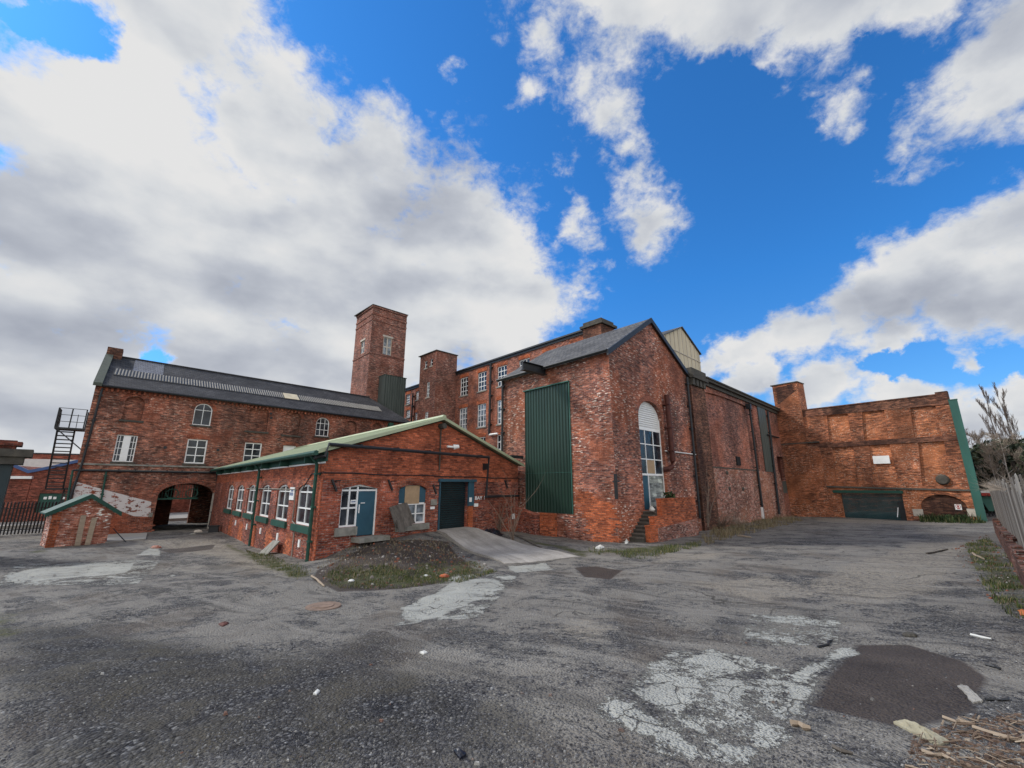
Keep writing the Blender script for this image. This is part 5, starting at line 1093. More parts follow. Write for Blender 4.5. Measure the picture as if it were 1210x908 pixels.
# gravel chips
def chips(name, n, region, size, mat, seed, flat=.6):
    rg = np.random.default_rng(seed); V = []; Fc = []; cnt = 0
    for _ in range(n):
        p = region(rg)
        if p is None: continue
        s = size[0]*(size[1]/size[0])**(rg.random()**2); an = rg.random()*6.28; z = gz(p[0],p[1])
        base = [(math.cos(an+k*1.57+rg.normal()*.3)*s,math.sin(an+k*1.57+rg.normal()*.3)*s*(.6+.4*rg.random()),-.2*s) for k in range(4)]
        topv = [(x*.55+rg.normal()*.1*s,y*.55,s*flat*(.6+.7*rg.random())) for x,y,_z in base]
        V += [(p[0]+x,p[1]+y,z+w) for x,y,w in base+topv]; k = cnt*8; cnt += 1
        Fc += [(k+4,k+5,k+6,k+7),(k,k+1,k+5,k+4),(k+1,k+2,k+6,k+5),(k+2,k+3,k+7,k+6),(k+3,k,k+4,k+7)]
    me = bpy.data.meshes.new(name); me.from_pydata(V,[],Fc); me.materials.append(mat); o = bpy.data.objects.new(name,me); C.objects.link(o); return o
def stone_mat(name, stops):
    m = NT(name); g = m.n('ShaderNodeNewGeometry'); c = m.ramp(g.outputs['Random Per Island'], stops); return m.out(c,.85,0,.3)
def fan_region(rg):
    px = rg.uniform(-20,1230); py = 908-(908-640)*rg.random()**1.6+20; d = ray(px,py)
    p = gp_fast(px,py); return None if p is None else (p.x,p.y)
def gp_fast(px,py):
    h = _bv.ray_cast(Vector((0,0,EYE)), ray(px,py).normalized()); return h[0] if h[0] else None
gm = stone_mat('gravel_chips',[(0,(.05,.05,.056)),(.5,(.105,.104,.11)),(.85,(.17,.168,.168)),(.97,(.24,.235,.22)),(1,(.38,.37,.35))])
def reg_grav(rg):
    p = fan_region(rg)
    if p is None: return None
    v = noise.noise(Vector((p[0]*.7,p[1]*.7,3)))+.3*noise.noise(Vector((p[0]*2.5,p[1]*2.5,9)))
    if v < -.12: return None
    i = int(np.searchsorted(rad, math.hypot(*p))); j = int(round((math.degrees(math.atan2(p[0],p[1]))+66)/132*759)); i = min(i,len(rad)-1); j = min(max(j,0),759); k = i*na+j
    if SOILV[k] > .03 and rg.random() < .93: return None
    if CONCV[k] > -.03 and rg.random() < .8: return None
    return p
o_ = chips('loose_gravel', 46000, reg_grav, (.004,.015), gm, 3); tag(o_,'loose grey gravel chips scattered over the yard','gravel',kind='stuff')
o_ = chips('scattered_stones', 130, fan_region, (.01,.03), stone_mat('mixed_stones',[(0,(.07,.07,.07)),(.4,(.15,.14,.13)),(.55,(.17,.09,.065)),(.7,(.20,.19,.175)),(1,(.42,.41,.38))]), 12); tag(o_,'mixed small stones and brick bits strewn over the whole yard','stones',kind='stuff')
def poly_region(px):
    w = [gpt(*q).xy for q in px]; x0,x1 = min(q.x for q in w),max(q.x for q in w); y0,y1 = min(q.y for q in w),max(q.y for q in w); pl = [(q.x,q.y) for q in w]
    pool = []
    def f(rg):
        for _ in range(60):
            if not pool:
                xs,ys = rg.uniform(x0,x1,4000),rg.uniform(y0,y1,4000); k = _sd(xs,ys,pl) > 0; pool.extend(zip(xs[k].tolist(),ys[k].tolist()))
            if pool: return pool.pop()
    return f
rub = stone_mat('rubble_pieces',[(0,(.08,.06,.045)),(.22,(.24,.08,.045)),(.34,(.12,.10,.08)),(.7,(.15,.13,.115)),(.93,(.22,.20,.18)),(1,(.5,.48,.45))])
o_ = chips('rubble', 1100, poly_region([(372,674),(392,694),(480,696),(585,672),(530,640),(420,640)]), (.015,.07), rub, 5); tag(o_,'brick and stone rubble on the weedy mound below the annexe gable','rubble',kind='stuff')
V0 = [(1120,650),(1165,632),(1200,660),(1225,720),(1180,720)]
o_ = chips('verge_rubble', 420, poly_region(V0), (.015,.06), rub, 6); tag(o_,'broken brick and litter along the right-hand fence verge','rubble',kind='stuff')
o_ = chips('splintered_wood', 1300, poly_region([(1080,868),(1150,850),(1230,845),(1230,940),(1060,940)]), (.008,.035), stone_mat('wood_chips',[(0,(.06,.04,.03)),(.6,(.13,.085,.062)),(.9,(.2,.14,.10)),(1,(.36,.30,.23))]), 8, .4); tag(o_,'brown wood chips and bark spread in the bottom right corner','wood debris',kind='stuff')
# grass blades
def blades(name, n, region, h, stops, seed, label, cat='grass', width=.006, sparse=-.12):
    rg = np.random.default_rng(seed); V=[]; Fc=[]; k=0
    for _ in range(n):
        p = region(rg)
        if p is None: continue
        if noise.noise(Vector((p[0]*1.6,p[1]*1.6,seed)))+.5*noise.noise(Vector((p[0]*5,p[1]*5,seed))) < sparse: continue
        z = gz(*p); hh_ = h*(.25+1.3*rg.random()**2)*(1+.8*noise.noise(Vector((p[0]*.9,p[1]*.9,seed+3)))); an = rg.random()*6.28; lx,ly = math.cos(an)*hh_*rg.uniform(.1,.8),math.sin(an)*hh_*rg.uniform(.1,.8); wx,wy = -math.sin(an)*width,math.cos(an)*width
        V += [(p[0]-wx,p[1]-wy,z-.01),(p[0]+wx,p[1]+wy,z-.01),(p[0]+lx*.4+wx*.7,p[1]+ly*.4+wy*.7,z+hh_*.65),(p[0]+lx*.4-wx*.7,p[1]+ly*.4-wy*.7,z+hh_*.65),(p[0]+lx,p[1]+ly,z+hh_)]
        Fc += [(k,k+1,k+2,k+3),(k+3,k+2,k+4)]; k += 5
    me = bpy.data.meshes.new(name); me.from_pydata(V,[],Fc); me.materials.append(stone_mat(name+'_blades',stops)); o = bpy.data.objects.new(name,me); C.objects.link(o); tag(o,label,cat,kind='stuff')
gst = [(0,(.03,.055,.012)),(.5,(.07,.10,.025)),(.8,(.14,.13,.05)),(1,(.26,.21,.11))]; dst = [(0,(.10,.07,.04)),(.4,(.2,.15,.09)),(.7,(.32,.26,.16)),(1,(.09,.10,.04))]
blades('mound_grass', 9000, poly_region([(378,680),(395,696),(470,696),(540,690),(588,676),(560,664),(470,672),(400,668)]), .06, gst, 21, 'green grass along the lower edge of the rubble mound')
blades('mound_weeds', 2600, poly_region([(372,668),(400,690),(560,672),(530,642),(430,640)]), .09, dst, 22, 'dead brown weeds over the rubble mound', 'weeds')
blades('verge_grass', 9000, poly_region([(1140,645),(1168,636),(1200,660),(1225,700),(1225,740),(1185,725),(1160,690)]), .08, gst, 23, 'green grass on the verge beside the timber fence', sparse=.08)
blades('wall_foot_grass', 9000, poly_region([(828,636),(850,622),(935,612),(950,616),(900,628),(835,645)]), .24, dst, 24, 'straw-coloured long grass at the foot of the long shed wall', 'grass', .008, 0)
blades('step_foot_grass', 3500, poly_region([(690,648),(760,652),(830,640),(828,646),(765,662),(700,655)]), .12, gst, 25, 'short grass strip before the brick steps')
blades('annexe_foot_grass', 3000, poly_region([(290,650),(330,660),(368,676),(350,686),(300,664)]), .06, gst, 26, 'thin moss and grass beside the annexe side wall')
blades('arch_foot_weeds', 900, poly_region([(1086,614),(1165,617),(1165,619),(1088,618)]), .38, [(0,(.015,.03,.008)),(.6,(.04,.07,.02)),(1,(.12,.11,.05))], 27, 'dark weeds below the blind arch of the end building', 'weeds', .03)
# ================================================================== small brick shed
zq = gpt(125.5,641.8); WH = Wall(zq.xy, YA-6, 1); sl0 = WH.hit(53,648)[0]; apH = WH.hit(107.8,586); eL = WH.hit(60,604)[1]; eR = WH.hit(139,602)[1]
hut = thing('brick_hut', 'little brick lean-to hut with green gabled verge and two planks against it', 'hut', WH.pt(sl0/2, zq.z)); hut['label'] = 'little gabled brick hut with green roof edge in front of the whitewashed wall'
eL = eR = (eL+eR)/2; um_ = apH[0]; b = MB(); zap = apH[1]
b.facade(WH,[(sl0,-1.3),(0,-1.3),(0,eR),(um_,zap-.08),(sl0,eL)],[]); hd = 1.6
hp = lambda u,z,t: WH.pt(u,z,-t)
b.face([hp(sl0,-1.3,0),hp(sl0,eL,0),hp(sl0,eL,hd),hp(sl0,-1.3,hd)]); b.face([hp(0,-1.3,0),hp(0,eR,0),hp(0,eR,hd),hp(0,-1.3,hd)]); b.face([hp(sl0,-1.3,hd),hp(0,-1.3,hd),hp(0,eR,hd),hp(um_,zap-.08,hd),hp(sl0,eL,hd)])
b.build('wall', M['bS'], hut)
b = MB(); b.wbox(WH,sl0-.02,sl0+.28,-1.3,eL-.05,.002,.06); b.build('corner_pier', M['bOr'], hut)
b = MB(); kL = (zap-eL)/(um_-sl0); kR = (zap-eR)/(0-um_)
for (u_a,z_a,u_b,z_b) in ((sl0-.25,eL-kL*.25,um_,zap),(um_,zap,.3,eR-kR*.3)):
    slabp([hp(u_a,z_a+.06,-.15),hp(u_b,z_b+.06,-.15),hp(u_b,z_b+.06,hd+.1),hp(u_a,z_a+.06,hd+.1)],.06)
b.build('roof', M['green'], hut)
b = MB()
for (u_a,z_a,u_b,z_b) in ((sl0-.28,eL-kL*.28,um_,zap),(um_,zap,.33,eR-kR*.33)):
    b.hexa([hp(u_a,z_a-.12,-.2),hp(u_b,z_b-.12,-.2),hp(u_b,z_b-.1,-.14),hp(u_a,z_a-.1,-.14),hp(u_a,z_a+.09,-.2),hp(u_b,z_b+.09,-.2),hp(u_b,z_b+.09,-.14),hp(u_a,z_a+.09,-.14)])
b.build('bargeboard', M['green'], hut)
def bar_thing(name,label,cat,a,c,w,h,mat,group=None):
    b = MB(); b.bar(a,c,w,h); o = b.build(name,M[mat],loc=((Vector(a)+Vector(c))/2)); tag(o,label,cat,group); return o
for k_,((x0,y0),(x1,y1)) in enumerate((((91,645),(99,609)),((103,644),(112,612)))):
    a = WH.hit(x0,y0,.3); c = WH.hit(x1,y1,.1); bar_thing('plank',['left-hand timber plank leaning on the little brick hut','right-hand timber plank leaning on the little brick hut'][k_],'plank',WH.pt(a[0],a[1],.35),WH.pt(c[0],c[1],.09),.2,.04,'wood')
a = gpt(149,641); c = WH.hit(134,625,-.3); bar_thing('stick','thin dark stick propped between the hut and the concrete pad','stick',a,WH.pt(c[0],c[1],-.3),.03,.03,'black')
# ------------------------------------------------------------------ palisade fence
P1 = gpt(57,630.5); P2 = gpt(1,633.5); dF = (P2.xy-P1.xy).normalized(); yawP = math.degrees(math.atan2(dF.x,dF.y)); WP = Wall(P1.xy, yawP, -1)
pf_ = thing('palisade_fence','dark steel palisade fence running left from the brick hut','fence',P1); zP = P1.z
b = MB(); u = -3.0
while u < 9: 
    zb = gz(*WP.pt(u,0).xy); b.wbox(WP,u,u+.075,zb+.05,zb+1.95,.0,.02); b.prism(WP,[(u,zb+1.95),(u+.075,zb+1.95),(u+.0375,zb+2.05)],0,.02); u += .155
b.build('pales', M['black'], pf_)
b = MB()
for h in (.35,1.65): b.bar(WP.pt(-3,zP+h,-.03),WP.pt(9,zP+h,-.03),.05)
b.build('rails', M['black'], pf_)
for i in range(5): b = MB(); u = -2.9+i*2.8; b.wbox(WP,u,u+.1,zP-.3,zP+2,-.16,-.06); b.build('post', M['black'], pf_)
# ------------------------------------------------------------------ neighbours on the left
rb = ray(60,600); t_ = 38/rb.y; WB = Wall((rb.x*t_,38), 62, 1)
nbg = thing('neighbour_workshop','red brick workshop with blue wavy roof edge beyond the palisade fence','building',WB.pt(-3,-.7))
top = hits(WB,[(-40,560),(15,550),(34,558),(60,553),(90,546),(130,543)]); bl_ = [(top[0][0],-1.5),(top[-1][0],-1.5)]
gd = box4(WB,(41,606),(78,583)); nw = box4(WB,(26,610),(38,566))
b = MB(); b.facade(WB,[bl_[0],bl_[1]]+top[::-1],[(Hh(gd),.15,False),(Hh(nw),.6,True)]); 
for i in range(len(top)-1): b.face([WB.pt(*top[i]),WB.pt(*top[i+1]),WB.pt(*top[i+1],-10),WB.pt(*top[i],-10)])
b.build('wall', M['bBg'], nbg)
b = MB()
for i in range(len(top)-1):
    a,c = top[i],top[i+1]; b.hexa([WB.pt(a[0],a[1]-.1,.0),WB.pt(c[0],c[1]-.1,.0),WB.pt(c[0],c[1]-.1,.12),WB.pt(a[0],a[1]-.1,.12),WB.pt(a[0],a[1]+.16,.0),WB.pt(c[0],c[1]+.16,.0),WB.pt(c[0],c[1]+.16,.12),WB.pt(a[0],a[1]+.16,.12)])
b.build('fascia', M['blueT'], nbg)
b = MB(); b.wbox(WB,gd[0],gd[1],gd[2],gd[3],-.14,-.08); dr_ = b.build('door', M['green'], nbg)
b = MB(); 
for i in range(9):
    if i in (3,6): continue
    uu = gd[0]+.3+i*.3; b.wbox(WB,uu,uu+.2,gd[3]-.5,gd[3]-.3+.06*(i%2),-.08,-.07)
b.build('faded_lettering', M['white'], dr_)
r = box4(WB,(13,566),(40,563)); b = MB(); b.wbox(WB,r[0],r[1],r[2],r[3],.005,.3); b.build('canopy', M['white'], nbg)
WB2 = Wall((WB.o-WB.n*9), 62, 1); wr_ = thing('white_roofed_shed','white sheet-roofed shed with dark red upper wall beyond the workshop','building',WB2.pt(-3,0))
r = box4(WB2,(22,562),(75,543)); b = MB(); b.wbox(WB2,r[0]-2,r[1]+3,r[2]-3,r[3],-4,-.5); b.build('roof', M['wroof'], wr_)
r = box4(WB2,(18,545),(77,535)); b = MB(); b.wbox(WB2,r[0]-6,r[1],-1,r[3],-9,-4.01); b.build('upper_wall', M['bBg'], wr_)
b = MB(); b.wbox(WB2,r[0]-6.1,r[1]+.1,r[3],r[3]+.12,-9.1,-3.9); b.build('coping', M['slateA'], wr_)
# gate pier at the left edge
rg_ = ray(2,600); t_ = 17/rg_.y; WQ = Wall((rg_.x*t_,17), YA, 1)
u1_ = (WQ.hit(16,549)[0]+WQ.hit(1,600)[0])/2; zt_q = WQ.hit(14,549)[1]; zc_q = WQ.hit(14,531)[1]; zbq = WQ.hit(14,522)[1]
gp_ = thing('gate_pier','broad dark painted gate pier with stone cap and red brick top at the left edge','gate pier',WQ.pt(u1_-1,0))
b = MB(); b.wbox(WQ,u1_-3,u1_,-1,zt_q,-.8,0); b.build('shaft', M['shut2'], gp_)
b = MB(); b.wbox(WQ,u1_-3.2,u1_+.25,zt_q,(zt_q+zc_q)/2,-.95,.2); b.wbox(WQ,u1_-3.1,u1_+.45,(zt_q+zc_q)/2,zc_q,-1.05,.3); b.build('cap', M['dstone'], gp_)
b = MB(); b.wbox(WQ,u1_-3,u1_-.05,zc_q,zbq+.05,-.8,0); b.wbox(WQ,u1_-3,u1_+.1,zbq-.16,zbq,-.9,.08); b.build('brick_top', M['bBg'], gp_)
# ------------------------------------------------------------------ courtyard beyond the passage
cw = WA.pt(0,0).xy+Vector((T.x,T.y))*24; WY = Wall(cw, YA, 1); cy = thing('courtyard_wall','plain brick wall seen through the carriage arch','wall',WY.pt(-6,-.7))
b = MB(); b.wbox(WY,-24,6,-2,3.6,-.4,0); b.build('wall', M['bBg'], cy); b = MB(); b.wbox(WY,-24,6,3.6,3.7,-.45,.05); b.build('coping', M['stone'], cy)
b = MB(); q = [WA.pt(-18,-.55)+Vector((T.x,T.y,0))*14,WA.pt(2,-.55)+Vector((T.x,T.y,0))*14,WA.pt(2,-.5)+Vector((T.x,T.y,0))*23.9,WA.pt(-18,-.5)+Vector((T.x,T.y,0))*23.9]; b.face(q); b.face([q[0]-Vector((0,0,.6)),q[1]-Vector((0,0,.6)),q[1],q[0]]); o_ = b.build('courtyard_paving', M['conc']); o_['kind']='structure'
M['bWall'] = brick('brick_low_wall', (.11,.045,.036),(.20,.085,.062),(.16,.13,.11), .6, (.45,.40,.36), .5, .2, (.24,.075,.045), 18)
M['pale'] = stone_mat('weathered_palings',[(0,(.06,.052,.045)),(.4,(.13,.115,.10)),(.8,(.20,.185,.165)),(1,(.30,.285,.26))])
# ------------------------------------------------------------------ right-hand wall and fence
B1 = gpt(1176,630); B2 = gpt(1212,700); dR = (B1.xy-B2.xy); LR = dR.length; yR = math.degrees(math.atan2(dR.x,dR.y)); WR = Wall(B2.xy, yR, -1)
bwl = thing('low_brick_wall','crumbling low dark brick wall under the timber fence','wall',WR.pt(LR/2,.4)); rgn = random.Random(4)
b = MB(); tops = []; u = -6
while u < LR: tops.append((u, gz(*WR.pt(u,0,.1).xy)+.6+.08*math.sin(u*1.3)+rgn.choice((-.076,0,0,.076)))); u += rgn.uniform(.3,.7)
tops.append((LR, tops[-1][1])); pl = [(-6,-.6),(LR,-.6)]
for i in range(len(tops)-1,0,-1): pl += [(tops[i][0],tops[i-1][1]),(tops[i-1][0]+.001,tops[i-1][1])]
b.prism(WR, pl, -.34, 0); b.build('masonry', M['bWall'], bwl)
b = MB()
for i in range(26): u = rgn.uniform(-5,LR-.5); zb = gz(*WR.pt(u,0,.1).xy); Mx = Matrix.Translation(WR.pt(u,zb+.66+rgn.uniform(0,.06),-.15))@Matrix.Rotation(rgn.uniform(0,3),4,'Z')@Matrix.Rotation(rgn.uniform(-.3,.3),4,'X'); b.box(-.12,.12,-.06,.06,-.035,.04,Mx)
b.build('loose_coping', M['bWall'], bwl)
tf = thing('timber_fence','tall weathered grey timber fence on the low brick wall at the right edge','fence',WR.pt(LR/2,1))
b = MB(); u = -6
while u < LR-.1:
    zb = gz(*WR.pt(u,0,.1).xy)+.5; tz = 2.42+rgn.uniform(-.2,.16); ln = rgn.uniform(-.09,.09); w = rgn.uniform(.10,.15)
    b.hexa([WR.pt(u,zb,-.2),WR.pt(u+w,zb,-.2),WR.pt(u+w,zb,-.178),WR.pt(u,zb,-.178),WR.pt(u+ln,tz,-.17),WR.pt(u+w+ln,tz+rgn.uniform(-.05,.05),-.17),WR.pt(u+w+ln,tz,-.148),WR.pt(u+ln,tz,-.148)]); u += w+rgn.uniform(.02,.07)
b.build('palings', M['pale'], tf)
b = MB()
for h in (1.1,2.1): b.bar(WR.pt(-6,h,-.26),WR.pt(LR-.1,h,-.26),.09,.05)
b.build('rails', M['gwood'], tf)
for i in range(7):
    u = -5+i*(LR+4.5)/6; b = MB(); b.wbox(WR,u,u+.13,.2,2.5,-.40,-.285); b.build('post', M['gwood'], tf)
def twigs(b, base, n, L, r, up=.6, spread=1., seed=1, seg=4, sides=3, curl=.35):
    g = random.Random(seed)
    for _ in range(n):
        an = g.random()*6.28; d = Vector((math.cos(an)*spread,math.sin(an)*spread,up+g.random()*.6)).normalized(); p = Vector(base)+Vector((g.uniform(-.05,.05),g.uniform(-.05,.05),0)); l = L*g.uniform(.5,1.1)/seg; pts=[p.copy()]; rs=[r]
        for i in range(seg):
            d = (d+Vector((g.uniform(-1,1),g.uniform(-1,1),g.uniform(-1,1)))*curl).normalized(); p = p+d*l; pts.append(p.copy()); rs.append(r*(1-(i+1)/seg*.8))
            if g.random() < .6:
                d2 = (d+Vector((g.uniform(-1,1),g.uniform(-1,1),g.uniform(-.3,1)))*.8).normalized(); b.tube([p,p+d2*l*.7,p+d2*l*1.2+Vector((0,0,g.uniform(-.1,.1)*l))],[rs[-1]*.7,rs[-1]*.45,rs[-1]*.2],sides,False)
        b.tube(pts,rs,sides,False)
M['twigm'] = plain('brown_stems',(.22,.16,.12),.9,.3,4); M['twig'] = plain('bare_twigs',(.15,.115,.095),.9,.3,4); M['twigp'] = plain('pale_twigs',(.30,.25,.20),.9,.3,4); M['bark'] = plain('grey_bark',(.13,.11,.095),.9,.3,3); M['birch'] = plain('birch_bark',(.45,.42,.38),.8,.4,4,stretch=(1,1,4))
def leafmat(name, stops): 
    return stone_mat(name, stops)
M['everg'] = leafmat('evergreen_leaves',[(0,(.012,.03,.012)),(.6,(.03,.06,.022)),(1,(.07,.11,.04))]); M['con'] = leafmat('conifer_foliage',[(0,(.02,.032,.02)),(.6,(.045,.06,.036)),(1,(.09,.10,.055))])
b = MB()
for i in range(26): u = 1+i*LR/26; twigs(b, WR.pt(u,2.3,-.2), 7, .55, .006, .2, 1, 200+i, 3, 3, .5)
o_ = b.build('dry_creeper', M['twigp'], loc=WR.pt(LR/2,2.3,-.2)); tag(o_,'tangle of dry creeper along the top of the timber fence','creeper')
# ------------------------------------------------------------------ trees
def bare_tree(name, label, px, dist, h, seed, mode='round', bark='bark', tw='twig', group='bare trees beyond the end building', rT=.16):
    d = ray(px,575); t = dist/math.hypot(d.x,d.y); x,y = d.x*t,d.y*t; z0 = gz(x,y)-.2; g = random.Random(seed); root = thing(name,label,'tree',(x,y,z0),group)
    tb, cb_ = MB(), MB(); tr = [Vector((x,y,z0))]; n = 9
    for i in range(n): tr.append(tr[-1]+Vector((g.uniform(-.05,.05)*h/n*1.5,g.uniform(-.05,.05)*h/n*1.5,h/n)))
    tb.tube(tr,[rT*(1-i/(n+.3)) for i in range(n+1)],7)
    def grow(p,d_,L,r,depth,into):
        pts=[p.copy()]; rs=[r]; s=4
        for i in range(s):
            up_ = .28 if mode == 'poplar' else .08
            d_ = (d_+Vector((g.uniform(-1,1),g.uniform(-1,1),g.uniform(-1,1)))*.2+Vector((0,0,up_))).normalized(); p = p+d_*L/s; pts.append(p.copy()); rs.append(r*(1-(i+1)/(s+.6)))
            if depth < 3:
                for _ in range(2 if depth else 2):
                    e_ = Vector((g.uniform(-1,1),g.uniform(-1,1),g.uniform(-.4,1))).normalized(); k_ = .28 if mode=='poplar' else .9
                    grow(p,(d_+e_*k_).normalized(),L*g.uniform(.35,.6),rs[-1]*.55,depth+1,cb_)
        (into if depth < 1 else cb_).tube(pts,[max(q_,.006) for q_ in rs],4 if depth<1 else 3,False)
    nb_ = 12 if mode=='poplar' else 7
    for i in range(nb_):
        f_ = (.15 if mode=='poplar' else .32)+(.97-(.15 if mode=='poplar' else .32))*i/nb_; j = min(int(f_*n),n-1); p = tr[j].lerp(tr[j+1],f_*n-j); an = i*2.4+g.uniform(-.4,.4)
        el = 2.6 if mode=='poplar' else .55; grow(p,Vector((math.cos(an),math.sin(an),el)).normalized(),h*(.20 if mode=='poplar' else .27)*(1.05-f_*.65),rT*(1-f_)*.5+.012,0,tb)
    tb.build('trunk',M[bark],root); cb_.build('crown',M[tw],root); return root
bare_tree('poplar_tree','tall narrow bare poplar, the tallest tree right of the end building',1194,75,13.4,11,'poplar',rT=.15)
bare_tree('poplar_tree','bare poplar cut by the right edge of the photo',1213,78,13.8,12,'poplar',rT=.15)
bare_tree('bare_tree','wide twiggy bare tree close behind the green corner sheet',1161,62,8.2,13,rT=.1)
bare_tree('bare_tree','low twiggy bare tree between the green corner sheet and the poplar',1177,60,7.6,14,rT=.1)
bare_tree('birch_tree','slender pale birch in front of the dark conifers, left of the fence top',1174,52,6.4,15,'round','birch','twigp',rT=.09)
bare_tree('birch_tree','slender pale birch leaning before the conifers, above the timber fence',1197,50,6.6,16,'round','birch','twigp',rT=.09)
def bushy(name,label,px,dist,h,w,seed,cat='tree',mat='con',n=2600,ls=.16,group='dark evergreens beyond the yard',z=None,shape='cone'):
    d = ray(px,575); t = dist/math.hypot(d.x,d.y); x,y = d.x*t,d.y*t; z0 = gz(x,y)-.1 if z is None else z; g = np.random.default_rng(seed); root = thing(name,label,cat,(x,y,z0),group)
    tb = MB(); tb.tube([(x,y,z0),(x+.05,y,z0+h*.5),(x,y+.05,z0+h*.9)],[w*.06,w*.04,w*.01],6); tb.build('trunk',M['bark'],root)
    cl = [(g.uniform(0,6.28),g.uniform(.08,.97)) for _ in range(26)]; V=[];Fc=[];k=0
    for _ in range(n):
        a0_,f_ = cl[g.integers(len(cl))]; f_ = min(1,max(.03,f_+g.normal()*.05)); rr0 = w/2*(1-f_*.85 if shape=='cone' else math.sqrt(max(.05,1-(2*f_-1)**2))); a_ = a0_+g.normal()*.45; q_ = rr0*(.55+.5*g.random())
        c_ = np.array([x+math.cos(a_)*q_,y+math.sin(a_)*q_,z0+f_*h]); A1 = g.normal(size=3); A1/=np.linalg.norm(A1); A2 = np.cross(A1,g.normal(size=3)); A2/=np.linalg.norm(A2); s = ls*g.uniform(.5,1.2)
        V += [tuple(c_-A1*s),tuple(c_+A2*s*.5),tuple(c_+A1*s),tuple(c_-A2*s*.5)]; Fc.append((k,k+1,k+2,k+3)); k += 4
    me_ = bpy.data.meshes.new('crown'); me_.from_pydata([tuple(np.array(v_)-np.array((x,y,z0))) for v_ in V],[],Fc); me_.materials.append(M[mat]); o = bpy.data.objects.new('crown',me_); C.objects.link(o); o.parent = root; return root
for i,(px,dist,h,w,lb) in enumerate(((1162,56,5.0,4.5,'dark evergreen just right of the green corner sheet'),(1176,58,5.8,5,'dark evergreen behind the left pale birch'),(1190,57,6.4,5.5,'dark evergreen under the tall narrow poplar'),(1204,56,6.2,5.5,'dark evergreen behind the right pale birch'),(1217,52,6,6,'dark evergreen at the right edge of the photo'))):
    bushy('evergreen_tree',lb,px,dist,h-.2,w,40+i,shape='dome',n=3000,ls=.22)
d_ = ray(1180,556); WX = Wall((d_.x*40/d_.y,40), 133, 1); r = (WX.hit(1142,557)[0],WX.hit(1225,557)[0]); r = (min(r),max(r)); zb,zt__ = WX.hit(1180,560)[1],WX.hit(1180,552)[1]
pfn = thing('white_fence','long pale panel fence in front of the dark evergreens','fence',WX.pt(r[0],0)); b = MB(); u = r[0]
while u < r[1]: b.wbox(WX,u,u+1.1,zb,zt__+.06*math.sin(u),-.05,0); u += 1.25
b.build('panels', M['white'], pfn); b = MB(); u = r[0]
while u < r[1]: b.wbox(WX,u-.12,u-.02,-.3,zt__,-.1,-.051); u += 1.25
b.build('posts', M['gwood'], pfn)
d_ = ray(1169,595); WZ = Wall((d_.x*33/d_.y,33), 138, 1); r = box4(WZ,(1164,604),(1175,588)); sk_ = thing('waste_skip','teal steel skip beyond the end building corner','skip',WZ.pt(r[0],.2))
b = MB(); b.prism(WZ,[(r[0]+.2,r[2]),(r[1]-.2,r[2]),(r[1]+.2,r[3]),(r[0]-.1,r[3])],-1.5,0); b.build('body', M['green2'], sk_); b = MB(); b.wbox(WZ,r[0]-.15,r[1]+.25,r[3]-.06,r[3]+.03,.003,.06); b.build('rim', M['green'], sk_)
r = box4(WZ,(1160,586),(1169,580),-1.8); hb = thing('site_board','red and white site board above the teal skip','board',WZ.pt(r[0],r[2],-1.8)); b = MB(); b.wbox(WZ,r[0],r[1],r[2],r[2]+(r[3]-r[2])*.55,-1.9,-1.8); b.build('red_panel', M['red'], hb); b = MB(); b.wbox(WZ,r[0],r[1],r[2]+(r[3]-r[2])*.55,r[3],-1.9,-1.8); b.build('white_panel', M['white'], hb); b = MB(); b.wbox(WZ,r[0]+.1,r[0]+.2,-.5,r[2],-1.88,-1.82); b.wbox(WZ,r[1]-.2,r[1]-.1,-.5,r[2],-1.88,-1.82); b.build('post', M['black'], hb)
# ------------------------------------------------------------------ shrubs at the walls
def shrub(label, pos, n, L, r, mat, seed, up=1.2, spread=.6, name='bare_shrub', curl=.25):
    b = MB(); twigs(b,pos,n,L,r,up,spread,seed,6,3,curl); o = b.build(name,M[mat],loc=pos); return tag(o,label,'shrub')
p = gpt(606,638); shrub('leggy bare shrub between the annexe and the green cladding',Vector((p.x,p.y,p.z)),9,3.5,.018,'twigm',61,1.7,.6)
p = gpt(590,628); shrub('thin bare saplings against the annexe gable right of the shutter',Vector((p.x,p.y,p.z)),22,2.2,.010,'twigm',62,1.8,.5)
u_ = WCf.hit(845,615)[0]; shrub('brown bramble tangle right of the brick steps',WCf.pt(u_,.0,.35),60,1.8,.013,'twigm',63,.7,1.2,'bramble',.5)
u_ = WCf.hit(864,612)[0]; shrub('pale straggling bramble in the middle of the long shed wall foot',WCf.pt(u_,.0,.4),40,1.5,.010,'twigp',64,.5,1.3,'bramble',.5)
u_ = WCf.hit(832,615)[0]; shrub('thin climbing stems beside the shed downpipe next to the steps',WCf.pt(u_,.1,.15),12,3.4,.012,'twigp',65,2.5,.3,'climber',.2)
q = WCf.hit(788,592,so*.5); 
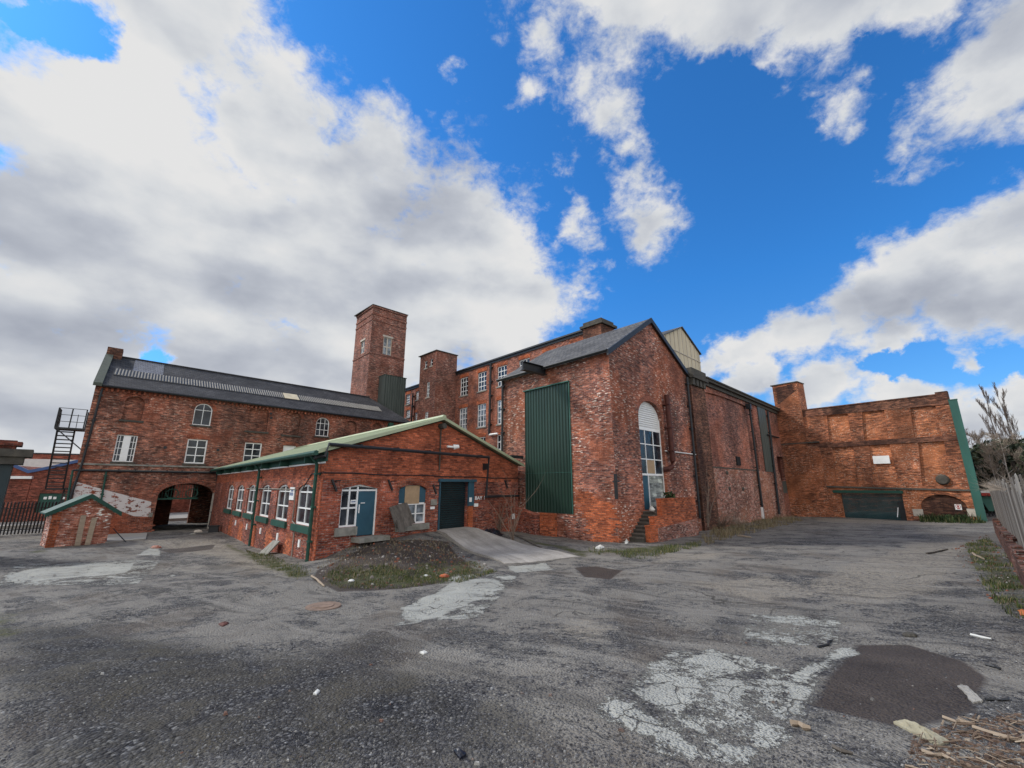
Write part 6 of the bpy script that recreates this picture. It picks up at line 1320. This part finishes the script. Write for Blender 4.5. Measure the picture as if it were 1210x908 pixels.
def leafy(label,c,rad_,n,seed,name='shrub',mat='everg',ls=.06):
    g = np.random.default_rng(seed); V=[];Fc=[]
    for i in range(n):
        dd_ = g.normal(size=3); dd_/=np.linalg.norm(dd_); q_ = np.array(rad_)*dd_*(.3+.75*g.random()); c_ = q_+np.array([0,0,rad_[2]]); A1=g.normal(size=3);A1/=np.linalg.norm(A1);A2=np.cross(A1,g.normal(size=3));A2/=np.linalg.norm(A2); s=ls*g.uniform(.5,1.3); V += [tuple(c_-A1*s),tuple(c_+A2*s*.5),tuple(c_+A1*s),tuple(c_-A2*s*.5)]; Fc.append((4*i,4*i+1,4*i+2,4*i+3))
    me_=bpy.data.meshes.new(name); me_.from_pydata(V,[],Fc); me_.materials.append(M[mat]); o=bpy.data.objects.new(name,me_); C.objects.link(o); o.location=c; return tag(o,label,'shrub')
leafy('dark green buddleia shrub growing on the landing of the brick steps',WCf.pt(q[0]+.1,zland,.55),(.32,.32,.48),420,71,ls=.075)
for i,(px,w_) in enumerate(((1103,.7),(1120,.6),(1135,.5))): 
    a = WF.hit(px,613,.4); leafy(['dark ivy clump left under the blind arch','dark ivy clump in the middle under the blind arch','dark ivy clump right under the blind arch'][i],WF.pt(a[0],gz(*WF.pt(a[0],0,.4).xy)-.1,.4),(w_,.35,.3),700,80+i,'ivy',ls=.05)
# ------------------------------------------------------------------ loose objects
def crumple(name,label,cat,pts,h,mat,seed,group=None,n=9):   # a crumpled sheet spanning four ground points
    g = random.Random(seed); b = MB(); grid = []
    for j in range(n+1):
        row=[]
        for i in range(n+1):
            u,v = i/n,j/n; p = (pts[0].lerp(pts[1],u)).lerp(pts[3].lerp(pts[2],u),v); e_ = min(u,1-u,v,1-v)*2
            p = p+Vector((g.uniform(-.3,.3),g.uniform(-.3,.3),0))*(pts[0]-pts[2]).length/n*.6; row.append(Vector((p.x,p.y,gz(p.x,p.y)+.012+h*(.25+e_)*g.uniform(.2,1)*(1 if e_>0 else .3))))
        grid.append(row)
    for j in range(n):
        for i in range(n): b.face([grid[j][i],grid[j][i+1],grid[j+1][i+1],grid[j+1][i]])
    for a_,c_ in [((j,0),(j+1,0)) for j in range(n)]+[((j,n),(j+1,n)) for j in range(n)]+[((0,i),(0,i+1)) for i in range(n)]+[((n,i),(n,i+1)) for i in range(n)]:
        p,q = grid[a_[0]][a_[1]],grid[c_[0]][c_[1]]; b.face([p,q,q-Vector((0,0,.03)),p-Vector((0,0,.03))])
    o = b.build(name,M[mat],loc=(pts[0]+pts[2])/2); return tag(o,label,cat,group)
Q = lambda *l: [gpt(*p) for p in l]
crumple('plastic_sheet','crumpled black plastic sheet on the weeds right of the concrete ramp','sheet',Q((567,633),(579,628),(595,632),(583,638)),.3,'bag',1)
crumple('rag','dirty crumpled cloth among wood chips in the bottom right corner','rag',Q((1056,856),(1068,853),(1122,878),(1108,883)),.05,'cloth',2,n=12)
crumple('torn_sheet','torn pale sheet lying on the dark soil patch','litter',Q((1132,812),(1143,812),(1162,830),(1150,832)),.02,'conc',3)
crumple('plastic_scrap','white plastic scrap at the foot of the brick steps, nearest the stone treads','litter',Q((735,640),(741,634),(746,638),(740,643)),.25,'litter',4,n=5)
crumple('plastic_scrap','flat white scrap in the grass left of the brick steps','litter',Q((703,648),(709,644),(714,647),(708,650)),.08,'litter',5,n=5)
crumple('plastic_bag','white bag on the top landing of the brick steps','bag',[WCf.pt(ub[2]-.35+dx,zland,.35+dy) for dx,dy in ((0,0),(.25,0),(.25,.3),(0,.3))],.1,'litter',6,n=5) if False else None
b = MB(); g = random.Random(3); c = WCf.pt(ub[2]-.2,zland+.1,so*.55)
for i in range(1): b.tube([c+Vector((0,0,-.1)),c+Vector((.02,0,-.02)),c+Vector((0,.02,.08)),c+Vector((0,0,.14))],[.12,.15,.10,.03],9)
o_ = b.build('plastic_bag',M['litter'],smooth=True,loc=c); tag(o_,'small knotted white bag on the top landing of the brick steps','bag')
crumple('plastic_scrap','white paper scrap in the dark gravel near the middle left','litter',Q((496,772),(501,770),(505,772),(500,774)),.015,'litter',7,n=4)
crumple('plastic_scrap','white paper scrap nearest the camera on the left gravel','litter',Q((370,821),(375,816),(378,818),(374,822)),.012,'litter',8,n=4)
crumple('black_rag','black scrap of cloth lying on the gravel at the bottom centre','rag',Q((536,889),(543,887),(551,893),(543,899)),.03,'bag',9,n=5)
crumple('rust_scrap','rusty crushed scrap on the gravel left of the mound','litter',Q((258,738),(266,735),(271,737),(263,741)),.03,'rust',10,n=5)
crumple('plastic_scrap','orange plastic scrap at the right edge by the fence','litter',Q((1203,722),(1210,721),(1216,727),(1208,728)),.03,'orange',12,n=4)
def rock(name,label,px,py,s,mat,seed,cat='stone',group=None):
    g = random.Random(seed); p = gpt(px,py); b = MB(); n = 9; rings = []
    for zz,rr2 in ((-.1,.95),(.2,1.05),(.5,.7),(.62,.3)):
        rings.append([Vector((p.x+math.cos(k*6.283/n)*s*rr2*g.uniform(.85,1.15),p.y+math.sin(k*6.283/n)*s*rr2*.75*g.uniform(.85,1.15),p.z+zz*s*.9)) for k in range(n)])
    for a_,c_ in zip(rings,rings[1:]):
        for k in range(n): b.face([a_[k],a_[(k+1)%n],c_[(k+1)%n],c_[k]])
    b.face(rings[-1]); return tag(b.build(name,M[mat],loc=p),label,cat,group)
rock('stone','dark flat stone lying beyond the dark soil patch',1075,752,.09,'dstone',1); rock('stone','pale block beside the carriage arch',234,629,.25,'cream',2); rock('stone','second pale block lying in front of the carriage arch',228,632,.16,'stone',3)
M['drain'] = plain('drain_iron',(.20,.14,.105),.9,.4,8)
p = gpt(382,717); b = MB(); b.tube([p-Vector((0,0,.05)),p+Vector((0,0,.015))],[.34,.32],18); b.tube([p+Vector((0,0,.015)),p+Vector((0,0,.03))],[.2,.19],14); tag(b.build('drain_cover',M['drain'],loc=p),'round rusty-tan drain cover in the yard left of the weedy mound','drain cover')
rock('brick_lump','red brick lump on the lower edge of the mound',525,682,.13,'bOr',4,'brick'); rock('stone','white-topped stone on the mound at its left',415,687,.08,'litter',5); rock('stone','white stone low on the mound, near its middle',503,681,.07,'litter',6)
rock('stone','reddish stone at the corner of the pale strip before the arch',184,648,.22,'bS',7)
p = gpt(252,629); b = MB(); b.box(-.25,.25,-.2,.2,-.1,.35,Matrix.Translation(p)@Matrix.Rotation(.5,4,'Z')); b.box(-.29,.29,-.24,.24,.35,.4,Matrix.Translation(p)@Matrix.Rotation(.5,4,'Z')); tag(b.build('bin_box',M['black'],loc=p),'small black lidded box beside the waste pipes at the carriage arch','box')
# boards leaning at the annexe window
bd = [((465,621),(484,594),.62,.03),((480,619),(489,596),.42,.03),((475,628),(474,615),.22,.03)]
def leanboard(label,pts,off0,off1,group='boards leaning on the annexe'):
    q = [WNf.hit(*p,(off0+off1)/2) for p in pts]; zs_ = sorted(z for u,z in q); lo_,hi_ = zs_[0],zs_[-1]
    F3 = lambda u,z,e: WNf.pt(u,z,off0+(off1-off0)*(z-lo_)/(hi_-lo_)+e); b = MB(); n = len(q); fr=[F3(u,z,.02) for u,z in q]; bk_=[F3(u,z,-.02) for u,z in q]
    b.face(fr); b.face(bk_[::-1])
    for i in range(n): j=(i+1)%n; b.face([fr[i],fr[j],bk_[j],bk_[i]])
    tag(b.build('board',M['gwood'],loc=F3(*q[0],0)),label,'board',group)
leanboard('widest grey board leaning on the half-boarded annexe window',[z4(447,408),z4(540,392),z4(552,262),z4(452,290)],.75,.2)
leanboard('narrow grey board standing at the right of the wide leaning board',[z4(528,385),z4(568,378),z4(552,262),z4(525,275)],.5,.16)
leanboard('short grey board standing in front of the wide leaning board',[z4(483,432),z4(520,430),z4(520,360),z4(483,360)],.95,.8)
q = [WNl.hit(*p,.3) for p in ((313,655),(321,658),(324.5,640),(318,639))]; b = MB(); zlo = min(z for u,z in q); zhi = max(z for u,z in q); F3 = lambda u,z,e: WNl.pt(u,z,.55-.45*(z-zlo)/(zhi-zlo)+e); fr=[F3(u,z,.03) for u,z in q]; bk_=[F3(u,z,-.03) for u,z in q]; b.face(fr); b.face(bk_)
for i in range(4): j=(i+1)%4; b.face([fr[i],fr[j],bk_[j],bk_[i]])
tag(b.build('stone_slab',M['stone'],loc=fr[0]),'grey stone slab leaning on the annexe side wall','slab')
# bits of wood
sticks = [((935,858),(958,864),.05,'broken pale lath on the gravel right of the cracked concrete','wood'),((967,766),(984,758),.03,'dark stick at the top left corner of the soil patch','black'),((1165,787),(1180,792),.03,'dark stick on the gravel right of the soil patch','black'),((1148,752),(1172,757),.04,'pale lath beside the verge, above the soil patch','litter'),((1165,828),(1192,826),.02,'thin dark stick level with the torn pale sheet','black'),
 ((1150,655),(1163,662),.07,'pale timber length on the verge near the fence','wood'),((1095,655),(1120,650),.06,'grey branch lying on the yard left of the verge','gwood'),((1150,862),(1215,880),.035,'long pale lath on the wood chips at the right edge','wood'),((1090,890),(1130,903),.03,'pale lath on the wood chips at the bottom edge','wood'),((985,885),(1008,893),.03,'dark lath at the bottom between concrete and wood chips','gwood'),((1115,850),(1150,858),.03,'splintered lath just right of the crumpled cloth','wood'),
 ((620,638),(645,652),.07,'fallen pale branch across the kerb right of the ramp','gwood'),((605,632),(628,642),.08,'grey fallen rail beside the ramp at the bare shrub','gwood'),((872,634),(888,636),.08,'pale board on the yard before the long shed wall','wood'),((368,682),(383,694),.06,'bent pale lath at the left tip of the mound','wood'),((452,620),(470,612),.05,'grey batten on the rubble beside the annexe door','gwood')]
for (a,c,w,l,mt) in sticks:
    p,q = gpt(*a),gpt(*c); g = random.Random(int(a[0])); b = MB(); m1 = p.lerp(q,.35)+Vector((g.uniform(-.04,.04),g.uniform(-.04,.04),0)); m2 = p.lerp(q,.7)+Vector((g.uniform(-.04,.04),g.uniform(-.04,.04),0)); pts = [p,m1,m2,q]; pts = [Vector((v.x,v.y,gz(v.x,v.y)+w*.35+.004)) for v in pts]
    b.tube(pts,[w*.5,w*.42,w*.5,w*.3],5); tag(b.build('stick',M[mt],loc=p),l,'stick')
g = random.Random(77); b = MB(); pr_ = poly_region([(1078,868),(1150,848),(1225,850),(1230,930),(1090,930)]); rg2 = np.random.default_rng(5)
for i in range(110):
    p = pr_(rg2)
    if p is None: continue
    an = g.gauss(-.45,.9); L = g.uniform(.04,.16); z = gz(*p)+.012; b.tube([(p[0]-math.cos(an)*L/2,p[1]-math.sin(an)*L/2,z),(p[0]+math.cos(an)*L/2,p[1]+math.sin(an)*L/2,z+g.uniform(0,.03))],g.uniform(.002,.006),4)
tag(b.build('splintered_laths',stone_mat('lath_wood',[(0,(.08,.055,.04)),(.5,(.17,.12,.085)),(1,(.38,.31,.23))])),'scattered splintered laths among the wood chips','wood debris',kind='stuff')
# ================================================================== light, sky, camera
SUNY, SUNE = -76, 42
sd = Vector((math.sin(R(SUNY))*math.cos(R(SUNE)),math.cos(R(SUNY))*math.cos(R(SUNE)),math.sin(R(SUNE))))
sl_o = bpy.data.lights.new('sun','SUN'); sl_o.energy = 2.3; sl_o.angle = R(9); sl_o.color = (1,.95,.88); so_ = bpy.data.objects.new('sun',sl_o); C.objects.link(so_); so_.rotation_euler = sd.to_track_quat('Z','Y').to_euler()
w = bpy.data.worlds.new('World'); bpy.context.scene.world = w; w.use_nodes = True; nt_ = w.node_tree
class WN(NT):
    def __init__(s): s.t = nt_
W_ = WN(); bg = nt_.nodes['Background']; co = W_.n('ShaderNodeTexCoord').outputs['Generated']
sky = W_.n('ShaderNodeTexSky', sky_type='NISHITA'); sky.sun_disc = False; sky.sun_elevation = R(SUNE); sky.sun_rotation = R(SUNY%360); sky.air_density = 1.0; sky.dust_density = .3; sky.ozone_density = 2
spz = W_.n('ShaderNodeSeparateXYZ'); W_.l(co,spz.inputs[0]); tint = W_.mix(1, sky.outputs[0], W_.ramp(spz.outputs[2],[(0,(.55,.82,1.15)),(.18,(.42,.92,1.42)),(.42,(.30,1.0,1.66))]), 'MULTIPLY')
wn_ = W_.n('ShaderNodeTexNoise'); W_.l(co,wn_.inputs['Vector']); wn_.inputs['Scale'].default_value = 3.2; wn_.inputs['Detail'].default_value = 9; wn_.inputs['Roughness'].default_value = .6
dd = W_.n('ShaderNodeVectorMath',operation='MULTIPLY_ADD'); W_.l(wn_.outputs['Color'],dd.inputs[0]); dd.inputs[1].default_value = (.30,)*3
ofs = W_.n('ShaderNodeVectorMath',operation='ADD'); W_.l(co,ofs.inputs[0]); ofs.inputs[1].default_value = (-.15,)*3; W_.l(ofs.outputs[0],dd.inputs[2]); cd = dd.outputs[0]
def dirr_(x,y,r):
    c = ray(x,y).normalized(); r1 = (c-ray(x+r,y).normalized()).length; r2 = (c-ray(x,y-r).normalized()).length; return c,(r1*r2)**.5
# cloud masses by the bearing and height they stand at
BL = [(230,40,120),(160,120,130),(20,150,90),(60,250,150),(330,150,100),(200,260,180),(430,225,95),(370,300,150),(520,275,90),(590,310,70),(630,345,58),(500,370,120),(600,400,62),(300,430,150),(120,400,130),(30,470,150),(440,440,90),
 (760,0,90),(860,15,98),(960,20,92),(1060,0,75),(1215,60,125),(1140,100,66),(1200,260,70),(1120,310,72),(1230,340,90),(1050,345,60),(990,375,52),(935,400,42),(885,415,30),(1140,372,52),(1040,398,42),(860,425,32),(1215,470,55),(1130,500,50),(1050,475,40),(960,470,38),(900,455,30),(-60,120,110),(-100,350,220),(1330,200,90),(1350,420,120)]
BL += [(20,540,120),(180,520,110),(330,510,90),(450,500,70),(1180,530,70),(1080,530,50)]
WS_ = [(900,90,70,.30),(960,120,50,.3),(1010,130,34,.3),(1130,170,40,.3),(1000,440,50,.35),(1040,60,50,.3),(600,60,40,.2),(745,235,40,.35),(700,300,30,.15),(650, 60, 60, 0.46), (632, 115, 39, 0.44), (730, 70, 80, 0.48), (722, 150, 57, 0.46), (738, 195, 39, 0.42), (690, 265, 37, 0.38), (758, 255, 46, 0.58), (535, 112, 30, 0.22), (980, 115, 48, 0.38), (960, 140, 39, 0.3), (672, 205, 30, 0.38), (700, 110, 57, 0.36), (1145, 430, 28, 0.56), (875, 45, 69, 0.46), (590, 80, 23, 0.06), (735, 375, 28, 0.11), (925, 190, 18, 0.11), (1100, 120, 34, 0.26), (1060, 185, 30, 0.01)]
val = None
def accum(v):
    global val
    val = v if val is None else W_.math('SMOOTH_MAX', val, v, .16)
    if val.node.inputs[2:] and val.node.operation == 'SMOOTH_MAX': pass
for x,y,r in BL:
    c,rr = dirr_(x,y,r); ds = W_.n('ShaderNodeVectorMath',operation='DISTANCE'); W_.l(cd,ds.inputs[0]); ds.inputs[1].default_value = c
    accum(W_.math('MULTIPLY_ADD', ds.outputs['Value'], -1/rr, 1.0))
for x,y,r,h_ in WS_:
    c,rr = dirr_(x,y,r); ds = W_.n('ShaderNodeVectorMath',operation='DISTANCE'); W_.l(cd,ds.inputs[0]); ds.inputs[1].default_value = c
    accum(W_.math('MULTIPLY_ADD', ds.outputs['Value'], -.75/rr, h_))
for x,y,r in ((75,30,40),(195,408,22),(30,20,22),(830,135,55),(1085,432,26),(1180,440,26),(1030,436,18),(1000,70,16)):
    c,rr = dirr_(x,y,r); ds = W_.n('ShaderNodeVectorMath',operation='DISTANCE'); W_.l(cd,ds.inputs[0]); ds.inputs[1].default_value = c
    h = W_.n('ShaderNodeMapRange', interpolation_type='SMOOTHSTEP'); W_.l(ds.outputs['Value'],h.inputs[0]); h.inputs[1].default_value = rr*1.5; h.inputs[2].default_value = rr*.3; h.inputs[3].default_value = 0; h.inputs[4].default_value = 1.1
    val = W_.math('SUBTRACT', val, h.outputs[0])
sp_ = W_.n('ShaderNodeSeparateXYZ'); W_.l(co,sp_.inputs[0]); bn = W_.noise(co,2.2,6,.6); bk2 = W_.math('ADD', W_.math('MULTIPLY', W_.math('SUBTRACT', bn, .40), 3.2), W_.math('MULTIPLY', W_.ramp(sp_.outputs[1],[(0,0),(.02,1)]), -6)); val = W_.math('MAXIMUM', val, bk2)
f1 = W_.noise(co,7,10,.64,(1,1,1.5)); f2 = W_.noise(co,26,6,.65,(1,1,1.4),.5)
dens = W_.math('ADD', val, W_.math('MULTIPLY', W_.math('SUBTRACT', f1, .48), 1.9)); dens = W_.math('ADD', dens, W_.math('MULTIPLY', W_.math('SUBTRACT', f2, .5), .75))
al = W_.n('ShaderNodeMapRange', interpolation_type='SMOOTHSTEP'); W_.l(dens,al.inputs[0]); al.inputs[1].default_value = -.22; al.inputs[2].default_value = .42
sh1 = W_.noise(co,4,7,.48,(1,1,1.9)); o2 = W_.n('ShaderNodeVectorMath',operation='ADD'); W_.l(co,o2.inputs[0]); o2.inputs[1].default_value = tuple(sd*.04+Vector((0,0,.03))); sh2 = W_.noise(o2.outputs[0],4,7,.48,(1,1,1.9))
rel = W_.math('MULTIPLY', W_.math('SUBTRACT', sh1, sh2), 1.25)
thick = W_.n('ShaderNodeMapRange', interpolation_type='SMOOTHSTEP'); W_.l(val,thick.inputs[0]); thick.inputs[1].default_value = .0; thick.inputs[2].default_value = .6
b0 = W_.math('SUBTRACT', .93, W_.math('MULTIPLY', thick.outputs[0], .17)); b0 = W_.math('ADD', b0, rel)
# sunlit tops (+) and shaded bellies (-)
for x,y,r,a in ((140,130,150,.26),(330,120,100,.12),(420,180,80,.06),(230,40,100,.12),(60,90,70,.1),(60,270,120,-.17),(300,265,130,-.12),(200,350,140,-.06),(480,330,90,-.10),(40,430,110,-.04),(430,260,60,-.06),(540,240,60,-.05),(640,320,50,.10),(600,380,60,.12),(620,240,50,.08),(560,400,60,.06),(300,390,90,.07),(850,30,90,.10),(960,40,60,-.06),(1190,100,60,-.04),(1080,300,60,.14),(980,380,50,.12),(1150,350,60,-.16),(1060,385,45,-.10),(1200,390,60,-.06),(1190,300,40,.12),(60,500,90,-.04),(250,480,120,.02),(930,415,30,.1)):
    c,rr = dirr_(x,y,r); ds = W_.n('ShaderNodeVectorMath',operation='DISTANCE'); W_.l(cd,ds.inputs[0]); ds.inputs[1].default_value = c
    h = W_.n('ShaderNodeMapRange', interpolation_type='SMOOTHSTEP'); W_.l(ds.outputs['Value'],h.inputs[0]); h.inputs[1].default_value = rr*1.5; h.inputs[2].default_value = 0; h.inputs[3].default_value = 0; h.inputs[4].default_value = a
    b0 = W_.math('ADD', b0, h.outputs[0])
b0 = W_.math('ADD', b0, W_.math('MULTIPLY', W_.math('SUBTRACT', W_.noise(co,2.6,6,.55,(1,1,2)), .5), .3))
cc = W_.ramp(b0,[(.15,(.27,.29,.35)),(.42,(.40,.43,.50)),(.64,(.53,.56,.62)),(.84,(.70,.72,.745)),(1.05,(.80,.80,.80))])
SKS = .1
# unseen clouds behind the viewer, brightened and warmed as added fill for the walls
bh = W_.ramp(sp_.outputs[1],[(0,1),(.03,0)]); bb = W_.n('ShaderNodeMapRange'); W_.l(sp_.outputs[1],bb.inputs[0]); bb.inputs[1].default_value = .1; bb.inputs[2].default_value = -.5; bb.inputs[3].default_value = 1/SKS*.8; bb.inputs[4].default_value = 1/SKS*BACKB
vm = W_.n('ShaderNodeVectorMath',operation='SCALE'); W_.l(W_.mix(bh, cc, W_.mix(1,cc,(1.06,1,.92),'MULTIPLY')),vm.inputs[0]); W_.l(bb.outputs[0],vm.inputs[3])
W_.l(W_.mix(al.outputs[0], tint, vm.outputs[0]), bg.inputs[0]); bg.inputs[1].default_value = SKS
cam = bpy.data.cameras.new('camera'); cam.sensor_fit = 'HORIZONTAL'; cam.sensor_width = 36; cam.lens = FPX/1210*36; cam.clip_start = .05; cam.clip_end = 2000
co_ = bpy.data.objects.new('camera',cam); C.objects.link(co_); co_.location = (0,0,EYE); co_.rotation_euler = (R(90)+PITCH,0,0); bpy.context.scene.camera = co_
sc = bpy.context.scene; sc.view_settings.view_transform = 'Standard'; sc.view_settings.look = 'None'; sc.view_settings.exposure = EXPO; sc.view_settings.gamma = 1
